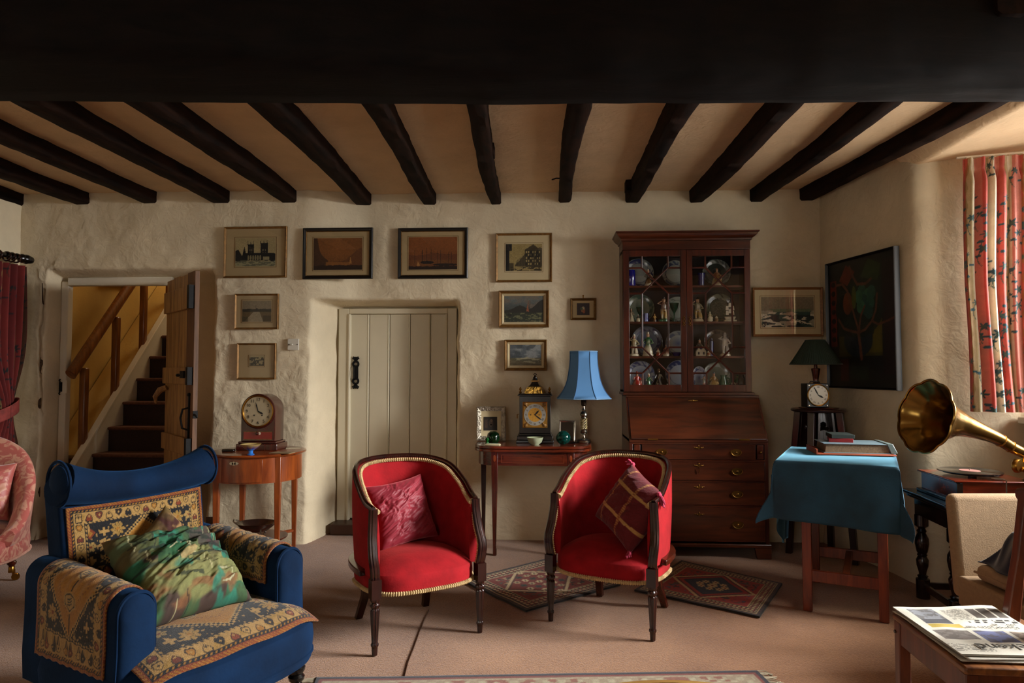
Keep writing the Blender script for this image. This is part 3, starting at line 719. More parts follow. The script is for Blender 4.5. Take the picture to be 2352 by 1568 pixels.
press(pillow('silk_cushion', 'crumpled plain raspberry silk cushion leaning in the tub chair', 'cushion', .335, .335, .13,
       orient(world(CH_L, (-.012, .322, .548)), CH_L['rz'] + R(6), R(22), R(6.5)), m_silk, None, .018, 4.2, 3, 110), tcL)
def plaid(U, V, Z):
    p = Pt(U, V, 1.0, '#5c0d16')
    for a, w in ((.24, .022), (.64, .022)):
        p.put(np.abs(p.x - a) < w, '#9a6a3a'); p.put(np.abs(p.y - a - .06) < w, '#b08850')
        p.put((np.abs(p.x - a) < w) & (np.sin(p.y * 190) > .2), '#7a3a22')
    p.put((Z > .0) & (p.y > .97), '#7a1a28'); return p.grain(.3, 90).c
mx_ = orient(world(CH_R, (.106, .158, .578)), CH_R['rz'] - R(28.6), R(28), R(-22))
pl = pillow('checked_cushion', 'dark red woollen cushion with ochre check lines and pink tassels', 'cushion', .36, .345, .16, mx_, VC('plaid_wool', .9, .4, 180, .004, .1), plaid, .008, 5, 8, 80)
press(pl, tcR)
def tassel(parent, p, d, name='tassel'):
    q = MB(); rr = random.Random(int(p[0] * 999))
    for k in range(9):
        e = Vector(d) * (.035 + rr.random() * .02) + Vector((rr.uniform(-.015, .015), rr.uniform(-.015, .015), rr.uniform(-.02, .005)))
        q.tube([p, Vector(p) + e * .5 + Vector((0, 0, .004)), Vector(p) + e], [.006, .007, .003], 6)
    q.ball(p, .014, 8); return q.build(name, M('pink_wool', '#a83250', .9, 0, .2, 50), parent)
for cx_, cy_, d in ((.5, .5, (.35, -.45, -.75)), (.5, -.5, (-.2, -.75, .05)), (-.5, .5, (-.55, -.1, .5))):
    v = mx_.to_3x3() @ Vector((cx_ * .36, cy_ * .345, 0)); v = min((q.co for q in pl.data.vertices), key=lambda q: (q - v).length); tassel(pl, v * .97, d)

# ---- blue velvet armchair with carpet panels
CB = dict(loc=(-1.118, 2.31, 0), rz=R(62.5))
bc = thing('armchair', 'low blue velvet armchair with patterned carpet panels on back, arms and seat', 'armchair', CB['loc'], CB['rz'])
CG, GO, NV, RU, BR = '#967540', '#8a5c18', '#090a0e', '#6c2c0e', '#1e120b'
def kilim(asp, seed=0):
    def f(U, V):
        p = Pt(U, V, asp, NV); x, y = p.x, p.y; d = np.minimum(np.minimum(x, asp - x), np.minimum(y, 1 - y)); cx, cy = asp / 2, .5
        dm = np.abs(x - cx) / 1.25 + np.abs(y - cy)
        # scattered rosettes on the dark field
        k = 0; st = .125
        for gx in np.arange(cx % st, asp, st):
            for gy in np.arange(cy % st, 1, st):
                k += 1
                if abs(gx - cx) / 1.25 + abs(gy - cy) < .36 or min(gx, asp - gx, gy, 1 - gy) < .17: continue
                t = (k * 7 + seed) % 5
                if t in (0, 2): p.flower(gx, gy, .066, 8, CG if t else '#8a6a30', (GO, RU)[t // 2], NV)
                elif t == 1: p.flower(gx, gy, .05, 6, '#8f7440', RU, NV)
                elif t == 3: p.dia(gx, gy, .05, .055, RU); p.dia(gx, gy, .028, .03, GO)
                else: p.put((np.abs(x - gx) < .012) & (np.abs(y - gy) < .04) | (np.abs(y - gy) < .012) & (np.abs(x - gx) < .04), CG)
        n = vno(x * 46, y * 46, 5 + seed); p.put((n > .80) & (dm > .34), CG, .85)
        # stepped lozenge medallion
        stp = np.floor(y * 60) / 60; dm2 = np.abs(x - cx) / 1.25 + np.abs(stp - cy)
        for s, c in ((.335, CG), (.32, NV), (.305, CG), (.29, '#8f5f18'), (.20, '#7a4c14'), (.19, '#94641c')): p.put(dm2 < s, c)
        for ox in (-.12, .12):
            h = np.maximum(np.abs(x - cx - ox) * 1.0 + np.abs(y - cy) * .5, np.abs(y - cy) * .95)
            p.put(h < .078, CG); p.put(h < .066, NV); p.put(h < .056, CG)
            for q in (-1, 0, 1): p.seg(cx + ox - .012 + q * .020, cy - .03, cx + ox + .008 + q * .020, cy + .03, .005, NV)
        p.put((np.abs(y - cy) < .006) & (dm2 < .28) & (np.abs(np.abs(x - cx) - .12) > .08), BR)
        # borders
        p.put(d < .165, NV); p.put((d < .160) & (d > .146) & (np.sin((x + y) * 170) > -.3), CG)
        p.put(d < .142, CG); p.put((d < .142) & (vno(x * 22, y * 22, 3) > .70), '#8a6a30')
        def hearts(x0, y0, x1, y1, rot):
            L = math.hypot(x1 - x0, y1 - y0); m = max(2, int(L / .088))
            for q in range(m + 1):
                t = q / m; c = (BR, RU, GO, NV, '#5a2412')[(q * 3 + seed) % 5]; a, b = x0 + (x1 - x0) * t, y0 + (y1 - y0) * t
                p.heart(a, b - .004, .036, BR, rot + (PI if q % 2 else 0)); p.heart(a, b - .004, .028, c if q % 3 else CG, rot + (PI if q % 2 else 0)); p.dia(a, b + .004, .010, .010, CG if q % 3 else BR)
        q = .098
        hearts(q, q, asp - q, q, 0); hearts(q, 1 - q, asp - q, 1 - q, 0); hearts(q, q, q, 1 - q, 0); hearts(asp - q, q, asp - q, 1 - q, 0)
        p.put((d < .056) & (d > .028), NV); p.put((d < .052) & (d > .034) & (np.sin((x - y) * 190) > 0), GO)
        p.put(d < .028, RU); p.put((d < .022) & (np.sin((x + y) * 230) > .3), GO)
        return p.grain(.3, 110, 5).c
    return f
m_kil = VC('woven_carpet_panel', .95, .8, 420, .004, .2)
def arm_prof(s, off=0, n=28):
    """closed-topped arm section from the inner foot, over the rounded top, to the outer foot (x, z)"""
    r = .060 + off; zt = .595 - .060; out = [(-r, .36), (-r, .45)]
    out += [(-r * math.cos(a), zt + r * math.sin(a) * 1.0) for a in np.linspace(0, PI, n)]
    out += [(r, .42), (r + .004, .33), (r, .24)]
    return [(s * (.295) + s * x, z) for x, z in out]
for s in (1, -1):
    pf = arm_prof(s); ys = [0.0, .012] + list(np.linspace(.05, .54, 8)); vs = []; fs = []; m = len(pf)
    for i, y in enumerate(ys):
        k = .97 if i == 0 else 1.0; zz = .035 * (y / .5)
        vs += [(s * .295 + (x - s * .295) * k, y, z + zz * (1 if z > .4 else 0) - (.003 if i == 0 and z > .4 else 0)) for x, z in pf]
    for i in range(len(ys) - 1):
        for j in range(m - 1): fs.append((i * m + j, i * m + j + 1, (i + 1) * m + j + 1, (i + 1) * m + j))
    fs.append(tuple(range(m)))
    ar = MB().add(vs, fs).build('arm', m_blue, bc, ang=50)
    # padded front facing with piping
    fc = [(x, z) for x, z in pf]; cx_ = s * .295; vs = []; fs = []
    for k, (r, y) in enumerate(((.97, -.001), (.93, -.012), (.75, -.022), (.4, -.027), (.01, -.028))):
        vs += [(cx_ + (x - cx_) * r, y, .45 + (z - .45) * r) for x, z in fc]
    for i in range(4):
        for j in range(m): k = (j + 1) % m; fs.append((i * m + j, i * m + k, (i + 1) * m + k, (i + 1) * m + j))
    MB().add(vs, fs).build('arm_front', m_blue, ar, ang=60)
    MB().tube([(cx_ + (x - cx_) * .97, -.004, z) for x, z in fc], .006, 6).build('piping', m_blue, ar)
    # draped carpet strip over the arm
    po = arm_prof(s, .007, 40)[1:-1]; pl_ = [Vector((x, 0, z)) for x, z in po]; L = [0]
    for a, b in zip(pl_[:-1], pl_[1:]): L.append(L[-1] + (b - a).length)
    lo, hi = (.02, L[-1] - .015) 
    def pos(U, V, L=L, po=po, lo=lo, hi=hi):
        t = lo + V * (hi - lo); x = np.interp(t, L, [a[0] for a in po]); z = np.interp(t, L, [a[1] for a in po]); y = .045 + U * .40
        return x, y, z + .035 * (y / .5) * (z > .4) + .002 * np.sin(U * 60)
    vgrid('carpet_panel', 130, 150, pos, lambda U, V, f=kilim((hi - lo) / .40 * .92, 2): f(V, U), m_kil, ar, thick=.006)
# seat
ol = []
for k in range(96):
    a = 2 * PI * k / 96; ca, sa = math.cos(a), math.sin(a); e = .38
    x = .365 * math.copysign(abs(ca) ** e, ca); y = .20 + .335 * math.copysign(abs(sa) ** e, sa)
    if sa < 0: y -= .035 * (1 - (x / .365) ** 2)
    ol.append((x, y))
se = seat_mesh(ol, .235, .345, .425, 10).build('seat', m_blue, bc, ang=60)
MB().tube([(x * 1.003, y, .238) for x, y in ol], .006, 6, True).build('piping', m_blue, se)
seat_mesh([(x * .985, .2 + (y - .2) * .985) for x, y in ol], .208, .228, .235, 3).build('seat_frame', m_blue, bc, ang=60)
def seatpos(U, V):
    x = (U - .5) * .60 * (1 + .09 * (1 - V)); y = -.128 + .5 * V - .03 * (1 - ((U - .5) * 2) ** 2) * (1 - V)
    # follow the dome of the seat
    bow = .035 * (1 - (x / .365) ** 2); yy = np.where(y < .2, y + bow * np.clip((.2 - y) / .33, 0, 1), y)
    r = ((np.abs(x) / .365) ** 5.26 + (np.abs(yy - .2) / .335) ** 5.26) ** (1 / 5.26)
    z = .345 + .08 * (1 - np.clip(r, 0, 1) ** 3.2) + .012 - .25 * np.clip(r - 1, 0, .2)
    return x, y, z + .003 * np.sin(U * 16) * (1 - V)
vgrid('carpet_panel', 190, 150, seatpos, kilim(1.25, 1), m_kil, se, thick=.006)
# back with rolled top
vs = []; fs = []; nx_, nz_ = 25, 14
for j in range(nz_):
    f = j / (nz_ - 1); z = .34 + f * .525; yb = .425 + .085 * f; w = .268 + .008 * f
    for i in range(nx_):
        x = -w + 2 * w * i / (nx_ - 1); vs.append((x, yb - .022 * (1 - (x / w) ** 2) * math.sin(f * PI) - .0 , z))
    for i in range(nx_ - 1, -1, -1):
        x = -w + 2 * w * i / (nx_ - 1); vs.append((x, yb + .105 + .02 * (1 - (x / w) ** 2), z))
m = 2 * nx_
for j in range(nz_ - 1):
    for i in range(m): k = (i + 1) % m; fs.append((j * m + i, j * m + k, (j + 1) * m + k, (j + 1) * m + i))
fs.append(tuple(range(m))); fs.append(tuple((nz_ - 1) * m + i for i in range(m)))
bk = MB().add(vs, fs).build('backrest', m_blue, bc, bevel=.012, ang=50)
q = MB(); n = 31; vs = []
pth = [(x, .535 - .012 * (x / .28) ** 2, .838 + .040 * abs(x / .28) ** 2.2) for x in np.linspace(-.280, .280, n)]
rs = [.054 + .020 * abs(p[0] / .28) ** 2 for p in pth]
q.tube([(p[0], p[1] - .03, p[2]) for p in pth], rs, 22, flat=1.05)
rl_ = q.build('back_roll', m_blue, bc, ang=60)
for s in (1, -1):
    p = pth[-1 if s > 0 else 0]
    MB().ball((p[0], p[1] - .03, p[2]), .062, 18, (.22, 1, 1)).build('roll_end', m_blue, rl_)
    MB().tube([(p[0] + s * .002, p[1] - .03 + .076 * math.cos(a), p[2] + .076 * math.sin(a)) for a in np.linspace(0, 2 * PI, 31)[:-1]], .006, 6, True).build('piping', m_blue, rl_)
def backpos(U, V):
    f = .14 + V * .71; w = .252 + .008 * f; x = (U - .5) * 2 * w; z = .34 + f * .525
    return x, .425 + .085 * f - .022 * (1 - (x / (w + .016)) ** 2) * np.sin(f * PI) - .008, z + .02 * (V > .9) * (U - .5) ** 2
vgrid('carpet_panel', 210, 150, backpos, kilim(1.36, 3), m_kil, bk, thick=.006)
def turned(prof, n=24, **k): return MB().lathe(prof, n, **k)
for s in (1, -1):
    turned([(r, z * 1.17) for r, z in [(.014, 0), (.016, .02), (.02, .05), (.024, .09), (.018, .10), (.028, .108), (.03, .118), (.022, .126), (.03, .136), (.032, .146), (.022, .155), (.032, .164), (.035, .18)]], c=(s * .285, -.06, 0)).build('leg', m_ebon, bc)
    MB().box((s * .29, .49, .105), (.045, .045, .21), taper=.75).build('leg', m_ebon, bc, bevel=.004)

def green_pic(U, V, Z):
    p = Pt(U, V, 1.0, '#3c5a34'); x, y = p.x, p.y
    n1 = fbm(x * 3.2, y * 4.5, 3, 11); n2 = fbm(x * 5, y * 3, 3, 22); n3 = fbm(x * 2.3 + 4, y * 3.4, 3, 31)
    p.put(sst(.45, .55, n1), '#1f6a4a', .9); p.put(sst(.52, .62, n2), '#4a2f2a', .9); p.put(sst(.58, .66, n3), '#8a8a52', .9)
    p.put(sst(.60, .68, fbm(x * 4 + 9, y * 6, 3, 51)), '#8a5a34', .8); p.put(sst(.63, .70, fbm(x * 5 + 2, y * 5 + 3, 3, 77)), '#2a8068', .9)
    p.rect(.0, .30, .60, .98, '#57501f', .75); p.rect(.20, .45, .45, .62, '#1c5a30', .8); p.rect(.60, .80, .55, .8, '#4c363a', .7)
    for k in range(22):
        a = random.Random(k); x0, y0 = a.random(), a.random(); p.line([(x0, y0), (x0 + a.uniform(-.1, .1), y0 + a.uniform(-.25, .25))], .005, '#12140f' if k % 2 else '#c4bd8c', .8)
    for k in range(6): a = random.Random(50 + k); p.seg(a.random(), .25 + .1 * k, a.random(), .28 + .1 * k, .012, '#14241a', .8)
    p.line([(.34, .60), (.42, .635), (.49, .63), (.51, .60), (.48, .57), (.40, .55)], .006, '#b9b58f'); p.line([(.64, .25), (.74, .27), (.80, .24), (.80, .19), (.74, .15), (.66, .14)], .006, '#b9b58f')
    p.ell(.46, .50, .10, .035, '#b8a06a', .8, .4); p.c = p.c * .62; return p.grain(.3, 40).c
pc_ = pillow('painterly_cushion', 'green and brown abstract printed cushion slumped in the blue armchair', 'cushion', .40, .37, .18,
       orient(Vector(CB['loc']) + Matrix.Rotation(CB['rz'], 3, 'Z') @ Vector((-.030, .185, .560)), CB['rz'] + R(5), R(52), R(-6)), VC('printed_cotton', .9, .2, 300, .001, 0), green_pic, .028, 4.5, 21, 110)

def brown_pic(U, V, Z):
    p = Pt(U, V, 1.0, '#4a3418'); x, y = p.x, p.y; p.put(sst(.45, .6, fbm(x * 4, y * 4, 3, 3)), '#6a5428'); p.put(sst(.55, .65, fbm(x * 5, y * 3, 3, 13)), '#3a1710'); p.put(sst(.6, .68, fbm(x * 6, y * 6, 3, 23)), '#8a6a40'); return p.grain(.3, 40).c
bw_ = pillow('brown_cushion', 'mottled brown cushion tucked behind the green printed one', 'cushion', .26, .26, .09,
       orient(Vector(CB['loc']) + Matrix.Rotation(CB['rz'], 3, 'Z') @ Vector((.045, .378, .577)), CB['rz'] - R(4), R(14), R(40)), VC('printed_cotton', .9), brown_pic, .010, 5, 31, 60)
press(bw_, bc); press(pc_, bc, bw_)
# ---- pink damask chair at the left edge
def damask(c1, c2):
    t = NT('pink_damask'); setp(t.b, .5, 0, .4); tc = t.new('ShaderNodeTexCoord'); n = t.new('ShaderNodeTexNoise'); n.inputs['Scale'].default_value = 16; n.inputs['Detail'].default_value = 3; n.inputs['Distortion'].default_value = 1.5
    t.ln(tc.outputs['Object'], n.inputs['Vector']); cr = t.new('ShaderNodeValToRGB'); e = cr.color_ramp.elements; e[0].position = .48; e[1].position = .56; e[0].color = (*hx(c1), 1); e[1].color = (*hx(c2), 1)
    t.ln(n.outputs['Fac'], cr.inputs['Fac']); t.ln(cr.outputs[0], t.b.inputs['Base Color']); bumpn(t, n.outputs['Fac'], .2, .003); return t.m
m_pink = damask('#a8564e', '#c08a74')
PKC = Vector((-3.36, 3.70, 0)); PKR = R(20)
pk = thing('nursing_chair', 'pink damask low nursing chair with sweeping back and brass castors', 'armchair', PKC, PKR)
ol = [(.36 * math.copysign(abs(math.cos(a)) ** .8, math.cos(a)), .36 * math.copysign(abs(math.sin(a)) ** .75, math.sin(a))) for a in np.linspace(0, 2 * PI, 73)[:-1]]
ps = seat_mesh(ol, .215, .32, .40).build('seat', m_pink, pk, ang=60)
braid([(x * 1.01, y * 1.01, .215) for x, y in ol] + [(ol[0][0] * 1.01, ol[0][1] * 1.01, .215)], .007, 'rope_edge', ps, M('pink_rope', '#b88a78', .8))
half = [(.355, -.19, .36), (.365, -.08, .40), (.358, .05, .50), (.33, .17, .63), (.25, .28, .75), (.13, .34, .82), (0, .36, .84)]
C_ = crom(half + [(-x, y, z) for x, y, z in half[-2::-1]], 61); vs = []; fs = []
for i, c in enumerate(C_):
    a = C_[max(i - 1, 0)]; b = C_[min(i + 1, 60)]; d = Vector((b.x - a.x, b.y - a.y, 0)).normalized(); N = Vector((-d.y, d.x, 0))
    if N.dot(-Vector((c.x, c.y, 0))) < 0: N = -N
    lo = Vector((c.x * .93, c.y * .93, .30)); r_ = []
    for k in range(7): f = k / 6; r_.append(lo.lerp(c, f) + N * (.03 + .035 * math.sin(f * PI * .9)))
    for k in range(6): g = PI * (k + .5) / 6; r_.append(c + N * .03 * math.cos(g) + Vector((0, 0, .03 * math.sin(g))))
    for k in range(6, -1, -1): f = k / 6; r_.append(lo.lerp(c, f) - N * .03)
    vs += r_
m = len(vs) // 61
for i in range(60):
    for j in range(m): k = (j + 1) % m; fs.append((i * m + j, i * m + k, (i + 1) * m + k, (i + 1) * m + j))
fs.append(tuple(range(m))); fs.append(tuple(range(61 * m - 1, 60 * m - 1, -1)))
MB().add(vs, fs).build('backrest', m_pink, pk, ang=70)
for sx, sy in ((.25, -.25), (-.25, -.25), (.22, .26), (-.22, .26)):
    lg = turned([(.013, .075), (.015, .09), (.024, .10), (.026, .112), (.016, .12), (.02, .14), (.027, .18), (.020, .19), (.03, .198), (.032, .21), (.026, .222)], c=(sx, sy, 0)).build('leg', m_mah, pk)
    cu = MB().lathe([(.017, .05), (.018, .052), (.016, .085), (.012, .09)], 16, (sx, sy, 0)).box((sx + .012, sy, .04), (.014, .012, .05)).build('castor_cup', m_brass, lg)
    MB().lathe([(.004, -.009), (.020, -.009), (.023, 0), (.020, .009), (.004, .009)], 20, (sx + .022, sy, .023), ax=(0, 1, 0)).build('castor_wheel', m_brass, lg)
fc_ = pillow('frilled_cushion', 'pink damask frilled cushion on the pink nursing chair', 'cushion', .36, .34, .12, orient(PKC + Vector((.02, .165, .552)), PKR, R(18), R(0)), m_pink, None, .012, 6, 5, 50)
press(fc_, pk)

# ================================================================== PICTURES AND THINGS ON THE WALLS
m_gold = M('gilt_frame', '#7a5626', .5, .4, .3, 40, .3, 120, .002)
m_goldd = M('dull_gilt_frame', '#6a4a1e', .45, .6, .35, 40, .3, 120, .002)
m_blackf = M('black_frame', '#0b0908', .35, 0, .3, 20)
m_pinef = WOOD('pale_wood_frame', '#7a4c22', '#9a6834', .4, 'x', 4, .1, .05)
m_mount = M('card_mount', '#a58f68', .9, 0, .05, 6, .05, 300)
m_mountw = M('ivory_mount', '#bfae88', .9, 0, .05, 6, .05, 300)
m_print = VC('print', .8, .05, 500, .0005)
m_oil = VC('oil_paint', .45, .4, 260, .002)
def frame_mesh(w, h, fw, dep, prof=None):
    """mitred frame in local x/z, back on y=0, front towards -y"""
    prof = prof or [(0, 0), (0, dep * .8), (fw * .25, dep), (fw * .7, dep * .75), (fw, dep * .55), (fw, 0)]
    vs = []; fs = []; n = len(prof)
    for (cx, cz) in ((-1, -1), (1, -1), (1, 1), (-1, 1)):
        for a, d in prof: vs.append((cx * (w / 2 - a), -d, cz * (h / 2 - a)))
    for i in range(4):
        j = (i + 1) % 4
        for k in range(n - 1): fs.append((i * n + k, j * n + k, j * n + k + 1, i * n + k + 1))
    return MB().add(vs, fs)
def picture(label, rect, fw, fmat, paint, mount=None, pr=None, slip=None, glass=True, dep=.022, Y=None, res=1.25, name='framed_picture', double=False, cat='picture'):
    cxp, cyp = (rect[0] + rect[2]) / 2, (rect[1] + rect[3]) / 2
    p0 = onY(rect[0], rect[1], 5.15); p1 = onY(rect[2], rect[3], 5.15); yw = Y if Y else wymin(p0.x, p1.x, p1.z, p0.z) - .003
    p0 = onY(rect[0], (rect[1] + rect[3]) / 2, yw); p1 = onY(rect[2], (rect[1] + rect[3]) / 2, yw)
    z0 = onY(cxp, rect[1], yw).z; z1 = onY(cxp, rect[3], yw).z; w = p1.x - p0.x; h = z0 - z1
    t = thing(name, label, cat, ((p0.x + p1.x) / 2, yw, (z0 + z1) / 2), 0, 'framed pictures on the back wall')
    frame_parts(t, w, h, fw, fmat, paint, mount, pr, slip, glass, dep, double); return t
def frame_parts(t, w, h, fw, fmat, paint, mount, pr, slip, glass, dep, double):
    fr = frame_mesh(w, h, fw, dep).build('frame', fmat, t, bevel=.0008, ang=25)
    if double: frame_mesh(w - fw * 1.8, h - fw * 1.8, .006, dep * .75).build('inner_moulding', m_goldd, fr, ang=25)
    iw, ih = w - 2 * fw, h - 2 * fw; y = -dep * .35
    MB().bx(-iw / 2 - .004, iw / 2 + .004, y, -.001, -ih / 2 - .004, ih / 2 + .004).build('mount' if mount else 'backing_board', mount or m_mount, t, False)
    if slip:
        frame_mesh(iw, ih, slip, dep * .7).build('slip', m_mountw, t, ang=25)
    if pr: x0, x1, q0, q1 = pr     # print area as fractions of the opening
    else: x0, x1, q0, q1 = 0, 1, 0, 1
    X0, X1 = -iw / 2 + iw * x0, -iw / 2 + iw * x1; Z0, Z1 = -ih / 2 + ih * q0, -ih / 2 + ih * q1
    nu = int(min(170, max(40, (X1 - X0) * 360))); nv = int(max(30, nu * (Z1 - Z0) / (X1 - X0))); asp = (X1 - X0) / (Z1 - Z0)
    vgrid('print' if glass else 'canvas', nu, nv, lambda U, V: (X0 + (X1 - X0) * U, y - .0012, Z0 + (Z1 - Z0) * V), lambda U, V: paint(U, V, asp), m_print if glass else m_oil, t)
    if mount and pr:
        frame_mesh(X1 - X0 + .018, Z1 - Z0 + .018, .0022, .0014).build('ruled_line', m_goldd, t, False).location = (0, y - .0002, (Z0 + Z1) / 2)
    if glass:
        MB().add([(-iw / 2, y - .005, -ih / 2), (iw / 2, y - .005, -ih / 2), (iw / 2, y - .005, ih / 2), (-iw / 2, y - .005, ih / 2)], [(0, 1, 2, 3)]).build('glass', PANE('picture_glass', ior=1.38), t, False)

def P_cathedral(U, V, A):
    p = Pt(U, V, A, '#9a8a62'); x, y = p.x, p.y; D = '#141310'
    p.put(y < .17, '#8f8a68'); k = A / 1.42
    def tower(cx, w, b, t):
        p.rect(cx - w, cx + w, b, t, D)
        for s in (-1, -.1, .8): p.poly([(cx + s * w - .016, t - .02), (cx + s * w + .016, t - .02), (cx + s * w, t + .13)], D)
        for q in (0, 1, 2): p.rect(cx - w * .45, cx - w * .2, b + .1 + q * .12, b + .17 + q * .12, '#6a6248'); p.rect(cx + w * .2, cx + w * .45, b + .1 + q * .12, b + .17 + q * .12, '#6a6248')
    tower(.55 * k, .11, .2, .78); tower(1.02 * k, .13, .2, .82)
    p.rect(.3 * k, 1.3 * k, .2, .48, D); p.poly([(.20 * k, .2), (.32 * k, .72), (.42 * k, .2)], D); p.poly([(.0, .18), (0, .55), (.10 * k, .6), (.25 * k, .35), (.25 * k, .18)], '#1c1a15')
    for i in range(6): p.ell((.46 + i * .085) * k, .30, .03, .1, '#7a7150')
    p.rect(.98 * k, 1.2 * k, .22, .34, '#8a8160'); p.put((x > 1.25 * k) & (y < .42 + .08 * fbm(x * 20, y * 20, 3, 4)) & (y > .18), D)
    p.put((y < .22) & (fbm(x * 9, y * 30, 3, 2) > .52), '#4f5040', .8); return p.grain(.35, 70).c
def P_gorge(U, V, A):
    p = Pt(U, V, A, '#7a4a1c'); x, y = p.x / A, p.y
    p.c = p.c * (.75 + .35 * (1 - np.abs(x - .5) * 1.4) * sst(.1, .6, y))[:, None]
    l = .62 * np.exp(-((x - .03) / .07) ** 2) + .42 * np.exp(-(x / .25) ** 2) + .22; r = .23 + .42 * sst(.55, 1.0, x) + .05 * fbm(x * 12, y * 0, 3, 2)
    p.put(y < l - .05 * fbm(x * 15, y * 5, 3, 1) - .1 * (x > .3), '#3a2412', .9); p.put((y < r) & (x > .5), '#5a3416', .85)
    p.put((y < .24) & (x > .25) & (x < .75), '#8a5a24', .7); p.put(y < .12 + .05 * fbm(x * 20, y * 9, 3, 3), '#2c1a0d'); p.poly([(.74 * A, .2), (.76 * A, .42), (.79 * A, .2)], '#9a6c34')
    return p.grain(.3, 40).c
def P_harbour(U, V, A):
    p = Pt(U, V, A, '#7a4418'); x, y = p.x / A, p.y
    p.c = p.c * (.8 + .3 * y)[:, None]; p.put(y < .42 + .12 * fbm(x * 6, y * 2, 3, 3), '#5a3015', .8); p.put(y < .3, '#6a4018', .8)
    for cx, h in ((.28, .52), (.37, .60), (.46, .55), (.60, .48), (.66, .5), (.82, .4), (.88, .42), (.13, .5)):
        p.seg(cx * A, .2, cx * A, .22 + h * .75, .006, '#20120a'); p.seg((cx - .02) * A, .3 + h * .4, (cx + .02) * A, .3 + h * .4, .005, '#20120a')
    p.ell(.38 * A, .22, .14 * A, .05, '#1c1009'); p.ell(.75 * A, .15, .25 * A, .04, '#24150b'); p.poly([(.17 * A, .12), (.19 * A, .26), (.24 * A, .12)], '#a0713a'); p.put(y < .08 + .05 * fbm(x * 18, y * 5, 3, 8), '#241308')
    return p.grain(.35, 55).c
def P_street(U, V, A):
    p = Pt(U, V, A, '#93804f'); x, y = p.x / A, p.y; D = '#15120d'
    p.put((x < .1) | ((x < .17) & (y > .75)), D); p.put((x > .25) & (y < .25 + .62 * sst(.2, .75, x) - .03 * np.abs(np.sin(x * 30))) & (y > .17), '#4a4028')
    p.poly([(.55 * A, .16), (.52 * A, .78), (.76 * A, .98), (.97 * A, .75), (.97 * A, .12)], '#3c331f')
    for i in range(7):
        for j in range(5): p.rect((.56 + i * .06) * A, (.585 + i * .06) * A, .22 + j * .11, .29 + j * .11, '#a5925e' if (i + j) % 3 else D)
    for i in range(9): p.seg((.30 + i * .03) * A, .2, (.30 + i * .03) * A, .38 + .03 * i, .006, D)
    p.poly([(.62 * A, .5), (.70 * A, .78), (.78 * A, .5)], D, .8); p.poly([(.80 * A, .5), (.87 * A, .8), (.93 * A, .5)], D, .8)
    p.put((y < .16) & (fbm(x * 12, y * 20, 3, 6) > .5), '#332b1c'); p.put((y < .30) & (x < .22), D, .8); return p.grain(.5, 60).c
def P_river(U, V, A):
    p = Pt(U, V, A, '#7d7058'); x, y = p.x / A, p.y
    p.put(y < .54, '#5a4a2c'); p.put((np.abs(y - .54) < .05 + .03 * fbm(x * 14, y * 3, 3, 3)), '#2c281c'); p.put((y < .47) & (np.abs(x - .48 + .2 * (.4 - y)) < .10 + .5 * (.47 - y)), '#8a7c62'); p.rect(.46 * A, .48 * A, .5, .8, '#3a3428'); p.ell(.5 * A, .58, .06, .07, '#232117')
    p.put((y < .3) & (x > .72), '#332a18', .8); p.put((y < .25) & (x < .2), '#3a3420', .7); return p.grain(.3, 40).c
def P_tiny(U, V, A):
    p = Pt(U, V, A, '#8a7c58'); x, y = p.x / A, p.y; p.put(fbm(x * 7, y * 6, 4, 4) > .5, '#2a2519'); p.put(y > .88, '#94865f'); p.put(y < .1, '#2f2a1c'); return p.grain(.4, 40).c
def P_sea1(U, V, A):
    p = Pt(U, V, A, '#3b4240'); x, y = p.x / A, p.y
    p.put(sst(.5, .9, y), '#5a6260', .7); p.put(sst(.45, .6, fbm(x * 4, y * 5, 4, 2)) * (y > .55), '#6a5a48', .6)
    p.put((y < .46 + .18 * np.exp(-((x - .4) / .18) ** 2) + .4 * sst(.6, 1, x)) & (y > .3), '#1f1d16'); p.put(y < .36, '#252a1c'); p.put((y < .36) & (fbm(x * 14, y * 22, 3, 6) > .58), '#6a6a48', .7)
    p.poly([(.56 * A, .42), (.60 * A, .72), (.63 * A, .4)], '#8a5030'); p.seg(.64 * A, .4, .66 * A, .85, .008, '#3a2416'); p.seg(.61 * A, .45, .62 * A, .82, .006, '#6a3a20'); p.ell(.13 * A, .28, .08, .06, '#15130e'); return p.grain(.25, 30).c
def P_sea2(U, V, A):
    p = Pt(U, V, A, '#4a5256'); x, y = p.x / A, p.y
    p.put(sst(.42, .62, fbm(x * 3, y * 4, 4, 7)), '#7f8280', .8); p.put(sst(.5, .65, fbm(x * 4 + 3, y * 4, 4, 3)), '#31383c', .8); p.put(y < .36, '#4c4a34'); p.put((y < .36) & (fbm(x * 8, y * 26, 3, 6) > .52), '#8c8668', .8); p.put((y < .30 - .28 * x), '#54492e', .8)
    p.poly([(.35 * A, .33), (.55 * A, .42), (.68 * A, .33)], '#8f8b72'); return p.grain(.25, 30).c
def P_mini(U, V, A):
    p = Pt(U, V, A, '#200a06'); x, y = p.x / A, p.y; p.ell(.48 * A, .45, .18, .22, '#7a5a34'); p.ell(.5 * A, .6, .12, .12, '#a09070'); p.ell(.35 * A, .55, .12, .1, '#3a4a34'); p.ell(.55 * A, .3, .1, .14, '#8a4a24'); return p.grain(.5, 20).c
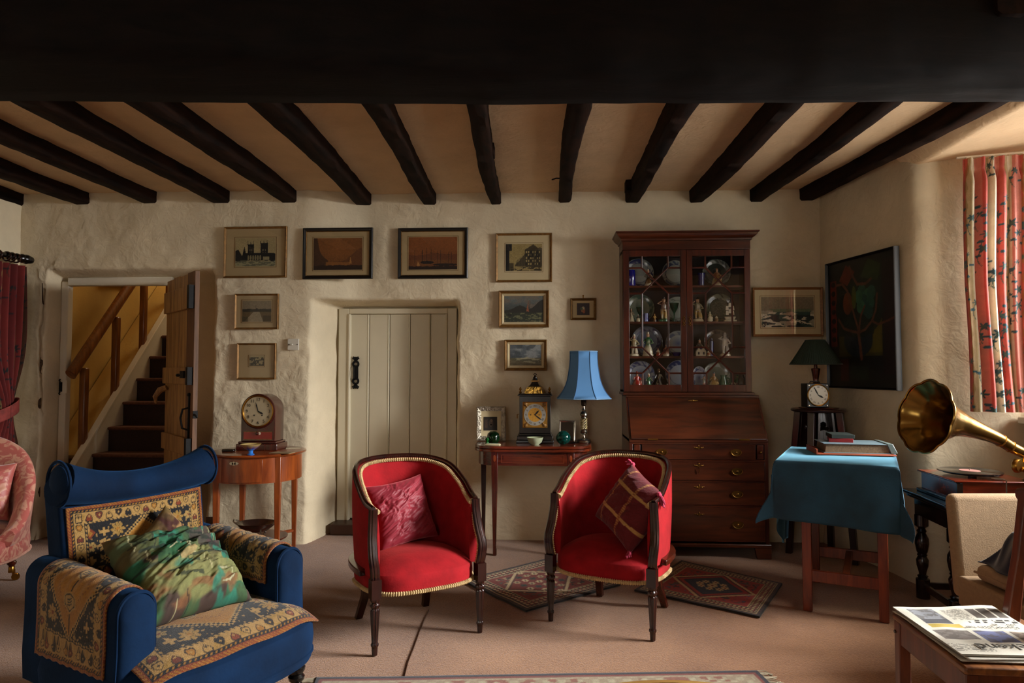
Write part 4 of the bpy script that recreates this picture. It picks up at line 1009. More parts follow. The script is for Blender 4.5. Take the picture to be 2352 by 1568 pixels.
def P_coast(U, V, A):
    p = Pt(U, V, A, '#756a52'); x, y = p.x / A, p.y
    p.c = p.c * (.7 + .5 * y)[:, None]; n = fbm(x * 5, y * 7, 4, 5)
    p.put(y < .55, '#8f8a74'); p.put((y < .55) & (n > .47), '#27443a'); p.put((y < .4) & (fbm(x * 7, y * 9, 4, 15) > .52), '#152420'); p.put((y < .5) & (fbm(x * 6 + 3, y * 10, 4, 25) > .6), '#c4bda6'); p.put((y > .5) & (y < .6) & (n > .5), '#5a6a4c')
    return p.grain(.3, 30).c
def P_abstract(U, V, A):
    p = Pt(U, V, A, '#0c0e0a'); x, y = p.x / A, p.y
    p.rect(.02 * A, .12 * A, .32, .86, '#5c1a0a'); p.rect(.15 * A, .80 * A, .28, .88, '#0f1a10'); p.rect(.15 * A, .80 * A, .24, .40, '#37330a'); p.poly([(.6 * A, .26), (.8 * A, .26), (.8 * A, .62)], '#4c450c')
    p.ell(.45 * A, .36, .18, .13, '#101c24'); p.ell(.47 * A, .62, .30, .24, '#0d1a14'); p.poly([(.17 * A, .85), (.28 * A, .97), (.42 * A, .9), (.3 * A, .8)], '#5a1c0a'); p.poly([(.5 * A, .85), (.62 * A, .98), (.8 * A, .92), (.75 * A, .8)], '#23361a'); p.rect(.82 * A, .98 * A, .1, .95, '#180b0a')
    p.rect(.17 * A, .30 * A, .04, .22, '#3a120a'); p.rect(.32 * A, .6 * A, .05, .16, '#16231a')
    for a in range(7): p.ell((.07) * A, .38 + a * .075, .03, .022, '#0a0c0c')
    for k, (a, b) in enumerate(((.52, .74), (.60, .70), (.55, .66), (.64, .64), (.47, .70), (.58, .60), (.66, .72), (.50, .62), (.62, .57))): p.ell(a * A, b, .05, .052, ('#1d4a38', '#28563c', '#173c34')[k % 3])
    p.ell(.3 * A, .66, .06, .09, '#5a2a10'); p.ell(.40 * A, .70, .03, .09, '#3f4a12')
    T = '#54301f'
    for l, w in (([(.50, .22), (.48, .33), (.46, .42), (.47, .45)], .016), ([(.47, .43), (.42, .52), (.38, .60), (.34, .66), (.30, .76), (.22, .82), (.12, .82)], .011), ([(.47, .45), (.50, .55), (.56, .62)], .010), ([(.46, .42), (.56, .44), (.66, .50), (.72, .58), (.74, .70)], .010), ([(.46, .42), (.34, .44), (.24, .46), (.15, .54)], .010), ([(.66, .50), (.75, .47), (.88, .49), (.97, .51)], .009), ([(.38, .88), (.45, .80), (.58, .79), (.66, .82)], .011), ([(.34, .95), (.38, .88)], .01)):
        p.line([(a * A, b) for a, b in l], w, T)
    return p.grain(.35, 24).c

picture('etching of a twin-towered cathedral in a thin gilt frame', (516, 521, 660, 638), .016, m_gold, P_cathedral, m_mount, (.16, .84, .20, .80))
picture('sepia river gorge print in a black frame above the painted door', (697, 524, 857, 641), .026, m_blackf, P_gorge, m_mount, (.115, .885, .13, .85), double=True)
picture('sepia print of masted ships in harbour, black frame above the painted door', (915, 524, 1075, 640), .026, m_blackf, P_harbour, m_mount, (.115, .885, .13, .87), double=True)
picture('etching of half-timbered street houses in a gilt frame', (1139, 536, 1268, 648), .017, m_gold, P_street, m_mountw, (.15, .85, .20, .81))
picture('small watercolour of a river path in a thin gilt frame', (541, 675, 641, 756), .013, m_gold, P_river, m_mount, (.14, .86, .18, .84))
picture('tiny dark etching in a wide mount and gilt frame above the arched clock', (546, 788, 635, 871), .014, m_gold, P_tiny, m_mount, (.30, .71, .36, .66))
picture('oil seascape with red-sailed boat in a gilt frame', (1146, 668, 1261, 752), .022, m_gold, P_sea1, None, (.06, .94, .08, .92), slip=.018, glass=False, dep=.04)
picture('small grey stormy seascape in a gilt frame above the bracket clock', (1159, 780, 1256, 851), .020, m_gold, P_sea2, None, (.08, .92, .10, .90), slip=.018, glass=False, dep=.035)
mini = picture('miniature painting in a dark gilt frame hung by a brass hook', (1310, 685, 1369, 735), .018, m_goldd, P_mini, None, (.2, .8, .15, .85), glass=False, dep=.022)
MB().tube([(0, -.008, .084), (0, -.012, .098)], .004).ball((0, -.012, .102), .007, 8).build('hanging_hook', m_brass, mini)
picture('sea and rocks print in a pale wood frame beside the tall bureau', (1727, 660, 1889, 773), .018, m_pinef, P_coast, m_mountw, (.10, .90, .16, .84), Y=5.12)
# big abstract canvas on the splayed right wall
a0_ = onY(1936, 700, 4.93); 
ap = thing('abstract_painting', 'large dark abstract painting of branches in a slim black frame', 'picture', (2.098, 4.655, 1.59), math.atan2(4.25 - 5.10, 2.205 - 2.06))
frame_parts(ap, .74, .89, .014, m_blackf, P_abstract, None, None, None, False, .04, False)
# frame bottom seen in the stairwell
sp = thing('stairwell_picture', 'dark framed picture high on the yellow stairwell wall', 'picture', (-3.93, 6.05, 2.30), R(90))
frame_parts(sp, .42, .5, .02, m_blackf, P_river, m_mount, (.2, .8, .2, .8), None, True, .02, False)

# light switch and socket
c_ = onY(674.5, 791, wymin(-2.03, -1.92, 1.41, 1.5) - .002)
sw = thing('light_switch', 'square white light switch beside the painted door recess', 'switch', c_)
m_wpl = M('white_plastic', '#c9c3b4', .35, 0, .04)
MB().box((0, -.006, 0), (.086, .012, .086)).build('plate', m_wpl, sw, bevel=.003)
MB().box((-.012, -.016, 0), (.022, .014, .012)).build('toggle', m_wpl, sw, bevel=.004)
for sx in (-.032, .032): MB().lathe([(.0035, 0), (.0035, .002)], 12, (sx, -.0135, 0), ax=(0, -1, 0)).build('screw', m_iron, sw)
sk = thing('wall_socket', 'cream double power socket low on the right wall', 'socket', (2.135, 4.44, .455), math.atan2(4.25 - 5.10, 2.205 - 2.06))
MB().box((0, -.006, 0), (.146, .014, .086)).build('plate', m_wpl, sk, bevel=.003)
for sx in (-.036, .036):
    MB().box((sx, -.015, .024), (.012, .008, .02)).build('rocker', m_wpl, sk, bevel=.002)
    for dx, dz in ((0, .002), (-.011, -.016), (.011, -.016)): MB().box((sx + dx, -.0135, dz), (.006, .003, .008)).build('pin_hole', m_iron, sk)

# ================================================================== DRUM TABLE AND ITS THINGS
m_sat = WOOD('satinwood', '#6a2b0e', '#a04e1c', .28, 'z', 3, .4, .05, 8)
m_satx = WOOD('satinwood_top', '#6a2b0e', '#9a4a1c', .25, 'x', 3, .5, .05, 8)
DT = (-2.0, 4.655, 0)
dt = thing('drum_table', 'round drum table in glossy red-brown wood with square tapered legs', 'table', DT)
MB().lathe([(.295, .694), (.312, .700), (.318, .708), (.312, .716), (.30, .718), (.001, .718)], 56).build('table_top', m_satx, dt)
MB().lathe([(.27, .53), (.29, .53), (.29, .694), (.27, .694)], 64).build('apron', m_sat, dt)
a0, a1 = R(-118), R(-62); dr = MB(); vs = []
pts = [(.296 * math.cos(a), .296 * math.sin(a)) for a in np.linspace(a0, a1, 20)]; pin = [(.285 * math.cos(a), .285 * math.sin(a)) for a in np.linspace(a1, a0, 20)]
dw = MB().prism(pts + pin, .540, .688, 'xy').build('drawer', m_sat, dt, bevel=.001)
ec = MB()
for s in (-1, 1): ec.lathe([(.011, 0), (.010, .003)], 16, (-.035 + s * .016, -.297, .665), ax=(0, -1, 0), sx=1.3)
ec.lathe([(.014, 0), (.013, .003)], 16, (-.035, -.297, .665), ax=(0, -1, 0))
ec.build('escutcheon', m_silver, dw)
for a in (-41, 52, 135, -133):
    c = (.282 * math.cos(R(a)), .282 * math.sin(R(a)))
    MB().box((c[0], c[1], .35), (.046, .046, .70), R(a * 0 + 8), .55).build('leg', m_sat, dt, bevel=.003)
MB().lathe([(.001, .115), (.19, .115), (.20, .122), (.20, .130), (.001, .132)], 40).build('lower_shelf', m_mahx, dt)
for a in (-41, 52, 135, -133): MB().tube([(.15 * math.cos(R(a)), .15 * math.sin(R(a)), .12), (.285 * math.cos(R(a)), .285 * math.sin(R(a)), .12)], .012, 6).build('shelf_bracket', m_sat, dt)

def text_mesh(s, size, mat, parent, mtx, name='numeral', ext=.0004):
    cu = bpy.data.curves.new(name, 'FONT'); cu.body = s; cu.size = size; cu.align_x = 'CENTER'; cu.align_y = 'CENTER'; cu.extrude = ext
    o = bpy.data.objects.new(name, cu); COL.objects.link(o)
    dg = bpy.context.evaluated_depsgraph_get(); me = bpy.data.meshes.new_from_object(o.evaluated_get(dg))
    bpy.data.objects.remove(o, do_unlink=True); me.transform(mtx); me.materials.clear(); me.materials.append(mat)
    n = bpy.data.objects.new(name, me); COL.objects.link(n); n.parent = parent; return n
FACE = Matrix(((1, 0, 0, 0), (0, 0, -1, 0), (0, 1, 0, 0), (0, 0, 0, 1)))   # text plane -> x/z facing -y
m_ink = M('black_ink', '#0a0908', .6)
def clock_hands(parent, y, cz, rh, rm, ah, am, mat, cx=0):
    for nm, r, a, w in (('hour_hand', rh, ah, .006), ('minute_hand', rm, am, .0042)):
        a = R(a); d = Vector((math.sin(a), 0, math.cos(a))); s = Vector((d.z, 0, -d.x)); c = Vector((cx, y, cz))
        pts = [c - d * r * .12 - s * w * .4, c + s * w * .6, c + d * r * .6 + s * w * 1.1, c + d * r, c + d * r * .6 - s * w * 1.1, c - s * w * .6]
        MB().add([tuple(p) for p in pts], [(0, 1, 2, 3, 4, 5)]).build(nm, mat, parent, False)
def disc(parent, name, r, y, cz, mat, cx=0, n=40, r0=0):
    q = max(r0, .0005); return MB().lathe([(q, 0), (r, 0), (r, .002), (q, .002), (q, 0)], n, (cx, y, cz), ax=(0, -1, 0), cap=False).build(name, mat, parent)
# arched mantel clock
m_clk = WOOD('clock_mahogany', '#2c0d0a', '#4f1b14', .22, 'z', 3, .5, .03, 8)
mc = thing('mantel_clock', 'arched mahogany mantel clock with silvered dial on the drum table', 'clock', (-2.005, 4.72, .718))
MB().bx(-.145, .145, -.095, .10, 0, .045).bx(-.135, .135, -.085, .09, .045, .06).build('base', m_clk, mc, bevel=.005)
ar_ = [(-.12, .06), (.12, .06)] + [(.12 * math.cos(a), .268 + .118 * math.sin(a)) for a in np.linspace(0, PI, 28)]
MB().prism(ar_, -.07, .085, 'xz').build('case', m_clk, mc, bevel=.003)
MB().box((0, -.071, .10), (.20, .004, .05)).build('inlaid_panel', M('red_panel', '#7a1410', .25, 0, .2, 10, coat=.4), mc)
for q in ((0, .126), (0, .074)): MB().box((q[0], -.073, q[1]), (.20, .003, .003)).build('stringing', m_gold, mc)
m_dial = M('silvered_dial', '#a89c82', .35, .35, .08, 14)
disc(mc, 'dial', .103, -.070, .268, m_dial)
MB().tube([(.107 * math.cos(a), -.076, .268 + .107 * math.sin(a)) for a in np.linspace(0, 2 * PI, 49)[:-1]], .006, 8, True).build('bezel', m_brass, mc)
MB().tube([(.113 * math.cos(a), -.072, .268 + .113 * math.sin(a)) for a in np.linspace(0, 2 * PI, 49)[:-1]], .008, 8, True).build('surround', m_clk, mc)
for k in range(12):
    a = 2 * PI * (k + 1) / 12; text_mesh(str(k + 1), .030, m_ink, mc, Matrix.Translation((.080 * math.sin(a), -.0735, .268 + .080 * math.cos(a))) @ FACE)
clock_hands(mc, -.0745, .268, .045, .068, 118, -16, m_ink)
for sx in (-.028, .028): disc(mc, 'winding_hole', .005, -.0725, .24, m_ink, sx, 12)
disc(mc, 'crescent', .010, -.0735, .115, M('pearl', '#c9b9a0', .3), .012, 20); MB().ball((-.002, -.078, .115), .013, 10, (1, .4, 1)).build('knob', m_clk, mc)
# blue footed bowl
def painted(name, rows, rough=.25, **k): return VC(name, rough, 0, 200, .001, 0, .4, **k)
m_china = VC('glazed_china', .22, 0, 300, .001, 0, .5)
fb = thing('footed_bowl', 'small blue enamelled footed bowl in front of the mantel clock', 'bowl', (*onZ(576, 1044, .718).xy, .718))
def blu(V):
    z = V[:, 2]; a = np.arctan2(V[:, 1], V[:, 0]); c = np.where((np.sin(a * 9) * np.sin(z * 260) > .1)[:, None], np.array(hx('#2a2a8a')), np.array(hx('#6a4a5a'))); c[z < .03] = hx('#2a6fc0'); c[z > .066] = hx('#b09a5a'); return c
MB().lathe([(.022, 0), (.024, .003), (.014, .010), (.014, .026), (.02, .03), (.045, .046), (.066, .070), (.063, .070), (.04, .048), (.001, .036)], 36, cap=False).build('body', m_china, fb, col=blu)
pp = thing('spectacle_case', 'slim dark spectacle case lying on the drum table', 'case', (*onZ(525, 1037, .718).xy, .718), R(4))
MB().box((0, 0, .008), (.085, .035, .016)).build('lower_shell', m_ebon, pp, bevel=.006); MB().box((0, 0, .018), (.083, .033, .004)).build('lid', m_silver, pp, bevel=.002)
for nm, lab, px_, w, d, rz in (('folded_letter', 'folded white letter at the right of the mantel clock', (674, 1029), .10, .07, 20), ('envelope', 'brown envelope under the corner of the mantel clock', (648, 1040), .15, .08, -12)):
    v = onZ(*px_, .719); e = thing(nm, lab, 'paper', (v.x, v.y, .7185), R(rz)); MB().box((0, 0, .002), (w, d, .003)).build('sheet', M(nm, '#b3a486' if nm[0] == 'f' else '#8a7452', .9), e); MB().box((.01, .005, .0042), (w * .86, d * .8, .0016)).build('flap', M(nm, '#000000'), e)
# silver basket on the lower shelf
sb = thing('silver_basket', 'pierced silver basket with loop handles under the drum table', 'bowl', (DT[0] + .0, DT[1] - .02, .132))
MB().lathe([(.05, .035), (.075, .04), (.115, .07), (.135, .092), (.138, .096), (.133, .094), (.11, .072), (.07, .044), (.001, .040)], 48, sx=1, sy=.8, cap=False).build('body', m_silver, sb)
for s in (-1, 1): MB().tube([(s * .125, -.03, .088), (s * .150, -.025, .104), (s * .158, 0, .112), (s * .150, .025, .104), (s * .125, .03, .088)], .005, 8).build('handle', m_silver, sb)
for a in (45, 135, 225, 315): MB().tube([(.05 * math.cos(R(a)), .04 * math.sin(R(a)), .038), (.07 * math.cos(R(a)), .055 * math.sin(R(a)), .022), (.055 * math.cos(R(a)), .045 * math.sin(R(a)), .006)], [.009, .007, .006], 8).build('foot', m_silver, sb)

# ================================================================== CARD TABLE AND ITS THINGS
CT = (-.106, 4.905, 0); ZT = .75
ct = thing('card_table', 'inlaid mahogany fold-over card table with slender tapered legs', 'table', CT)
m_cross = WOOD('crossband', '#3a140a', '#7a3015', .22, 'x', 4, .5, .03, 6)
def dshape(hw, y0, y1, r, n=12):
    p = [(hw, y1), (-hw, y1)]; p += [(-hw + r - r * math.cos(a), y0 + r - r * math.sin(a)) for a in np.linspace(0, PI / 2, n)]; p += [(hw - r + r * math.sin(a), y0 + r - r * math.cos(a)) for a in np.linspace(0, PI / 2, n)]; return p
MB().prism(dshape(.41, -.215, .215, .16), .731, .75, 'xy').build('table_top', m_cross, ct, bevel=.003)
MB().prism(dshape(.412, -.217, .215, .16), .709, .728, 'xy').build('folded_leaf', m_cross, ct, bevel=.004)
ap_ = MB().prism(dshape(.385, -.19, .20, .145), .615, .709, 'xy').build('apron', m_mahx, ct, bevel=.001)
m_inl = M('satinwood_inlay', '#7a3412', .3, 0, .15, 20)
def inlay(x0, x1, z0, z1, y, par):
    MB().bx(x0, x1, y - .001, y, z0, z0 + .003).bx(x0, x1, y - .001, y, z1 - .003, z1).bx(x0, x0 + .003, y - .001, y, z0, z1).bx(x1 - .003, x1, y - .001, y, z0, z1).build('stringing', m_inl, par, False)
inlay(-.215, .215, .633, .690, -.1905, ap_); MB().bx(-.20, .20, -.1912, -.190, .643, .680).build('inlaid_panel', m_cross, ap_, False)
for sx in (-.262, .262):
    lg = MB().box((sx, -.172, .354), (.048, .042, .709), 0, .42).build('leg', m_mah, ct, bevel=.002)
    MB().lathe([(.001, 0), (.018, 0), (.001, .002)], 20, (sx, -.194, .665), ax=(0, -1, 0), sx=.55, sy=1.3).build('oval_patera', m_inl, lg)
    MB().box((sx, -.151, .02), (.026, .024, .045)).build('spade_foot', m_dkmah, lg, bevel=.002)
for sx in (-.37, .37): MB().box((sx, .17, .354), (.042, .042, .709), 0, .5).build('leg', m_dkmah, ct, bevel=.002)

# silver photograph frame
fp = onZ(1128, 1008, ZT)
sf = thing('silver_photo_frame', 'ornate embossed silver photograph frame on the card table', 'photo frame', (onY(1128, 1000, 5.02).x, 5.02, ZT + .004), R(6))
m_emb = M('embossed_silver', '#a29a8a', .3, .9, .35, 70, 1.0, 60, .012)
q = MB(); q.T = Matrix.Rotation(R(-9), 4, 'X')
q2 = frame_mesh(.215, .25, .034, .016); q.add([(x, y, z + .125) for x, y, z in q2.v], q2.f); q.build('frame', m_emb, sf, ang=20)
q = MB(); q.T = Matrix.Rotation(R(-9), 4, 'X'); q.bx(-.08, .08, -.006, -.001, .03, .22).build('mount', m_mountw, sf, False)
def P_portrait(U, V, A):
    p = Pt(U, V, A, '#1e150d'); p.ell(.55 * A, .55, .16, .3, '#3a2a1a'); p.ell(.58 * A, .72, .09, .11, '#5a4430'); p.rect(.1 * A, .3 * A, .2, .8, '#3a2818'); return p.grain(.4, 20).c
def tilted(t, x0, x1, z0, z1, y, ang_, paint, mat, name='photograph'):
    c, s = math.cos(ang_), math.sin(ang_)
    return vgrid(name, 40, 40, lambda U, V: (x0 + (x1 - x0) * U, y * c - (z0 + (z1 - z0) * V) * s * -1, (z0 + (z1 - z0) * V) * c + y * 0), lambda U, V: paint(U, V, (x1 - x0) / (z1 - z0)), mat, t)
tilted(sf, -.055, .045, .075, .175, -.008, R(9), P_portrait, m_print)
MB().tube([(0, .012, .12), (0, .10, .004)], .008, 6).build('strut', m_ebon, sf)

# bracket clock
bk_ = thing('bracket_clock', 'ebonised bracket clock with pierced gilt basket top and brass dial', 'clock', (-.093, 5.0, ZT))
MB().bx(-.135, .135, -.095, .095, 0, .02).bx(-.128, .128, -.088, .088, .02, .05).bx(-.120, .120, -.08, .08, .05, .065).build('base', m_ebon, bk_, bevel=.004)
for sx in (-.12, .12): MB().ball((sx, -.08, .012), .012, 10).build('foot', m_brass, bk_)
MB().bx(-.112, .112, -.072, .075, .065, .335).build('case', m_ebon, bk_, bevel=.003)
MB().bx(-.125, .125, -.085, .085, .335, .345).bx(-.119, .119, -.079, .08, .345, .352).build('cornice', m_ebon, bk_, bevel=.003)
MB().bx(-.083, .083, -.0745, -.072, .112, .288).build('dial_plate', M('gilt_dial', '#8a6320', .4, .35, .2, 40), bk_, False)
frame_mesh(.176, .186, .006, .004).build('dial_frame', m_brass, bk_).location = (0, -.0735, .20)
disc(bk_, 'chapter_ring', .078, -.0748, .20, M('silver_ring', '#98958c', .4, .3, .1, 20), 0, 48, .05)
disc(bk_, 'dial_centre', .050, -.0748, .20, M('matt_gilt', '#b8862e', .45, .25, .2, 90), 0, 40)
RN = ['XII', 'I', 'II', 'III', 'IIII', 'V', 'VI', 'VII', 'VIII', 'IX', 'X', 'XI']
for k in range(12):
    a = 2 * PI * k / 12; text_mesh(RN[k], .019, m_ink, bk_, Matrix.Translation((.064 * math.sin(a), -.0775, .20 + .064 * math.cos(a))) @ FACE @ Matrix.Rotation(-a, 4, 'Z'))
clock_hands(bk_, -.0785, .20, .045, .064, 42, 128, m_ink)
for sx in (-.03, .03): disc(bk_, 'winding_hole', .004, -.077, .20, m_ink, sx, 12)
for sx in (-.068, .068):
    for z_ in (.125, .275): MB().ball((sx, -.076, z_), .014, 10, (1, .3, 1)).tube([(sx, -.077, z_), (sx * .8, -.077, z_ + (.02 if z_ < .2 else -.02))], .005).build('spandrel', m_gold, bk_)
bp_ = [(.092, .352), (.088, .362), (.085, .372), (.066, .398), (.058, .402)]
MB().lathe([(r * 1.18, z) for r, z in bp_], 4, sx=1, sy=.72).build('basket', m_gold, bk_)
gb = [o for o in bk_.children if o.name.startswith('basket')][0]
gb.data.transform(Matrix.Rotation(R(45), 4, 'Z')); gb.data.materials[0] = M('pierced_gilt', '#9a7430', .35, .9, .5, 60, 1.0, 50, .02)
MB().lathe([(.068, .402), (.05, .412), (.036, .43), (.034, .436)], 4, sx=1, sy=.8).build('bell_top', m_ebon, bk_).data.transform(Matrix.Rotation(R(45), 4, 'Z'))
MB().lathe([(.042, .436), (.044, .441), (.042, .446)], 4).build('gilt_band', m_gold, bk_).data.transform(Matrix.Rotation(R(45), 4, 'Z'))
MB().lathe([(.026, .446), (.018, .455), (.016, .468), (.008, .472), (.010, .478), (.004, .484)], 16).tube([(-.012, 0, .486), (-.006, 0, .494), (.006, 0, .494), (.012, 0, .486)], .003).build('finial', m_ebon, bk_)
for sx in (-.105, .105):
    MB().lathe([(.006, .352), (.012, .362), (.005, .372), (.011, .382), (.006, .394), (.002, .40)], 12, (sx, -.062, 0)).build('corner_finial', m_brass, bk_)
MB().tube([(-.118, -.02, .20), (-.13, -.02, .20), (-.13, -.02, .17)], .004).build('side_handle', m_brass, bk_)

def at(px_, Y_, z=ZT): v = onY(px_, 1010, Y_); return (v.x, Y_, z)
gd = thing('glass_dump', 'dark green glass dump paperweight in front of the silver frame', 'paperweight', at(1133, 4.87))
MB().lathe([(.001, 0), (.03, 0), (.043, .02), (.046, .045), (.040, .070), (.022, .085), (.001, .088)], 32, cap=False).build('body', GLASS('bottle_green', '#0d3a1c'), gd)
g2 = thing('glass_bud', 'little bright green glass drop beside the dark green dump', 'ornament', at(1119, 4.83))
MB().lathe([(.001, 0), (.011, 0), (.013, .010), (.008, .020), (.014, .032), (.010, .045), (.001, .048)], 20, cap=False).build('body', GLASS('leaf_green', '#2f9a45'), g2)
sd = thing('soapstone_dish', 'small pale rectangular dish at the front edge of the card table', 'dish', at(1132, 4.745), R(-6))
MB().box((0, 0, .005), (.105, .045, .010)).build('base', m_mountw, sd, bevel=.003); MB().box((0, 0, .011), (.09, .032, .003)).build('tray', M('pale_soap', '#b9bfa0', .5), sd, bevel=.001)
cb = thing('celadon_bowl', 'ribbed pale celadon bowl in front of the bracket clock', 'bowl', at(1229, 4.80))
MB().lathe([(.026, 0), (.028, .004), (.046, .018), (.056, .046), (.058, .052), (.055, .050), (.042, .02), (.001, .010)], 64, flute=.03, nfl=32, cap=False).build('body', M('celadon', '#9aa283', .35, 0, .12, 30, coat=.3), cb)
tb = thing('bubble_paperweight', 'round teal bubble glass paperweight on the card table', 'paperweight', at(1294, 4.80))
MB().ball((0, 0, .050), .050, 28, (1, 1, .98)).build('body', GLASS('teal_glass', '#0c6a60'), tb)
bm_ = MB(); rr = random.Random(4)
for k in range(40):
    d = Vector((rr.uniform(-1, 1), rr.uniform(-1, 1), rr.uniform(-1, 1))).normalized() * rr.uniform(.015, .043); bm_.ball((d.x, d.y, d.z + .05), rr.uniform(.0025, .005), 6)
tag(bm_.build('air_bubbles', M('bubble', '#7fd0c0', .1, .6), tb), kind='stuff')
pf_ = thing('small_photo_frame', 'small dark photograph frame leaning behind the teal paperweight', 'photo frame', (at(1302, 4.95)[0], 4.97, ZT + .002), R(-10))
q = MB(); q.T = Matrix.Rotation(R(-14), 4, 'X'); f_ = frame_mesh(.118, .155, .013, .010); q.add([(x, y, z + .0775) for x, y, z in f_.v], f_.f); q.build('frame', m_silver, pf_, ang=20)
q = MB(); q.T = Matrix.Rotation(R(-14), 4, 'X'); q.bx(-.048, .048, -.006, -.001, .012, .143).build('photograph', M('dark_photo', '#14100f', .2, 0, .4, 30, coat=.6), pf_, False)
MB().tube([(0, .02, .08), (0, .065, .002)], .006, 6).build('strut', m_ebon, pf_)
ky = thing('folded_spectacles', 'slim dark folded spectacles lying by the lamp foot', 'spectacles', at(1315, 4.86))
MB().tube([(-.03, 0, .006), (-.01, .004, .006), (.01, .004, .006), (.03, 0, .006)], .004).build('frame', m_ebon, ky); MB().tube([(-.03, 0, .006), (.02, .02, .006)], .003).build('arm', m_ebon, ky)

def facet_shade(prof, n, rot, cy=1.0):
    vs = []; fs = []
    for r, z in prof: vs += [(r * math.cos(rot + 2 * PI * k / n), r * math.sin(rot + 2 * PI * k / n) * cy, z) for k in range(n)]
    for i in range(len(prof) - 1):
        for k in range(n): fs.append((i * n + k, i * n + (k + 1) % n, (i + 1) * n + (k + 1) % n, (i + 1) * n + k))
    return MB().add(vs, fs)
bl = thing('table_lamp', 'brass and ivory table lamp with flared blue panelled shade', 'lamp', (.258, 4.955, ZT))
MB().lathe([(.052, 0), (.055, .006), (.050, .014), (.052, .020), (.046, .028), (.030, .034), (.001, .036)], 32).build('base', m_silver, bl)
m_ivory = M('carved_ivory', '#a89868', .45, .1, .3, 50, .8, 60, .006)
MB().lathe([(.016, .034), (.010, .044), (.010, .058), (.022, .066), (.026, .078), (.020, .09), (.022, .096), (.015, .10), (.013, .13), (.015, .17), (.022, .176), (.018, .186), (.027, .198), (.024, .214), (.012, .226), (.015, .236), (.009, .25), (.009, .268)], 24).build('stem', m_silver, bl)
for k in range(5):
    MB().tube([(.021 * math.cos(a), .021 * math.sin(a), .10 + .072 * t) for t in np.linspace(0, 1, 14) for a in [2 * PI * (k / 5 + t * .8)]], .004, 6).build('carved_vine', m_ivory, bl)
MB().lathe([(.012, .262), (.018, .268), (.019, .31), (.014, .318)], 20).build('lamp_holder', M('dark_bronze', '#2a1c10', .4, .8), bl)
m_bls = M('blue_silk', '#4f82b4', .7, 0, .06, 5, .15, 300, .001, sheen=.3)
sp_ = [(.205, .318), (.180, .345), (.158, .375), (.140, .41), (.126, .45), (.116, .50), (.108, .55), (.104, .60), (.104, .655)]
sh = facet_shade(sp_, 8, R(22.5)).build('lamp_shade', m_bls, bl, ang=20)
sol = sh.modifiers.new('solid', 'SOLIDIFY'); sol.thickness = .002
for (r, z) in (sp_[0], sp_[-1]): MB().tube([(r * 1.004 * math.cos(R(22.5) + 2 * PI * k / 8), r * 1.004 * math.sin(R(22.5) + 2 * PI * k / 8), z) for k in range(8)], .004, 6, True).build('trim', M('pale_blue_braid', '#6f97bb', .7), sh)
for k in range(8): MB().tube([(r * 1.006 * math.cos(R(22.5) + 2 * PI * k / 8), r * 1.006 * math.sin(R(22.5) + 2 * PI * k / 8), z) for r, z in sp_], .0025, 5).build('panel_braid', M('blue_braid', '#35618f', .7), sh)

# ================================================================== BUREAU BOOKCASE
m_bur = WOOD('bureau_mahogany', '#2e140a', '#5e2a13', .28, 'x', 2.2, .3, .04, 10)
m_burv = WOOD('bureau_mahogany_v', '#2e120a', '#5c2613', .28, 'z', 2.4, .3, .04, 9)
m_brs = M('old_brass', '#7d5c2c', .36, 1, .25, 12)
m_burd = M('bureau_inside', '#1a0a06', .6, 0, .3, 8)
BX0, BX1, BYF, BYB = .555, 1.490, 4.735, 5.175
bu = thing('bureau_bookcase', 'tall mahogany bureau bookcase with glazed doors and slope front', 'bureau')
# chest carcase
MB().bx(BX0, BX0 + .025, BYF, BYB, .08, .80).bx(BX1 - .025, BX1, BYF, BYB, .08, .80).bx(BX0, BX1, BYB - .02, BYB, .08, 1.06).bx(BX0, BX1, BYF + .005, BYB, .075, .095).build('carcase', m_burv, bu, bevel=.002)
MB().bx(BX0 - .012, BX1 + .012, BYF - .014, BYB, .075, .10).build('base_moulding', m_bur, bu, bevel=.006)
for sx in (BX0 + .05, BX1 - .05): MB().prism([(sx - .06, 0), (sx + .035, 0), (sx + .05, .075), (sx - .06, .075)] if sx < 1 else [(sx - .035, 0), (sx + .06, 0), (sx + .06, .075), (sx - .05, .075)], BYF - .008, BYF + .03).build('bracket_foot', m_bur, bu, bevel=.003)
def bail(par, x, z, y):
    MB().lathe([(.001, .004), (.012, .0045), (.016, .002), (.034, .0035), (.038, .0015), (.040, 0)], 36, (x, y, z), ax=(0, -1, 0), sx=.62 * 1.0, sy=1.0).build('back_plate', m_brs, par).data.transform(Matrix.Translation((x, y, z)) @ Matrix.Diagonal((1.0, 1, 1.0, 1)) @ Matrix.Translation((-x, -y, -z)))
    MB().tube([(x - .030, y - .006, z + .006), (x - .030, y - .012, z), (x - .022, y - .014, z - .014), (x, y - .015, z - .019), (x + .022, y - .014, z - .014), (x + .030, y - .012, z), (x + .030, y - .006, z + .006)], .0032, 8).build('bail_handle', m_brs, par)
def escut(par, x, z, y):
    MB().lathe([(.001, .002), (.009, .002), (.010, 0)], 16, (x, y, z), ax=(0, -1, 0)).ball((x - .017, y, z), .008, 8, (1.2, .3, .7)).ball((x + .017, y, z), .008, 8, (1.2, .3, .7)).ball((x - .029, y, z + .003), .005, 8, (1.2, .3, .7)).ball((x + .029, y, z + .003), .005, 8, (1.2, .3, .7)).ball((x, y, z + .013), .006, 8, (.7, .3, 1)).build('escutcheon', m_brs, par)
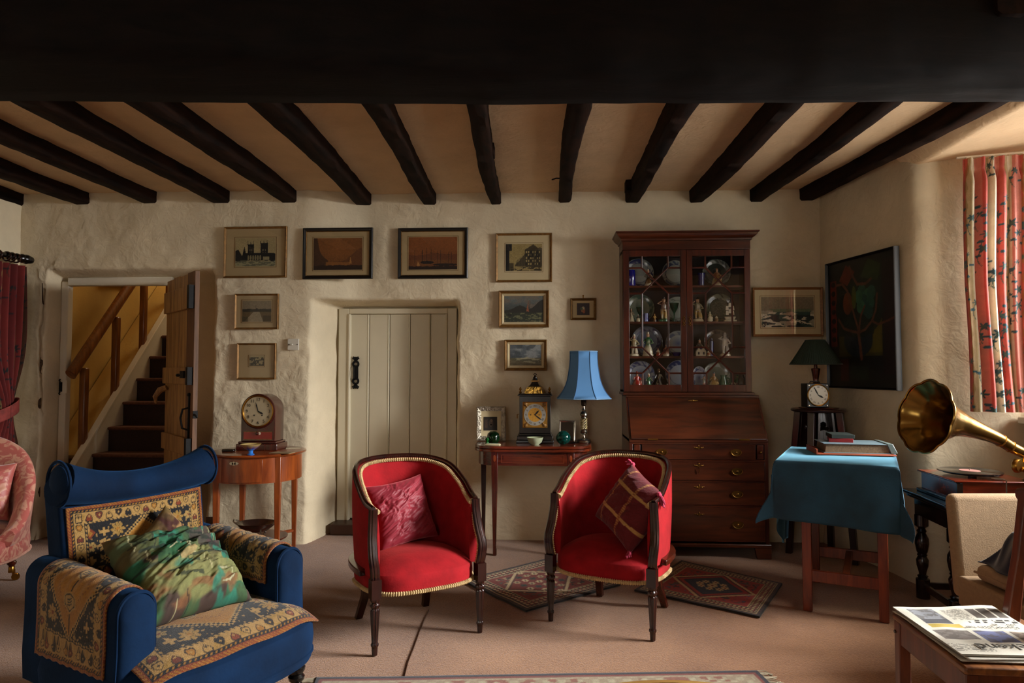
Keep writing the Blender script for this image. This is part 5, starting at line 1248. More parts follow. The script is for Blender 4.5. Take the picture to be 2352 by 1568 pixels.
def ovalplate(par, x, z, y):
    pl_ = MB()
    for r0, r1, h in ((0, .040, .003), (.030, .034, .005)):
        pl_.add([(x + r * math.cos(a), y - h, z + r * .58 * math.sin(a)) for r in (max(r0, .001), r1) for a in np.linspace(0, 2 * PI, 33)[:-1]], [(k, (k + 1) % 32, 32 + (k + 1) % 32, 32 + k) for k in range(32)])
    pl_.ball((x, y - .003, z), .008, 10, (1.3, .6, 1)); o = pl_.build('back_plate', m_brs, par)
    MB().tube([(x + .034 * math.cos(a), y - .010, z + .004 + .026 * math.sin(a)) for a in np.linspace(PI - .1, 2 * PI + .1, 18)], .003, 8).build('bail_handle', m_brs, o)
    return o
# drawers: top one flanked by lopers
DR = [(.665, .765), (.525, .650), (.360, .510), (.115, .345)]
for k, (z0, z1) in enumerate(DR):
    x0, x1 = (BX0 + .085, BX1 - .085) if k == 0 else (BX0 + .028, BX1 - .028)
    dr_ = MB().bx(x0, x1, BYF - .006, BYF + .35, z0, z1).build('drawer', m_bur, bu, bevel=.003)
    for q in ((x0, x1, z1 - .004, z1), (x0, x1, z0, z0 + .004)): MB().bx(q[0], q[1], BYF - .009, BYF - .004, q[2], q[3]).build('cockbead', m_burv, dr_)
    zc = (z0 + z1) / 2; cx_ = (BX0 + BX1) / 2
    for sx in (-.255, .255): ovalplate(dr_, cx_ + sx * (1 if k else .98), zc - .002, BYF - .007)
    escut(dr_, cx_, zc + (z1 - z0) * .28, BYF - .008)
    MB().bx(BX0 + .02, BX1 - .02, BYF, BYF + .3, z1 + .001, z1 + .013).build('drawer_rail', m_bur, bu)
for x0, x1 in ((BX0 + .032, BX0 + .075), (BX1 - .075, BX1 - .032)):
    lp = MB().bx(x0, x1, BYF - .004, BYF + .3, .668, .762).build('loper', m_burv, bu, bevel=.002)
    MB().ball(((x0 + x1) / 2, BYF - .012, .715), .010, 10).build('knob', m_brs, lp)
MB().tube([(1.022, BYF - .01, .61), (1.022, BYF - .02, .605), (1.022, BYF - .016, .575)], .003, 6).build('key', m_brs, bu)
# sloping fall
MB().bx(BX0, BX1, BYF - .004, BYB, .778, .80).build('fall_rail', m_bur, bu, bevel=.003)
for sx in (BX0, BX1 - .022): MB().prism([(BYF, .80), (BYB, .80), (BYB, 1.085), (4.925, 1.085)], sx, sx + .022, 'yz').build('slope_side', m_burv, bu, bevel=.001)
f0, f1 = (BYF - .012, .802), (4.917, 1.078); dy, dz = f1[0] - f0[0], f1[1] - f0[1]; L_ = math.hypot(dy, dz); ny_, nz_ = dz / L_, -dy / L_
fall = MB().prism([f0, f1, (f1[0] + .02 * ny_, f1[1] + .02 * nz_), (f0[0] + .02 * ny_, f0[1] + .02 * nz_)], BX0 + .012, BX1 - .012, 'yz').build('fall_front', m_bur, bu, bevel=.003)
e_ = MB(); cxm = (BX0 + BX1) / 2
for dx, r in ((0, .011), (-.016, .008), (.016, .008), (-.028, .005), (.028, .005)): e_.ball((cxm + dx, 4.917 - .028 * (dy / L_) - .003, 1.078 - .028 * (dz / L_)), r, 8, (1.2, .3, .8))
e_.build('escutcheon', m_brs, fall)
for sx in (BX0 + .16, BX1 - .16): MB().box((sx, BYF - .010, .800), (.07, .004, .010)).build('hinge', m_brs, fall)
MB().bx(BX0, BX1, 4.915, BYB, 1.075, 1.092).bx(.535, 1.462, 4.925, BYB, 1.092, 1.112).build('waist_moulding', m_bur, bu, bevel=.004)
# upper case
UX0, UX1, UYF, UYB, UZ0, UZ1 = .542, 1.452, 4.945, 5.175, 1.112, 2.14
MB().bx(UX0, UX0 + .022, UYF + .02, UYB, UZ0, UZ1).bx(UX1 - .022, UX1, UYF + .02, UYB, UZ0, UZ1).bx(UX0, UX1, UYF + .02, UYB, UZ1 - .02, UZ1).bx(UX0, UX1, UYF + .02, UYB, UZ0 - .002, UZ0 + .018).build('upper_case', m_burv, bu, bevel=.002)
MB().bx(UX0 + .02, UX1 - .02, UYB - .012, UYB, UZ0, UZ1).build('back_panel', m_burd, bu, False)
MB().bx(UX0, UX1, UYF, UYB, UZ1, UZ1 + .062).build('frieze', m_bur, bu, bevel=.002)
cp = [(0, 0), (.010, .004), (.012, .016), (.026, .026), (.040, .040), (.044, .050), (.052, .054), (.052, .064), (0, .064)]
vs = []; n = len(cp)
for (x, y) in ((UX0, UYB), (UX0, UYF), (UX1, UYF), (UX1, UYB)):
    for a, b in cp: vs.append((x + (-a if x < 1 else a), y if y == UYB else y - a, UZ1 + .062 + b))
MB().add(vs, [(i * n + k, (i + 1) * n + k, (i + 1) * n + k + 1, i * n + k + 1) for i in range(3) for k in range(n - 1)]).bx(UX0 - .05, UX1 + .05, UYF - .05, UYB, UZ1 + .122, UZ1 + .126).build('cornice', m_bur, bu, bevel=0, ang=25)
SH = [1.130, 1.372, 1.622, 1.884]
for z_ in SH[1:]: MB().bx(UX0 + .022, UX1 - .022, UYF + .035, UYB - .012, z_ - .016, z_).build('shelf', m_bur, bu, bevel=.002)
# astragal-glazed doors
u1, u2 = .25, .76
BARS = [((u1, 0), (u1, .09)), ((u2, 0), (u2, .09)), ((0, .09), (u1, .09)), ((u2, .09), (1, .09)), ((u1, .09), (.5, .19)), ((u2, .09), (.5, .19)), ((u1, .29), (.5, .19)), ((u2, .29), (.5, .19)), ((0, .29), (u1, .29)), ((u2, .29), (1, .29)), ((u1, .29), (u1, .5)), ((u2, .29), (u2, .5))]
BARS += [((a[0], 1 - a[1]), (b[0], 1 - b[1])) for a, b in BARS]
PAN = [[(0, 0), (u1, 0), (u1, .09), (0, .09)], [(u2, 0), (1, 0), (1, .09), (u2, .09)], [(u1, 0), (u2, 0), (u2, .09), (.5, .19), (u1, .09)], [(0, .09), (u1, .09), (.5, .19), (u1, .29), (0, .29)], [(1, .09), (u2, .09), (.5, .19), (u2, .29), (1, .29)]]
PAN += [[(a, 1 - b) for a, b in q] for q in PAN]
PAN += [[(0, .29), (u1, .29), (u1, .71), (0, .71)], [(u2, .29), (1, .29), (1, .71), (u2, .71)], [(u1, .29), (.5, .19), (u2, .29), (u2, .71), (.5, .81), (u1, .71)]]
mid = (UX0 + UX1) / 2
m_bg = PANE('bookcase_glass', ior=1.5, wav=.03)
for s, (x0, x1) in enumerate(((UX0 + .004, mid - .001), (mid + .001, UX1 - .004))):
    z0, z1 = UZ0 + .004, UZ1 - .004; st_ = .042
    pv = MB(); dd = .022
    pv.bx(x0, x0 + st_, UYF - .002, UYF + dd - .002, z0, z1).bx(x1 - st_, x1, UYF - .002, UYF + dd - .002, z0, z1).bx(x0 + st_, x1 - st_, UYF - .002, UYF + dd - .002, z1 - .045, z1).bx(x0 + st_, x1 - st_, UYF - .002, UYF + dd - .002, z0, z0 + .05)
    do = pv.build('glazed_door', m_burv, bu, bevel=.002)
    gx0, gx1, gz0, gz1 = x0 + st_, x1 - st_, z0 + .05, z1 - .045
    g = lambda p: (gx0 + (gx1 - gx0) * p[0], gz1 - (gz1 - gz0) * p[1])
    for a, b in BARS:
        a_, b_ = g(a), g(b); MB().tube([(a_[0], UYF + .004, a_[1]), (b_[0], UYF + .004, b_[1])], .0070, 6, up=(0, 1, 0)).build('astragal', m_burv, do)
    for q in PAN:
        c = [g(p) for p in q]; MB().add([(p[0], UYF + .010, p[1]) for p in c], [tuple(range(len(c)))]).build('pane', m_bg, do, False)
    kx = x1 - st_ / 2 if s == 0 else x0 + st_ / 2
    k_ = MB().tube([(kx + .008 * math.cos(a), UYF - .004, 1.622 + .012 * math.sin(a)) for a in np.linspace(0, 2 * PI, 17)[:-1]], .003, 6, True)
    for sg in (1, -1): k_.ball((kx, UYF - .004, 1.622 + sg * .018), .006, 8, (.8, .5, 1)).ball((kx - .007, UYF - .004, 1.622 + sg * .024), .0045, 8).ball((kx + .007, UYF - .004, 1.622 + sg * .024), .0045, 8).ball((kx, UYF - .004, 1.622 + sg * .032), .005, 8, (.7, .5, 1.3))
    k_.build('escutcheon', m_brs, do)

# ------------------------------------------------------------------ china and figures on the shelves
def bxp(px_, Y_): return onY(px_, 750, Y_).x
def plate(label, px_, shelf, r, cols, style=0, oval=1.0, group=None):
    """dish standing on edge against the back: rim, well and painted rings"""
    x = bxp(px_, 5.09); t = thing('china_plate', label, 'plate', (x, 5.085 if oval == 1.0 else 5.04, SH[shelf] + r * .985), 0, 'plates standing in the bookcase')
    c0, c1, c2 = [np.array(hx(c)) for c in cols]
    def cf(V):
        rr = np.hypot(V[:, 0] / oval, V[:, 2]) / r; a = np.arctan2(V[:, 2], V[:, 0]); c = np.tile(c0, (len(V), 1))
        ring = (rr > .74) & (rr < .96); nz = fbm(np.cos(a) * 6 + rr * 9, np.sin(a) * 6 + 3, 3, style); c[ring & (nz > .48)] = c1
        c[(rr > .62) & (rr < .68)] = c1; inn = (rr < .55) & (fbm(V[:, 0] * 55, V[:, 2] * 70, 3, style + 3) > (.5 if style < 8 else .42)); c[inn] = c2
        if style == 9: c[(rr < .5)] = c2; c[(rr < .42)] = c1
        return c
    q = MB(); q.T = Matrix.Rotation(R(-10), 4, 'X'); rows = [.001, .15, .3, .45, .55, .6, .66, .75, .85, .95, 1.0]
    prof = [(r * k, (-.000 if k < .58 else .014 * min(1, (k - .58) / .35))) for k in rows]; prof += [(r * k, .018 if k > .9 else .004) for k in (1.0, .9, .6, .001)]
    q.lathe([(a, b) for a, b in prof], 48, ax=(0, -1, 0), cap=False)
    if oval != 1.0: q.v = [(a * oval, b, c) for a, b, c in q.v]
    q.build('dish', m_china, t, col=cf); return t
W_, BL, NB, GR, TE = '#8f9488', '#27386a', '#141c44', '#3a4f44', '#1d6a58'
PL = [('blue and white plate behind the cobalt jar on the top shelf', 1468, 3, .108, ('#7b8078', NB, NB), 1), ('oval blue transfer dish at the middle of the top shelf', 1552, 3, .100, (W_, '#3a4358', '#4a5262'), 2), ('dark ringed plate on the top shelf behind the seated figure', 1646, 3, .105, ('#2c332e', '#6a7068', '#1c221e'), 3),
      ('pale celadon plate with green centre on the second shelf', 1470, 2, .105, ('#6f7868', '#2a4a40', TE), 9), ('white plate behind the green wine glass on the second shelf', 1556, 2, .096, ('#a0a89c', '#5c6a62', '#3a4440'), 4), ('dark olive plate on the second shelf beside the ship', 1653, 2, .108, ('#252f22', '#3f4a3a', '#1e261b'), 5),
      ('large blue willow platter on the third shelf', 1485, 1, .113, ('#5c6670', NB, BL), 6), ('white plate with blue sprig on the third shelf', 1557, 1, .095, ('#959a92', '#5c6478', '#4a587a'), 7), ('brown printed plate behind the blue bottle on the third shelf', 1646, 1, .100, ('#4a4036', '#2a221c', '#6a5c4c'), 2),
      ('blue bordered plate behind the huntsman on the bottom shelf', 1470, 0, .105, ('#848e94', BL, BL), 3), ('blue and white landscape plate in the middle of the bottom shelf', 1560, 0, .108, ('#9aa4ae', BL, NB), 5), ('glass-green plate behind the seated lady on the bottom shelf', 1643, 0, .100, ('#4c564c', '#8a8f84', '#2c3a34'), 1), ('turned blue plate beside the right-hand door stile, bottom shelf', 1601, 0, .085, ('#8792a0', BL, NB), 6)]
for a in PL: plate(*a[:5], style=a[5], oval=(.62 if 'turned' in a[0] else 1.0))
m_fig = VC('glazed_figure', .25, 0, 300, .001, 0, .5)
def figurine(label, px_, shelf, h, kind, cols, Y_=5.0, name='figurine'):
    """small pottery figure: base, body with arms, head and hat; colour bands by height"""
    x = bxp(px_, Y_); t = thing(name, label, 'figurine', (x, Y_, SH[shelf]), R(random.uniform(-20, 20)), 'pottery figures in the bookcase')
    cb, cl, ct_, cs, ch = [np.array(hx(c)) for c in cols]          # base, lower, torso, skin, hat
    def cf(V):
        z = V[:, 2] / h; c = np.tile(cl, (len(V), 1)); c[z < .12] = cb; c[z > .47] = ct_; c[z > .76] = cs; c[z > .89] = ch
        n = fbm(V[:, 0] * 160, V[:, 2] * 160, 2, 5) > .62; c[n & (z < .76)] = .5 * c[n & (z < .76)] + .5 * np.array(hx('#c9bfa0')); return c
    q = MB(); w = h * .2
    q.lathe([(w * .95, 0), (w, h * .02), (w * .9, h * .09), (w * .6, h * .12)], 16, sx=1.15, sy=.8)
    if kind == 'lady':
        q.lathe([(w * .95, h * .08), (w * 1.0, h * .16), (w * .75, h * .32), (w * .45, h * .48), (w * .5, h * .58), (w * .62, h * .68), (w * .35, h * .75), (w * .22, h * .79)], 18, sx=1, sy=.8)
    elif kind == 'man':
        for s in (-1, 1): q.lathe([(w * .28, h * .08), (w * .24, h * .2), (w * .32, h * .34), (w * .34, h * .48)], 10, (s * w * .33, 0, 0))
        q.lathe([(w * .6, h * .42), (w * .62, h * .5), (w * .55, h * .58), (w * .68, h * .68), (w * .4, h * .75), (w * .22, h * .79)], 16, sx=1, sy=.72)
        q.lathe([(w * .3, h * .05), (w * .4, h * .2), (w * .2, h * .36)], 10, (w * .5, w * .3, 0))
    else:       # group or seated
        q.lathe([(w * 1.3, h * .06), (w * 1.2, h * .25), (w * .9, h * .42), (w * .5, h * .55), (w * .6, h * .68), (w * .3, h * .76), (w * .22, h * .79)], 16, sx=1.1, sy=.8)
        q.ball((w * 1.0, -w * .3, h * .36), w * .42, 10, (1, .8, 1.4)); q.ball((w * 1.0, -w * .3, h * .55), w * .22, 8)
    for s in (-1, 1):
        e = (s * w * 1.05, -w * .35, h * .52) if kind != 'man' or s > 0 else (s * w * 1.2, -w * .2, h * .72)
        q.tube([(s * w * .5, 0, h * .69), e, (s * w * .55, -w * .7, h * (.50 if e[2] < h * .6 else .80))], [w * .2, w * .17, w * .11], 8)
    q.ball((0, -w * .05, h * .83), h * .068, 12, (1, 1, 1.15))
    q.lathe([(h * .085, h * .875), (h * .078, h * .89), (h * .055, h * .90), (h * .05, h * .96), (h * .01, h * .985)], 14)
    q.build('body', m_fig, t, col=cf); return t
CR, YE, GN, RD, BK, SK, OC = '#b3a98c', '#a8842a', '#1d5a34', '#9a1f18', '#14110f', '#b08a6c', '#6a4a26'
FG = [('dancing figure in black and ochre on the top shelf', 1490, 3, .125, 'lady', (CR, OC, BK, SK, CR)), ('seated buff figure at the right of the top shelf', 1648, 3, .13, 'group', (CR, '#8a7040', '#8a5a34', SK, '#7a4a2c')),
      ('tall figure in yellow breeches raising a hand, second shelf', 1525, 2, .185, 'man', (GN, YE, '#5a3428', SK, BK)), ('figure in yellow breeches and floral coat by the door stile', 1603, 2, .18, 'man', (CR, YE, '#8a866a', SK, BK)), ('tiny gilt figure between the blue beaker and tall man', 1504, 2, .06, 'lady', (BK, OC, YE, SK, YE)), ('slim white figure at the left end of the second shelf', 1450, 2, .10, 'lady', (CR, CR, '#9a8a70', SK, CR)), ('small white pair of figures on the second shelf', 1466, 2, .055, 'group', (CR, CR, BK, SK, BK)),
      ('white lion group on the second shelf near the ship', 1631, 2, .075, 'group', (CR, CR, '#9a9070', CR, CR)), ('small buff animal beside the white lion group', 1646, 2, .05, 'group', (OC, OC, CR, OC, OC)),
      ('white musician figure at the left end of the third shelf', 1456, 1, .165, 'man', (CR, CR, '#a49a70', SK, CR)), ('lady in green bodice and white bonnet on the third shelf', 1488, 1, .18, 'lady', (CR, CR, GN, SK, CR)), ('tan cow figure facing the white sprig plate', 1529, 1, .085, 'group', (CR, '#7a4a34', '#8a5a44', '#7a4a34', '#7a4a34')), ('rust and white imp beside the dark bottle', 1511, 1, .06, 'group', (RD, '#7a3418', CR, SK, '#7a3418')), ('black-hatted toby figure on the third shelf', 1606, 1, .13, 'group', (CR, '#2a3470', BK, SK, BK), 5.05), ('tall white crossed-arm warrior on the third shelf', 1665, 1, .175, 'man', (CR, '#b0aca0', '#b0aca0', '#b0aca0', '#b0aca0')), ('small rust-faced cottage figure on the third shelf', 1627, 1, .05, 'group', (CR, '#8a4a28', CR, SK, OC)),
      ('huntsman in scarlet coat and cap on the bottom shelf', 1462, 0, .135, 'group', (CR, RD, RD, SK, RD)), ('lady in emerald gown and white bonnet on the bottom shelf', 1489, 0, .12, 'lady', (GN, '#1c6a40', GN, SK, CR)), ('black draped widow figure on the bottom shelf', 1512, 0, .155, 'lady', ('#5a1a14', BK, BK, '#4a3020', OC)), ('small white cat figure beside the widow figure', 1531, 0, .045, 'group', (CR, CR, CR, CR, CR)), ('soldier in red breeches on the bottom shelf by the stile', 1616, 0, .105, 'man', (RD, RD, '#8a8a7a', SK, BK), 4.992), ('seated lady in ochre dress and blue hat, bottom shelf', 1638, 0, .13, 'group', (CR, '#a0824a', '#8a6a3a', SK, NB)), ('pale pink figure near the right end of the bottom shelf', 1682, 0, .075, 'lady', (RD, '#a07a6a', CR, SK, CR)), ('red-footed leaf figure at the right end of the bottom shelf', 1692, 0, .11, 'lady', (RD, '#7a3a24', GN, '#6a7a4a', GN), 5.075)]
for a in FG: figurine(*a)
def vessel(name, label, cat, px_, shelf, prof, mat, Y_=5.03, col=None, extra=None):
    t = thing(name, label, cat, (bxp(px_, Y_), Y_, SH[shelf])); MB().lathe(prof, 24, cap=False).build('body', mat, t, col=col)
    if extra: extra(t)
    return t
m_cob = M('cobalt_glass', '#0c0c5a', .08, 0, .1, 10, coat=.5); m_tealg = GLASS('teal_wine_glass', '#0f7a5c'); m_grn = M('green_glaze', '#0f4a2c', .12, 0, .2, 10, coat=.5)
vessel('cobalt_jar', 'cobalt glass jar at the left of the top shelf', 'jar', 1449, 3, [(.001, 0), (.034, 0), (.036, .004), (.036, .11), (.034, .115), (.031, .11), (.031, .01), (.001, .008)], m_cob, 5.0)
vessel('cobalt_tumbler', 'cobalt glass tumbler at the right-hand door on the top shelf', 'glass', 1612, 3, [(.001, 0), (.022, 0), (.026, .09), (.024, .09), (.02, .008), (.001, .006)], m_cob, 5.0)
vessel('blue_beaker', 'dark blue beaker with a pale stripe on the second shelf', 'glass', 1483, 2, [(.001, 0), (.020, 0), (.021, .06), (.019, .06), (.018, .006), (.001, .004)], m_cob, 4.99)
wine = [(.001, 0), (.030, 0), (.030, .003), (.006, .008), (.005, .06), (.012, .072), (.026, .10), (.034, .135), (.032, .135), (.022, .10), (.001, .08)]
vessel('wine_glass', 'green wine glass before the white plate', 'glass', 1549, 2, wine, m_tealg, 4.995)
vessel('green_goblet', 'green goblet in front of the celadon plate', 'glass', 1470, 2, [(r * .8, z * .8) for r, z in wine], m_tealg, 5.022)
vessel('dark_bottle', 'slender dark glass bottle on the third shelf', 'bottle', 1520, 1, [(.001, 0), (.016, 0), (.017, .07), (.006, .09), (.005, .13), (.007, .134), (.001, .134)], m_ebon, 5.03)
vessel('blue_bottle', 'slim cobalt bottle near the door stile on the third shelf', 'bottle', 1634, 1, [(.001, 0), (.014, 0), (.014, .11), (.006, .118), (.006, .13), (.001, .13)], m_cob, 5.025)
vessel('cobalt_dish', 'shallow cobalt dish under the white sprig plate', 'dish', 1553, 1, [(.001, 0), (.022, 0), (.037, .022), (.041, .027), (.037, .025), (.016, .006), (.001, .006)], m_cob, 5.008)
def jug_h(t): MB().tube([(.022, 0, .085), (.045, 0, .08), (.048, 0, .05), (.026, 0, .03)], .005, 8).build('handle', m_grn, t)
vessel('green_jug', 'dark green glazed jug on the bottom shelf', 'jug', 1660, 0, [(.001, 0), (.024, 0), (.032, .03), (.03, .06), (.02, .085), (.024, .105), (.022, .105), (.016, .085), (.001, .08)], m_grn, 5.005, None, jug_h)
vessel('dark_vase', 'dark squat vase at the far right of the bottom shelf', 'vase', 1702, 0, [(.001, 0), (.022, 0), (.029, .04), (.026, .08), (.015, .10), (.017, .108), (.013, .108), (.001, .09)], m_ebon, 5.015)
hs = thing('pottery_cottage', 'white pottery cottage ornament on the third shelf', 'ornament', (bxp(1609, 4.997), 4.997, SH[1]))
MB().prism([(-.036, 0), (.036, 0), (.036, .035), (.018, .06), (0, .045), (-.018, .06), (-.036, .035)], -.014, .014).build('walls', M('cream_glaze', '#a89f86', .3, 0, .2, 50), hs, bevel=.002)
for dx in (-.018, .018): MB().box((dx, -.015, .02), (.012, .002, .018)).build('window', m_iron, hs)
shp = thing('ship_ornament', 'white three-masted ship ornament on the second shelf', 'ornament', (bxp(1677, 5.01), 5.01, SH[2]))
MB().box((0, 0, .006), (.09, .03, .012)).build('base', M('cream_glaze', '#a89f86'), shp, bevel=.002)
MB().prism([(-.03, .012), (.03, .012), (.042, .035), (-.042, .035)], -.01, .01).build('hull', M('cream_glaze', '#000000'), shp, bevel=.003)
for dx, h_ in ((-.02, .12), (0, .15), (.02, .12)):
    ms_ = MB().tube([(dx, 0, .03), (dx, 0, h_)], .0018, 6).build('mast', m_mah, shp)
    for k in (.4, .7): MB().prism([(dx - .011, h_ * k), (dx + .011, h_ * k), (dx + .008, h_ * k + .03), (dx - .008, h_ * k + .03)], -.003, -.001).build('sail', M('sail', '#b5ad98', .8), ms_, False)

# ================================================================== STAND WITH CLOCK AND GREEN LAMP
SX, SY = 1.842, 4.77
sn = thing('jardiniere_stand', 'dark wooden plant stand with pierced trefoil aprons and round top', 'stand', (SX, SY, 0), R(6))
m_std = WOOD('stand_oak', '#120605', '#2e0f0a', .3, 'z', 3, .35, .05, 9)
MB().lathe([(.001, .988), (.165, .988), (.176, .994), (.178, 1.002), (.172, 1.01), (.001, 1.012)], 48).build('top', m_std, sn)
MB().lathe([(.001, 1.012), (.125, 1.012), (.128, 1.018), (.001, 1.02)], 40).build('raised_disc', m_mahx, sn)
for k in range(4):
    a = R(45 + 90 * k); c, s = math.cos(a), math.sin(a); vs = []
    for z, r, w in ((.988, .135, .022), (.70, .165, .021), (0, .215, .020)):
        vs += [(r * c - w * c + w * s, r * s - w * s - w * c, z), (r * c + w * c + w * s, r * s + w * s - w * c, z), (r * c + w * c - w * s, r * s + w * s + w * c, z), (r * c - w * c - w * s, r * s - w * s + w * c, z)]
    MB().add(vs, [(0, 1, 2, 3), (11, 10, 9, 8)] + [(i * 4 + j, i * 4 + 4 + j, i * 4 + 4 + (j + 1) % 4, i * 4 + (j + 1) % 4) for i in range(2) for j in range(4)]).build('leg', m_std, sn, bevel=.003)
    # pierced apron between the legs: two halves round a trefoil hole, arched below
    def half(sg):
        hole = [(0, .925), (.018, .918), (.022, .902), (.014, .890), (.030, .892), (.040, .878), (.030, .866), (.012, .868), (0, .872)]
        out = [(0, .80), (.03, .796), (.055, .78), (.075, .75), (.09, .72), (.112, .72), (.098, .988), (0, .988)]
        return [(sg * x, z) for x, z in out + hole]
    q = MB(); q.T = Matrix.Rotation(R(90 * k), 4, 'Z') @ Matrix.Translation((0, -.113, 0)) @ Matrix.Rotation(R(-4), 4, 'X')
    for sg in (1, -1): q.prism(half(sg), -.008, .008)
    q.build('pierced_apron', m_std, sn, bevel=.001)
    q = MB(); q.T = Matrix.Rotation(R(90 * k), 4, 'Z'); q.bx(-.13, .13, -.152, -.136, .30, .335); q.build('stretcher', m_std, sn, bevel=.002)
MB().box((0, 0, .34), (.27, .27, .014)).build('lower_shelf', m_std, sn, bevel=.003)

tc_ = thing('travel_clock', 'square black travel clock with white roman dial on the stand', 'clock', (SX - .045, SY - .057, 1.020), R(4))
m_lthr = M('black_leather', '#0d0d0c', .4, 0, .2, 40, .2, 120)
MB().box((0, 0, .082), (.148, .095, .160)).build('case', m_lthr, tc_, bevel=.004)
disc(tc_, 'dial', .066, -.0480, .084, M('enamel_dial', '#b9b09a', .25, 0, .03), 0, 44)
MB().tube([(.070 * math.cos(a), -.050, .084 + .070 * math.sin(a)) for a in np.linspace(0, 2 * PI, 41)[:-1]], .0045, 8, True).build('bezel', m_brass, tc_)
for k in range(12):
    a = 2 * PI * k / 12; text_mesh(RN[k], .015, m_ink, tc_, Matrix.Translation((.053 * math.sin(a), -.0512, .084 + .053 * math.cos(a))) @ FACE @ Matrix.Rotation(-a, 4, 'Z'))
clock_hands(tc_, -.0518, .084, .040, .058, 118, -28, m_ink)
for sx in (-.06, .06):
    for z_ in (.014, .148): MB().ball((sx, -.048, z_), .006, 8, (1, .6, 1)).build('stud', m_silver, tc_)
MB().tube([(-.035, 0, .162), (-.03, 0, .174), (.03, 0, .174), (.035, 0, .162)], .004, 8).build('handle', m_lthr, tc_)

gl = thing('green_lamp', 'turned copper table lamp with pleated dark green shade', 'lamp', (SX + .015, SY + .078, 1.020))
m_cop = M('copper_lustre', '#4a1e10', .25, .6, .3, 12, coat=.4)
MB().lathe([(.052, 0), (.056, .008), (.05, .02), (.03, .03), (.05, .05), (.068, .085), (.066, .11), (.045, .14), (.022, .155), (.016, .17), (.02, .20), (.030, .255), (.031, .262), (.012, .266), (.010, .30)], 32).build('base', m_cop, gl)
m_grs = M('green_silk', '#07200f', .8, 0, .2, 10, sheen=.2)
vs = []; n = 120
for r, z in ((.168, .292), (.140, .335), (.112, .380), (.085, .425), (.064, .458)): vs += [(r * (1 + .012 * (-1) ** k) * math.cos(2 * PI * k / n), r * (1 + .012 * (-1) ** k) * math.sin(2 * PI * k / n), z) for k in range(n)]
shd = MB().add(vs, [(i * n + k, i * n + (k + 1) % n, (i + 1) * n + (k + 1) % n, (i + 1) * n + k) for i in range(4) for k in range(n)]).build('lamp_shade', m_grs, gl, smooth=False)
for r, z in ((.169, .292), (.065, .458)): MB().tube([(r * math.cos(a), r * math.sin(a), z) for a in np.linspace(0, 2 * PI, 49)[:-1]], .003, 6, True).build('trim', m_grs, shd)
for k in range(3): MB().tube([(0, 0, .30), (.09 * math.cos(k * 2.1), .09 * math.sin(k * 2.1), .415)], .002, 5).build('shade_carrier', m_brass, gl)

# ================================================================== CLOTH-COVERED TABLE
TA = R(-25); wx = Vector((math.cos(TA), math.sin(TA), 0)); wl = Vector((-math.sin(TA), math.cos(TA), 0))
FR = Vector((1.715, 3.475, 0)); TW, TL, TZ = .56, .74, .795
FL = FR - wx * TW
tt = thing('side_table', 'plain red-brown wooden table with H stretcher under the blue cloth', 'table', FL, TA)
m_chry = WOOD('cherry_table', '#5a1f0c', '#8f3c18', .35, 'z', 3, .2, .05, 9)
MB().bx(.015, TW - .015, .015, TL - .015, TZ - .03, TZ - .008).build('table_top', m_chry, tt, bevel=.003)
MB().bx(.08, TW - .05, .06, TL - .06, TZ - .13, TZ - .03).build('apron', m_chry, tt, bevel=.002)
for x in (.135, TW - .07):
    for y in (.11, TL - .08): MB().box((x, y, (TZ - .03) / 2), (.05, .05, TZ - .03), 0, .9).build('leg', m_chry, tt, bevel=.003)
for y in (.11, TL - .08): MB().bx(.135, TW - .07, y - .012, y + .012, .155, .215).build('stretcher', m_chry, tt, bevel=.003)
MB().bx(.30, .335, .11, TL - .08, .165, .210).build('centre_stretcher', m_chry, tt, bevel=.003)
m_clo = M('blue_table_velvet', '#0d3a4e', .8, 0, .2, 12, .3, 120, .002, sheen=.6, stint='#7fc0d8')
def clothpos(U, V):
    t = -(.31 + 0 * U) + V * (TL + .31 + .10)
    dl = .27 + .30 * sst(0, .6, t); dr = .30
    s = -dl + U * (TW + dl + dr); t = t - .05 * (U - .3) * (1 - sst(-.31, -.05, t))
    ox = np.maximum(np.maximum(-s, s - TW), 0); oy = np.maximum(np.maximum(-t, t - TL), 0); sx_ = np.where(s < 0, -1, 1); sy_ = np.where(t < 0, -1, 1)
    x = np.clip(s, 0, TW); y = np.clip(t, 0, TL); mn = np.minimum(ox, oy); mxx = np.maximum(ox, oy)
    wav = .012 * np.sin(t * 21 + 1) * sst(0, .2, ox) + .010 * np.sin(s * 17) * sst(0, .2, oy)
    # sides hang just off the edge; spare cloth at the corners stands out and folds back
    x = x + sx_ * (np.minimum(ox, .012) * .7 + .05 * ox * (ox > 0) + mn * np.where(s < 0, .20, .08) + wav * (ox > 0)); y = y + sy_ * (np.minimum(oy, .012) * .7 + .04 * oy + mn * np.where(s < 0, .10, .06) + wav * (oy > 0))
    z = TZ - np.maximum(0, np.sqrt(mxx ** 2 + np.where(s < 0, .35, .12) * mn ** 2) - .004) + .001 * np.sin(s * 30) * np.sin(t * 24)
    return x, y, z
clo = vgrid('blue_tablecloth', 110, 100, clothpos, None, m_clo, None, thick=.003); clo.location = FL; clo.rotation_euler = (0, 0, TA); tag(clo, 'deep blue velvet cloth draped over the small table', 'tablecloth')
def ontable(a, b, z): p = FL + wx * a + wl * b; return (p.x, p.y, z)
fo = thing('orange_folder', 'rust red document box lying under the big album', 'folder', ontable(.335, .50, TZ + .004), TA + R(16))
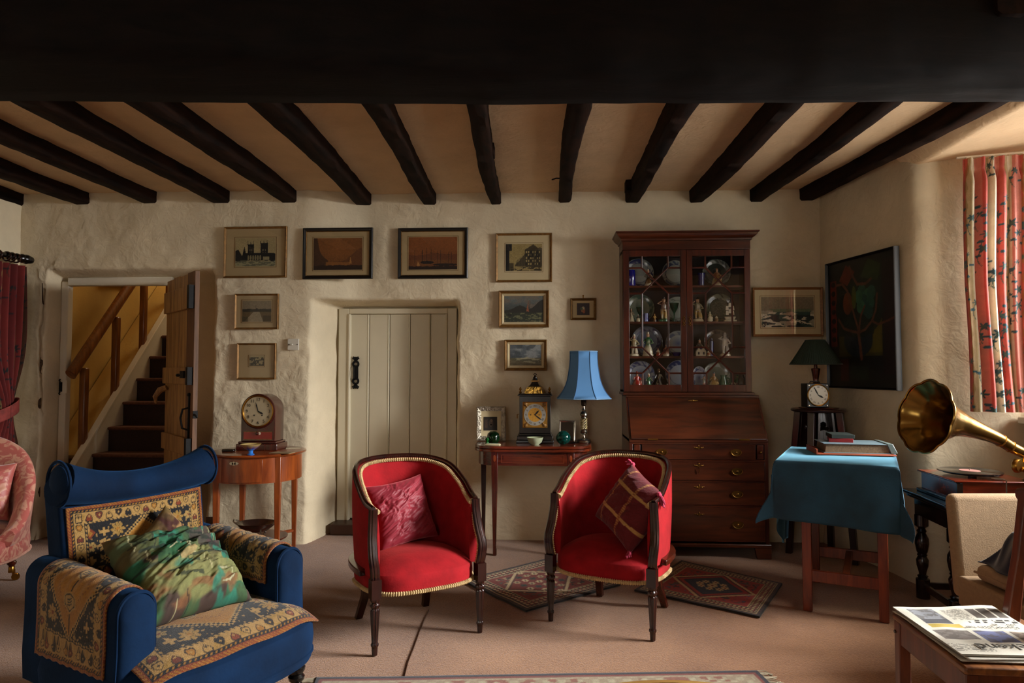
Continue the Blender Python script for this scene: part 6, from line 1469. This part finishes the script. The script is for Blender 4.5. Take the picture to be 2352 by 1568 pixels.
MB().bx(-.205, .205, -.135, .135, 0, .007).build('base', M('rust_card', '#8a3a18', .6), fo, bevel=.001); MB().bx(-.205, -.198, -.135, .135, .007, .03).bx(-.205, .205, .128, .135, .007, .02).build('upstand', M('rust_card', '#000000'), fo)
al = thing('photo_album', 'thick album with grey ring-binder cover on the blue cloth', 'album', ontable(.345, .515, TZ + .0115), TA + R(16))
MB().bx(-.175, .175, -.12, .115, 0, .004).bx(-.175, .175, -.12, .115, .050, .054).build('cover', M('grey_blue_cover', '#6a7f88', .3, 0, .1, 8, coat=.3), al, bevel=.001)
MB().prism([(-.165, .004), (.165, .004), (.16, .050), (-.16, .050)], -.112, .11).build('pages', M('album_pages', '#6e5c44', .9, 0, .25, 140, .3, 300), al)
MB().prism([(.172, .0), (.205, .006), (.18, .058), (.150, .058)], -.122, .117).build('spine', M('grey_spine', '#53605e', .45), al, bevel=.003)
for nm, lab, z, col, rz, w in (('red_book', 'red bound book on the album under the dark green book', .066, '#8a1418', 6, .125), ('dark_green_book', 'dark green book topmost on the album', .088, '#16211d', 14, .120)):
    p = ontable(.285, .535, TZ + z); b = thing(nm, lab, 'book', p, TA + R(rz))
    h_ = .021; MB().bx(-w / 2, w / 2, -.085, .085, 0, .003).bx(-w / 2, w / 2, -.085, .085, h_ - .003, h_).bx(-w / 2, -w / 2 + .003, -.085, .085, 0, h_).bx(-w / 2, w / 2 , -.087, -.084, 0, h_).build('cover', M(nm, col, .5, 0, .15, 20), b, bevel=.001)
    MB().bx(-w / 2 + .003, w / 2 - .004, -.083, .081, .003, h_ - .003).build('pages', M('book_pages', '#a59a80', .9, 0, .15, 100), b)

# ================================================================== GRAMOPHONE ON ITS STAND
GA = math.atan2(-.02, 1); GB = (2.03, 3.60, 0)
gt = thing('turned_leg_stand', 'dark oak side table with bulbous turned legs under the gramophone', 'table', (2.0, 3.55, 0), R(-5))
m_dko = WOOD('black_oak', '#0c0605', '#22100a', .25, 'x', 3, .4, .06, 8)
MB().bx(-.02, .46, 0, .52, .575, .595).bx(0, .44, .02, .50, .555, .575).build('moulded_top', m_dko, gt, bevel=.006)
MB().bx(.03, .41, .05, .47, .46, .555).build('frieze', m_dko, gt, bevel=.003)
TP = [(.035, .46), (.035, .40), (.03, .395), (.018, .385), (.026, .37), (.020, .36), (.034, .33), (.036, .30), (.028, .255), (.022, .245), (.027, .238), (.022, .23), (.032, .21), (.030, .18), (.020, .145), (.018, .13), (.028, .122), (.022, .112), (.035, .105), (.035, 0)]
for x in (.055, .385):
    for y in (.075, .445): MB().lathe([(r, z) for r, z in reversed(TP)], 24, (x, y, 0)).build('leg', m_dko, gt)
MB().bx(.045, .065, .075, .445, .05, .085).bx(.375, .395, .075, .445, .05, .085).bx(.05, .39, .435, .455, .05, .085).build('stretcher', m_dko, gt, bevel=.003)
gm = thing('gramophone', 'horn gramophone with brass petal horn and mahogany box', 'gramophone', (2.052, 3.59, .595), R(-4))
m_gbx = WOOD('gramophone_box', '#4a140a', '#8a2f16', .2, 'x', 3, .5, .03, 8)
MB().bx(-.008, .385, -.008, .405, 0, .018).build('plinth', m_dko, gm, bevel=.004)
MB().bx(.012, .365, .012, .385, .018, .108).build('case', m_gbx, gm, bevel=.002)
for x in (.012, .335): MB().bx(x, x + .03, .004, .014, .018, .105).build('reeded_pilaster', m_dko, gm, bevel=.002)
MB().bx(-.004, .381, -.004, .401, .108, .118).build('top_board', m_gbx, gm, bevel=.004)
MB().lathe([(.001, .118), (.02, .118), (.02, .130), (.135, .130), (.138, .138), (.001, .138)], 48, (.185, .20, 0)).build('turntable', m_ebon, gm)
rec = thing('shellac_record', 'black shellac record with pink label on the gramophone', 'record', (gm.location.x + .185, gm.location.y + .185, .595 + .1385), 0)
m_shel = M('shellac', '#0b0b0b', .18, 0, .1, 10, coat=.5)
q = MB(); prof = [(.001, .0045)] + [(r, .0045 + (.0006 if i % 2 else 0)) for i, r in enumerate(np.linspace(.052, .145, 32))] + [(.150, .003), (.150, .001), (.001, 0)]
q.lathe(prof, 64, cap=False); q.build('disc', m_shel, rec, ang=20); MB().lathe([(.001, .0062), (.048, .0062), (.048, .004)], 40, cap=False).build('label', M('pink_label', '#9a6a60', .6), rec); MB().lathe([(.003, .004), (.003, .012), (.001, .014)], 10).build('spindle', m_silver, rec)
MB().tube([(.235, -.012, .06), (.235, -.014, .122), (.232, 0, .128), (.20, .02, .128), (.19, .03, .13)], [.003, .003, .004, .005, .004], 8).build('brake_lever', m_silver, gm)
# horn in world space, expressed in the gramophone's frame
Gi = (Matrix.Translation(gm.location) @ Matrix.Rotation(R(-4), 4, 'Z')).inverted()
bell = onY(2124, 956, 3.50); ax = Vector((.95, .20, -.20)).normalized()
pth = crom([bell, bell + ax * .10, bell + ax * .20 + Vector((.0, 0, .0)), Vector((2.24, 3.575, .935)), Vector((2.335, 3.60, .885)), Vector((2.405, 3.615, .852))], 46)
L = [0]
for a, b in zip(pth[:-1], pth[1:]): L.append(L[-1] + (b - a).length)
rad = np.interp(L, [0, .012, .03, .07, .11, .16, .22, .30, .38, .46, .60], [.184, .176, .156, .120, .098, .074, .056, .043, .034, .029, .025])
NP = 96; vs = []; fs = []; N = None
for i, p in enumerate(pth):
    t = (pth[min(i + 1, 45)] - pth[max(i - 1, 0)]).normalized(); N = (Vector((0, 0, 1)) if N is None else N); N = (N - t * N.dot(t)).normalized(); B = t.cross(N)
    for k in range(NP):
        a = 2 * PI * k / NP; lobe = abs(math.cos(a * 4.5)) ** .6; f = max(0, 1 - L[i] / .14)
        r = rad[i] * (1 - .07 * f * (1 - lobe)) + .003 * max(0, 1 - L[i] / .35) * (1 - min(1, abs(math.cos(a * 4.5)) * 8))
        vs.append(Gi @ (p + (N * math.cos(a) + B * math.sin(a)) * r))
for i in range(45):
    for k in range(NP): fs.append((i * NP + k, i * NP + (k + 1) % NP, (i + 1) * NP + (k + 1) % NP, (i + 1) * NP + k))
m_horn = M('horn_brass', '#8f6f38', .24, 1, .3, 7, .05, 20)
ho = MB().add(vs, fs).build('horn', m_horn, gm, ang=60); ho.modifiers.new('s', 'SOLIDIFY').thickness = .003
MB().tube([vs[k] for k in range(NP)], .006, 6, True).build('rolled_rim', m_horn, ho)
def GL(p): return tuple(Gi @ Vector(p))
for f in (30, 36): q = pth[f]; t = (pth[f + 1] - q).normalized(); MB().lathe([(rad[f] + .001, -.005), (rad[f] + .004, 0), (rad[f] + .001, .005)], 24, GL(q), ax=Gi.to_3x3() @ t, cap=False).build('collar', m_brass, ho)
e0 = pth[-1]
MB().tube([GL(e0 - Vector((.02, .004, -.012))), GL(e0), GL(e0 + Vector((.012, .003, -.02))), GL(e0 + Vector((.012, .003, -.055)))], [.026, .026, .022, .021], 16).build('elbow', m_brass, gm)
bt_ = e0 + Vector((.012, .003, -.06))
MB().tube([GL(bt_ + Vector((.0, 0, .0))), GL(bt_ + Vector((.006, -.0, -.02))), GL(bt_ + Vector((.03, -.01, -.034))), GL(bt_ + Vector((.028, -.035, -.040))), GL(bt_ + Vector((-.01, -.05, -.038))), GL(bt_ + Vector((-.045, -.045, -.015)))], [.017, .014, .012, .012, .012, .012], 12).build('tone_arm', m_brass, gm)
MB().lathe([(.001, -.014), (.030, -.014), (.036, -.006), (.036, .006), (.030, .012), (.001, .012)], 28, GL(bt_ + Vector((-.058, -.03, -.002))), ax=(-.5, .8, 0)).build('sound_box', m_brass, gm)
MB().tube([GL(bt_ + Vector((.02, .012, .005))), GL(bt_ + Vector((.034, .012, -.02))), GL(bt_ + Vector((.02, .012, -.06))), GL(bt_ + Vector((.006, .008, -.085))), GL((bt_.x + .006, bt_.y + .008, .713))], [.012, .016, .013, .013, .02], 10).build('bracket', m_silver, gm)
MB().lathe([(.025, -.006), (.028, 0), (.025, .006)], 20, GL(bt_ + Vector((0, 0, .008)))).build('bracket_ring', m_silver, gm)

# ================================================================== CREAM CHAIR, JACKET
CC = Vector((1.735, 3.05, 0)); CRZ = R(3)
cc = thing('cream_chair', 'cream linen upholstered low chair with loose seat cushion', 'chair', CC, CRZ)
m_lin = M('cream_linen', '#93795a', .9, 0, .1, 60, .5, 220, .003)
# local x = width (towards CW), local -y = front
bk2 = MB(); bk2.T = Matrix.Rotation(R(-6), 4, 'X')
bk2.bx(0, .52, -.06, .0, .30, .735).build('backrest', m_lin, cc, bevel=.03, seg=4)
MB().bx(0, .52, -.50, -.01, .275, .40).build('seat_frame', m_lin, cc, bevel=.014, seg=3)
MB().bx(.03, .49, -.515, -.075, .402, .468).build('seat_cushion', m_lin, cc, bevel=.03, seg=4)
MB().tube([(.03, -.08, .435), (.03, -.50, .435), (.49, -.50, .435)], .005, 6).build('piping', m_lin, cc)
for x in (.04, .48):
    for y in (-.46, -.02): MB().box((x, y, .1375), (.04, .04, .275), 0, .7).build('leg', m_mah, cc, bevel=.002)
def jacketpos(U, V):
    x = .035 + U * .42; y = -.44 + V * .36; e = np.minimum(np.minimum(U, 1 - U), np.minimum(V, 1 - V))
    f = fbm(U * 1.6 + 1.2 * fbm(U * 1.5, V * 1.5, 1, 3), V * 2.4, 2, 6); rg = 1 - np.abs(f - .5) * 4.5
    z = .476 + .125 * sst(0, .22, e) * (.55 + .45 * fbm(U * 2 + 3, V * 2, 1, 12)) + .05 * sst(0, 1, np.clip(rg, 0, 1)) * sst(0, .12, e)
    w = .03 * (fbm(U * 5, V * 5, 2, 8) - .5)
    return x + w + .02 * np.sin(V * 9), y + w, z
jk = vgrid('navy_jacket', 110, 100, jacketpos, None, M('navy_cotton', '#151c30', .7, 0, .2, 8, .3, 160, .002, sheen=.3), None, thick=.004); jk.location = CC; jk.rotation_euler = (0, 0, CRZ); tag(jk, 'crumpled navy jacket thrown on the cream chair', 'jacket')
def sleeve(U, V):
    a = V * 2 * PI; t = U; r = .052 - .012 * t + .008 * (fbm(U * 9, np.cos(a) * 2 + 3, 3, 5) - .5)
    cx_ = .06 + .13 * t; cy_ = -.30 - .16 * t; cz = .532 - .014 * t
    return cx_ + r * np.cos(a) * .75, cy_ + r * np.cos(a) * .6, cz + r * np.sin(a)
slv = vgrid('sleeve', 36, 32, sleeve, None, M('navy_cotton', '#000000'), jk, thick=.003)
MB().tube([(.20, -.485, .486), (.24, -.50, .484), (.30, -.49, .484), (.36, -.50, .482)], [.012, .014, .012, .010], 8).build('cuff', M('pale_lining', '#4a5a7a', .7), jk)

# ================================================================== WOODEN CHAIR WITH NEWSPAPERS
m_elm = WOOD('elm_seat', '#5a2f14', '#9a6230', .4, 'y', 4, .15, .15, 8)
m_elmv = WOOD('elm_frame', '#4a1d0c', '#7a3a1a', .4, 'z', 4, .15, .1, 8)
wc = thing('wooden_chair', 'old wooden dining chair whose plank seat holds the newspapers', 'chair', (1.15, 1.985, 0), R(-2))
zs_ = .45
MB().bx(0, .40, 0, .435, zs_ - .022, zs_).build('seat', m_elm, wc, bevel=.006)
for y in (.012, .39): MB().bx(.03, .36, y, y + .024, zs_ - .095, zs_ - .022).build('side_rail', m_elmv, wc, bevel=.002)
MB().bx(.008, .032, .03, .42, zs_ - .095, zs_ - .022).build('front_rail', m_elmv, wc, bevel=.002)
for y in (.006, .395): MB().bx(.004, .040, y, y + .036, 0, zs_ - .022).build('leg', m_elmv, wc, bevel=.003)
MB().bx(.01, .03, .04, .405, .15, .19).build('stretcher', m_elmv, wc, bevel=.002)
for y in (.018, .40): MB().bx(.035, .36, y - .01, y + .01, .19, .225).build('stretcher', m_elmv, wc, bevel=.002)
for y in (-.02, .376):
    pts = [(.345, 0), (.38, 0), (.365, .30), (.378, .46), (.402, .66), (.432, .87), (.402, .87), (.374, .66), (.338, .47), (.332, .30)]
    MB().prism(pts, y, y + .036).build('back_post', m_elmv, wc, bevel=.004)
MB().tube([(.411, -.035, .855), (.416, .09, .872), (.420, .195, .878), (.416, .30, .872), (.411, .425, .855)], [.02, .027, .03, .027, .02], 10, flat=.55).build('crest_rail', m_elmv, wc)
MB().prism([(.19, .47), (.26, .47), (.275, .6), (.265, .75), (.25, .855), (.195, .855), (.18, .75), (.17, .6)], .0, .012, 'yz').build('splat', m_elmv, wc).location = (.40, -.03, 0)
for (px_, y) in ((.012, .024), (.012, .423)): MB().lathe([(.006, 0), (.005, .003)], 10, (.0035, y, zs_ - .06), ax=(-1, 0, 0)).build('peg', m_ebon, wc)

m_news = VC('newsprint', .85, .15, 400, .0006)
def front_page(U, V):
    """broadsheet seen from above, x to the reader's right when turned round"""
    p = Pt(U, V, .78, '#c2beb0'); x, y = p.x, p.y; k = .78
    def pic(a0, a1, b0, b1, col, sd):
        m = (x > a0 * k) & (x < a1 * k) & (y > b0) & (y < b1); p.put(m, col); p.put(m & (fbm(x * 22, y * 22, 3, sd) > .52), '#4a4238', .6)
    pic(.10, .36, .62, .95, '#7f8288', 1); p.rect(.10 * k, .36 * k, .62, .72, '#4a4a4e'); p.rect(.10 * k, .40 * k, .53, .61, '#a8923a')
    pic(.06, .38, .28, .48, '#6a625c', 2); pic(.42, .70, .24, .47, '#5a5f86', 3); pic(.74, 1.0, .28, .45, '#8a7868', 4); p.rect(.72 * k, k, .20, .26, '#a8503c')
    for i in range(3): pic(.66 + i * .11, .755 + i * .11, .74, .93, '#4a4038', 7 + i)
    for i in range(26):
        yy = .50 + i * .017; p.put((np.abs(y - yy) < .004) & (x > .42 * k) & (x < .62 * k) & (vno(x * 130, y * 3, i) > .4) & (yy > .70), '#5c5850')
    for i in range(8):
        yy = .06 + i * .018; p.put((np.abs(y - yy) < .005) & (x < .35 * k) & (vno(x * 120, y * 3, i) > .4), '#5c5850')
    for i in (0, 1): p.put((np.abs(y - .655 - i * .035) < .012) & (x > (.52 if i == 0 else .60) * k) & (x < .98 * k) & (vno(x * 60, y * 0, i) > .35), '#2a2825')
    return p.c
NPX = [('topmost weekend newspaper with colour photographs on the chair seat', .0155, 0, True), ('folded newspaper just under the weekend paper', .0095, 3, False), ('lowest folded newspaper lying on the plank seat', .0035, -2, False)]
for j, (lab, zz, rz, top) in enumerate(NPX):
    nw = thing('newspaper', lab, 'newspaper', (1.325, 2.215, zs_ + .0025 + zz), R(rz), 'newspapers on the wooden chair')
    def sheet(U, V, j=j, dz=0.0, sh=0.0):
        x = (U - .5) * .325 + sh; y = (V - .5) * .385 - .008 * j
        z = .010 * sst(.55, 1, V) * sst(.3, .9, U) * (1 if j == 0 else .5) + .0012 * np.sin(U * 23 + j) * np.sin(V * 9)
        return x, y, z * (1 if j == 0 else .55) + dz
    for k in range(2 if not top else 3):
        if top and k == 2: vgrid('front_page', 150, 130, lambda U, V: sheet(U, V, dz=.0035), lambda U, V: front_page(U, V), m_news, nw)
        else: vgrid('folded_sheets', 30, 30, lambda U, V, k=k: sheet(U, V, dz=.0015 * k, sh=-.004 * k + .003), None, M('plain_newsprint', '#b5b1a5', .9, 0, .06, 40), nw, thick=.0012)
    if top:
        Mt = Matrix.Translation((.115, -.145, .0062)) @ Matrix.Rotation(PI, 4, 'Z')
        text_mesh('weekend', .060, M('masthead_ink', '#3a3832', .7), nw, Matrix.Translation((.022, -.135, .0052)) @ Matrix.Rotation(PI, 4, 'Z'), 'masthead', .0001)
        text_mesh('Raynor loses her', .0235, m_ink, nw, Matrix.Translation((.048, .012, .0062)) @ Matrix.Rotation(PI, 4, 'Z'), 'headline', .0001)
        text_mesh('job \u2013 as', .0235, m_ink, nw, Matrix.Translation((.098, .032, .0068)) @ Matrix.Rotation(PI, 4, 'Z'), 'headline', .0001)

# ================================================================== CURTAINS
def flor(U, V, W, H, bands, fl, seed, stem):
    """printed cotton: vertical bands, flower sprays on winding stems"""
    p = Pt(U, V, W / H, bands[0][1]); x = U * W; y = V * H; rep = bands[-1][0]; xm = np.mod(x, rep); lo = 0
    for hi, c in bands: p.put((xm >= lo) & (xm < hi), c); lo = hi
    p.put((np.abs(np.mod(xm, rep) - bands[0][0]) < .008 + .006 * np.sin(y * 60)), '#8a7440', .55); p.put((np.abs(xm - bands[1][0]) < .006), '#9a8a58', .5)
    rr = random.Random(seed)
    for _ in range(int(W * H * 80)):
        cx, cy = rr.random() * W, rr.random() * H; r = rr.uniform(.014, .030); dx = x - cx; dy = y - cy; d = np.hypot(dx, dy); a = np.arctan2(dy, dx)
        p.put(d < r * (.7 + .3 * np.cos(a * 6)), fl); p.put((d < r * .35), stem)
        p.put((np.abs(dx - .02 * np.sin((dy) * 28)) < .0022) & (dy < 0) & (dy > -.10), stem)
        for k in (-1, 1): p.put(((dx - k * .022) / .014) ** 2 + ((dy + .05 + .01 * k) / .008) ** 2 < 1, fl)
    return p.grain(.12, 60).c
m_cur = VC('curtain_print', .85, .1, 300, .001, .2, transl=.5)
cu_ = thing('floral_curtain', 'pink and gold striped floral curtain beside the gramophone horn', 'curtain', (2.40, 4.055, 0), math.atan2(-.13, .60), 'pair of floral curtains in the window recess')
def curpos(U, V):
    W = .62; s = U * W; ph = U * 2 * PI * 11.5; top = sst(.90, .965, V)
    am = .032 * (1 - .45 * top) * (.85 + .3 * np.sin(U * 11)); sw = .012 * np.sin(V * 5 + U * 7) * (1 - V)
    y = am * np.sin(ph + .7 * np.sin(ph * .37) + .35 * np.sin(V * 4)) + .010 * np.sin(ph * 2.1) * (1 - top)
    s = s + .012 * np.cos(ph) * (1 - top) - .012 * (1 - np.abs(V - .5) * 2) * (1 - U)
    y = y * (1 - .45 * np.exp(-((V - .955) / .012) ** 2))
    return s + sw, y - .03, 1.035 + V * 1.455
vgrid('drape', 420, 260, curpos, lambda U, V: flor(U, V, 1.35, 1.46, [(.055, '#c25f56'), (.085, '#bda682'), (.14, '#d6c9b0'), (.20, '#cf8478')], '#3d5e68', 3, '#52685f'), m_cur, cu_)
MB().tube([(-.02, .0, 2.505), (.635, .0, 2.512)], .007, 8).build('track', m_white_paint, cu_)
for k in range(9): MB().tube([(.03 + k * .070, 0, 2.505), (.03 + k * .072, -.012, 2.49)], .004, 6).build('glider', m_white_paint, cu_)

cu2 = copy_tree(cu_); cu2.location = (2.60, 1.74, 0); cu2.scale = (.66, 1, 1); cu2.rotation_euler = (0, 0, R(14)); cu2['label'] = 'pink and gold striped floral curtain on the side of the window away from the gramophone'
rc = thing('red_curtain', 'dark red floral curtain held by a tie-back at the left window', 'curtain', (-3.93, 0, 0))
def redpos(U, V):
    z = .06 + V * 1.99; tie = np.exp(-((z - .98) / .30) ** 2); yr = 4.925 - .10 * tie; yl = 4.30 + .28 * tie; ph = U * 2 * PI * 9
    return .035 * np.sin(ph + np.sin(V * 3)) * (1 - .5 * tie) + .05 * tie * np.sin(U * PI), yl + (yr - yl) * U, z
vgrid('drape', 240, 180, redpos, lambda U, V: flor(U, V, 1.2, 2.0, [(.10, '#5c0f0e'), (.14, '#3a0d10'), (.26, '#6a1712'), (.30, '#4a2a14')], '#14161a', 5, '#2a2216'), VC('red_curtain_print', .85, .1, 300, .001, .2), rc)
def tiepos(U, V):
    a = U * 2 * PI; return .075 * np.cos(a) + .01, 4.72 + .14 * np.sin(a), .93 + .09 * V + .05 * np.sin(a)
vgrid('tie_back', 60, 10, tiepos, None, M('tie_pink', '#7a2c26', .8, 0, .3, 30), rc, thick=.004)
po = thing('curtain_pole', 'dark turned wooden curtain pole with bobbin end and rings', 'curtain pole', (-3.90, 0, 2.10))
MB().tube([(0, 3.4, 0), (0, 4.82, 0)], .018, 12).build('pole', m_ebon, po)
MB().lathe([(.018, 0), (.03, .012), (.034, .03), (.024, .045), (.034, .06), (.036, .075), (.024, .088), (.030, .10), (.026, .12), (.006, .135)], 20, (0, 4.815, 0), ax=(0, 1, 0)).build('finial', m_ebon, po)
for y in (4.40, 4.52, 4.62, 4.70, 4.745, 4.79): MB().tube([(.031 * math.cos(a), y, .031 * math.sin(a) - .008) for a in np.linspace(0, 2 * PI, 21)[:-1]], .007, 8, True).build('ring', m_dkmah, po)
MB().bx(-.16, .0, 4.55, 4.575, -.012, .012).build('bracket', m_ebon, po)

# ================================================================== RUGS
def rug_geo(asp, ground, field, c1, c2, c3, seed):
    def f(U, V):
        p = Pt(U, V, asp, ground); x, y = p.x, p.y; d = np.minimum(np.minimum(x, asp - x), np.minimum(y, 1 - y)); cx, cy = asp / 2, .5
        p.put(d > .16, field)
        n = vno(x * 26, y * 26, seed); n2 = vno(x * 40 + 7, y * 40, seed + 3)
        p.put((d > .2) & (n > .70), c1, .8); p.put((d > .2) & (n2 > .74), '#18140f', .9); p.put((d > .2) & (vno(x * 30 + 3, y * 30, seed + 9) > .8), c2, .8)
        for s, c in ((.36, c3), (.325, ground), (.30, field)): p.dia(cx, cy, s * asp * 1.05, s * 1.05, c)
        if seed == 2:
            for s, c in ((.27, '#15283a'), (.24, '#1b3346')): p.dia(cx, cy, s * asp, s, c)
            for k in range(8): a = k * PI / 4; p.flower(cx + .14 * math.cos(a), cy + .09 * math.sin(a), .045, 6, c3, '#7a2014')
            p.flower(cx, cy, .06, 8, c3, '#7a2014')
        else:
            for i in range(-3, 4):
                for j in range(-2, 3):
                    if abs(i) / 3.6 + abs(j) / 2.6 < 1.1: p.flower(cx + i * .095, cy + j * .085, .036, 6, (c3, c1, '#2f3a30')[(i + 2 * j) % 3], '#20140e')
        # borders
        p.put((d < .16) & (d > .148), c3, .8); p.put((d < .148) & (d > .05), '#3a2a1e'); z = np.sin((x + y) * 75) * np.sin((x - y) * 75)
        p.put((d < .142) & (d > .056) & (z > .12), c3, .85); p.put((d < .13) & (d > .07) & (z < -.35), '#8a2a1c', .9)
        p.put((d < .05) & (d > .038), c3, .6); p.put(d < .038, '#1c1410'); p.put((d < .03) & (d > .015) & (np.sin((x + y) * 130) > .2), '#4a1c14')
        return p.grain(.3, 120, seed).c
    return f
m_rug = VC('knotted_rug', .95, .7, 420, .004, .15)
def rug(label, q, fn, thick=.009, nu=190, nv=150, name='rug'):
    q = [Vector((*c[:2], 0)) for c in q]
    def pos(U, V):
        A = (1 - U) * (1 - V); B = U * (1 - V); C = U * V; D = (1 - U) * V
        x = A * q[0].x + B * q[1].x + C * q[2].x + D * q[3].x; y = A * q[0].y + B * q[1].y + C * q[2].y + D * q[3].y
        e = .006 * (fbm(U * 8, V * 8, 2, 4) - .5); return x + e, y + e, .0095 + .003 * fbm(U * 6, V * 6, 2, 7)
    o = vgrid(name, nu, nv, pos, fn, m_rug, None, thick=thick); return tag(o, label, 'rug', 'rugs on the carpet')
pA = [onZ(*p, 0) for p in ((1060, 1335), (1208, 1406), (1425, 1345), (1262, 1284))]
rug('small red-brown tribal rug with cream lattice centre between the tub chairs', pA, rug_geo(.95, '#5a2a20', '#7c2c20', '#b09a74', '#4a5c50', '#ccb68c', 1))
pB = [onZ(*p, 0) for p in ((1457, 1358), (1745, 1420), (1797, 1343), (1565, 1290))]
rug('small crimson rug with blue diamond centre in front of the bureau', pB, rug_geo(1.25, '#5a1a14', '#9c261c', '#4a463c', '#24486a', '#c4ae7c', 2))
def big(U, V):
    p = Pt(U, V, 1.25, '#8a7a62'); x, y = p.x, p.y; d = np.minimum(np.minimum(x, 1.25 - x), np.minimum(y, 1 - y))
    p.put(d < .012, '#1c1a24'); p.put((d > .012) & (d < .022), '#6a2a20'); p.put((d > .03) & (d < .07) & (np.sin(x * 140) * np.sin(y * 140) > .1), '#9a9076'); p.put((d > .035) & (d < .065) & (vno(x * 50, y * 50, 3) > .6), '#7a4a3a'); p.put((d > .075) & (d < .085), '#6a2a20'); p.put(d > .1, '#5a2a22'); p.put((d > .1) & (vno(x * 30, y * 30, 5) > .6), '#8a7a5c'); return p.grain(.25, 140).c
bigq = [(-.70, 1.25), (1.12, 1.42), (.875, 2.975), (-.955, 2.812)]
br_ = rug('large pale patterned rug with dark blue edge and cream fringes in the foreground', bigq, big, .010, 260, 200, 'foreground_rug')
fq = MB(); rr = random.Random(2); ft_ = Vector(CB['loc']) + Matrix.Rotation(CB['rz'], 3, 'Z') @ Vector((.285, -.06, 0))   # threads pushed aside by the armchair's foot
for a, b, sg in ((bigq[0], bigq[3], -1), (bigq[1], bigq[2], 1)):
    for k in range(170):
        t = k / 169; x = a[0] + (b[0] - a[0]) * t; y = a[1] + (b[1] - a[1]) * t
        if math.hypot(x - .03 - ft_.x, y - ft_.y) < .05: continue
        fq.tube([(x, y, .008), (x + sg * .03, y + rr.uniform(-.01, .01), .008), (x + sg * rr.uniform(.045, .065), y + rr.uniform(-.02, .02), .004)], .0022, 4)
fr_ = fq.build('fringe', M('cream_fringe', '#a89c84', .9), br_); fr_['kind'] = 'stuff'

# round coffee table whose edge just enters the foreground
rt = thing('coffee_table', 'round light-edged wooden coffee table at the near edge of the rug', 'table', (.325, 1.385, .012))
MB().lathe([(.001, .425), (.43, .425), (.443, .432), (.445, .442), (.438, .450), (.43, .446), (.001, .446)], 96, cap=False).build('top', m_elm, rt)
MB().lathe([(.43, .4455), (.446, .4455), (.446, .4535), (.43, .4535)], 96, cap=False).build('rim', WOOD('pale_rim', '#8a6230', '#b08a4c', .4, 'x', 6), rt)
MB().lathe([(.05, .10), (.065, .12), (.045, .16), (.035, .25), (.05, .32), (.04, .36), (.07, .40), (.09, .425)], 28).build('pedestal', m_mah, rt)
for k in range(3):
    a = R(90 + 120 * k + 30); MB().tube([(.03 * math.cos(a), .03 * math.sin(a), .15), (.16 * math.cos(a), .16 * math.sin(a), .12), (.28 * math.cos(a), .28 * math.sin(a), .03), (.31 * math.cos(a), .31 * math.sin(a), .022)], [.03, .026, .02, .022], 10).build('leg', m_mah, rt)
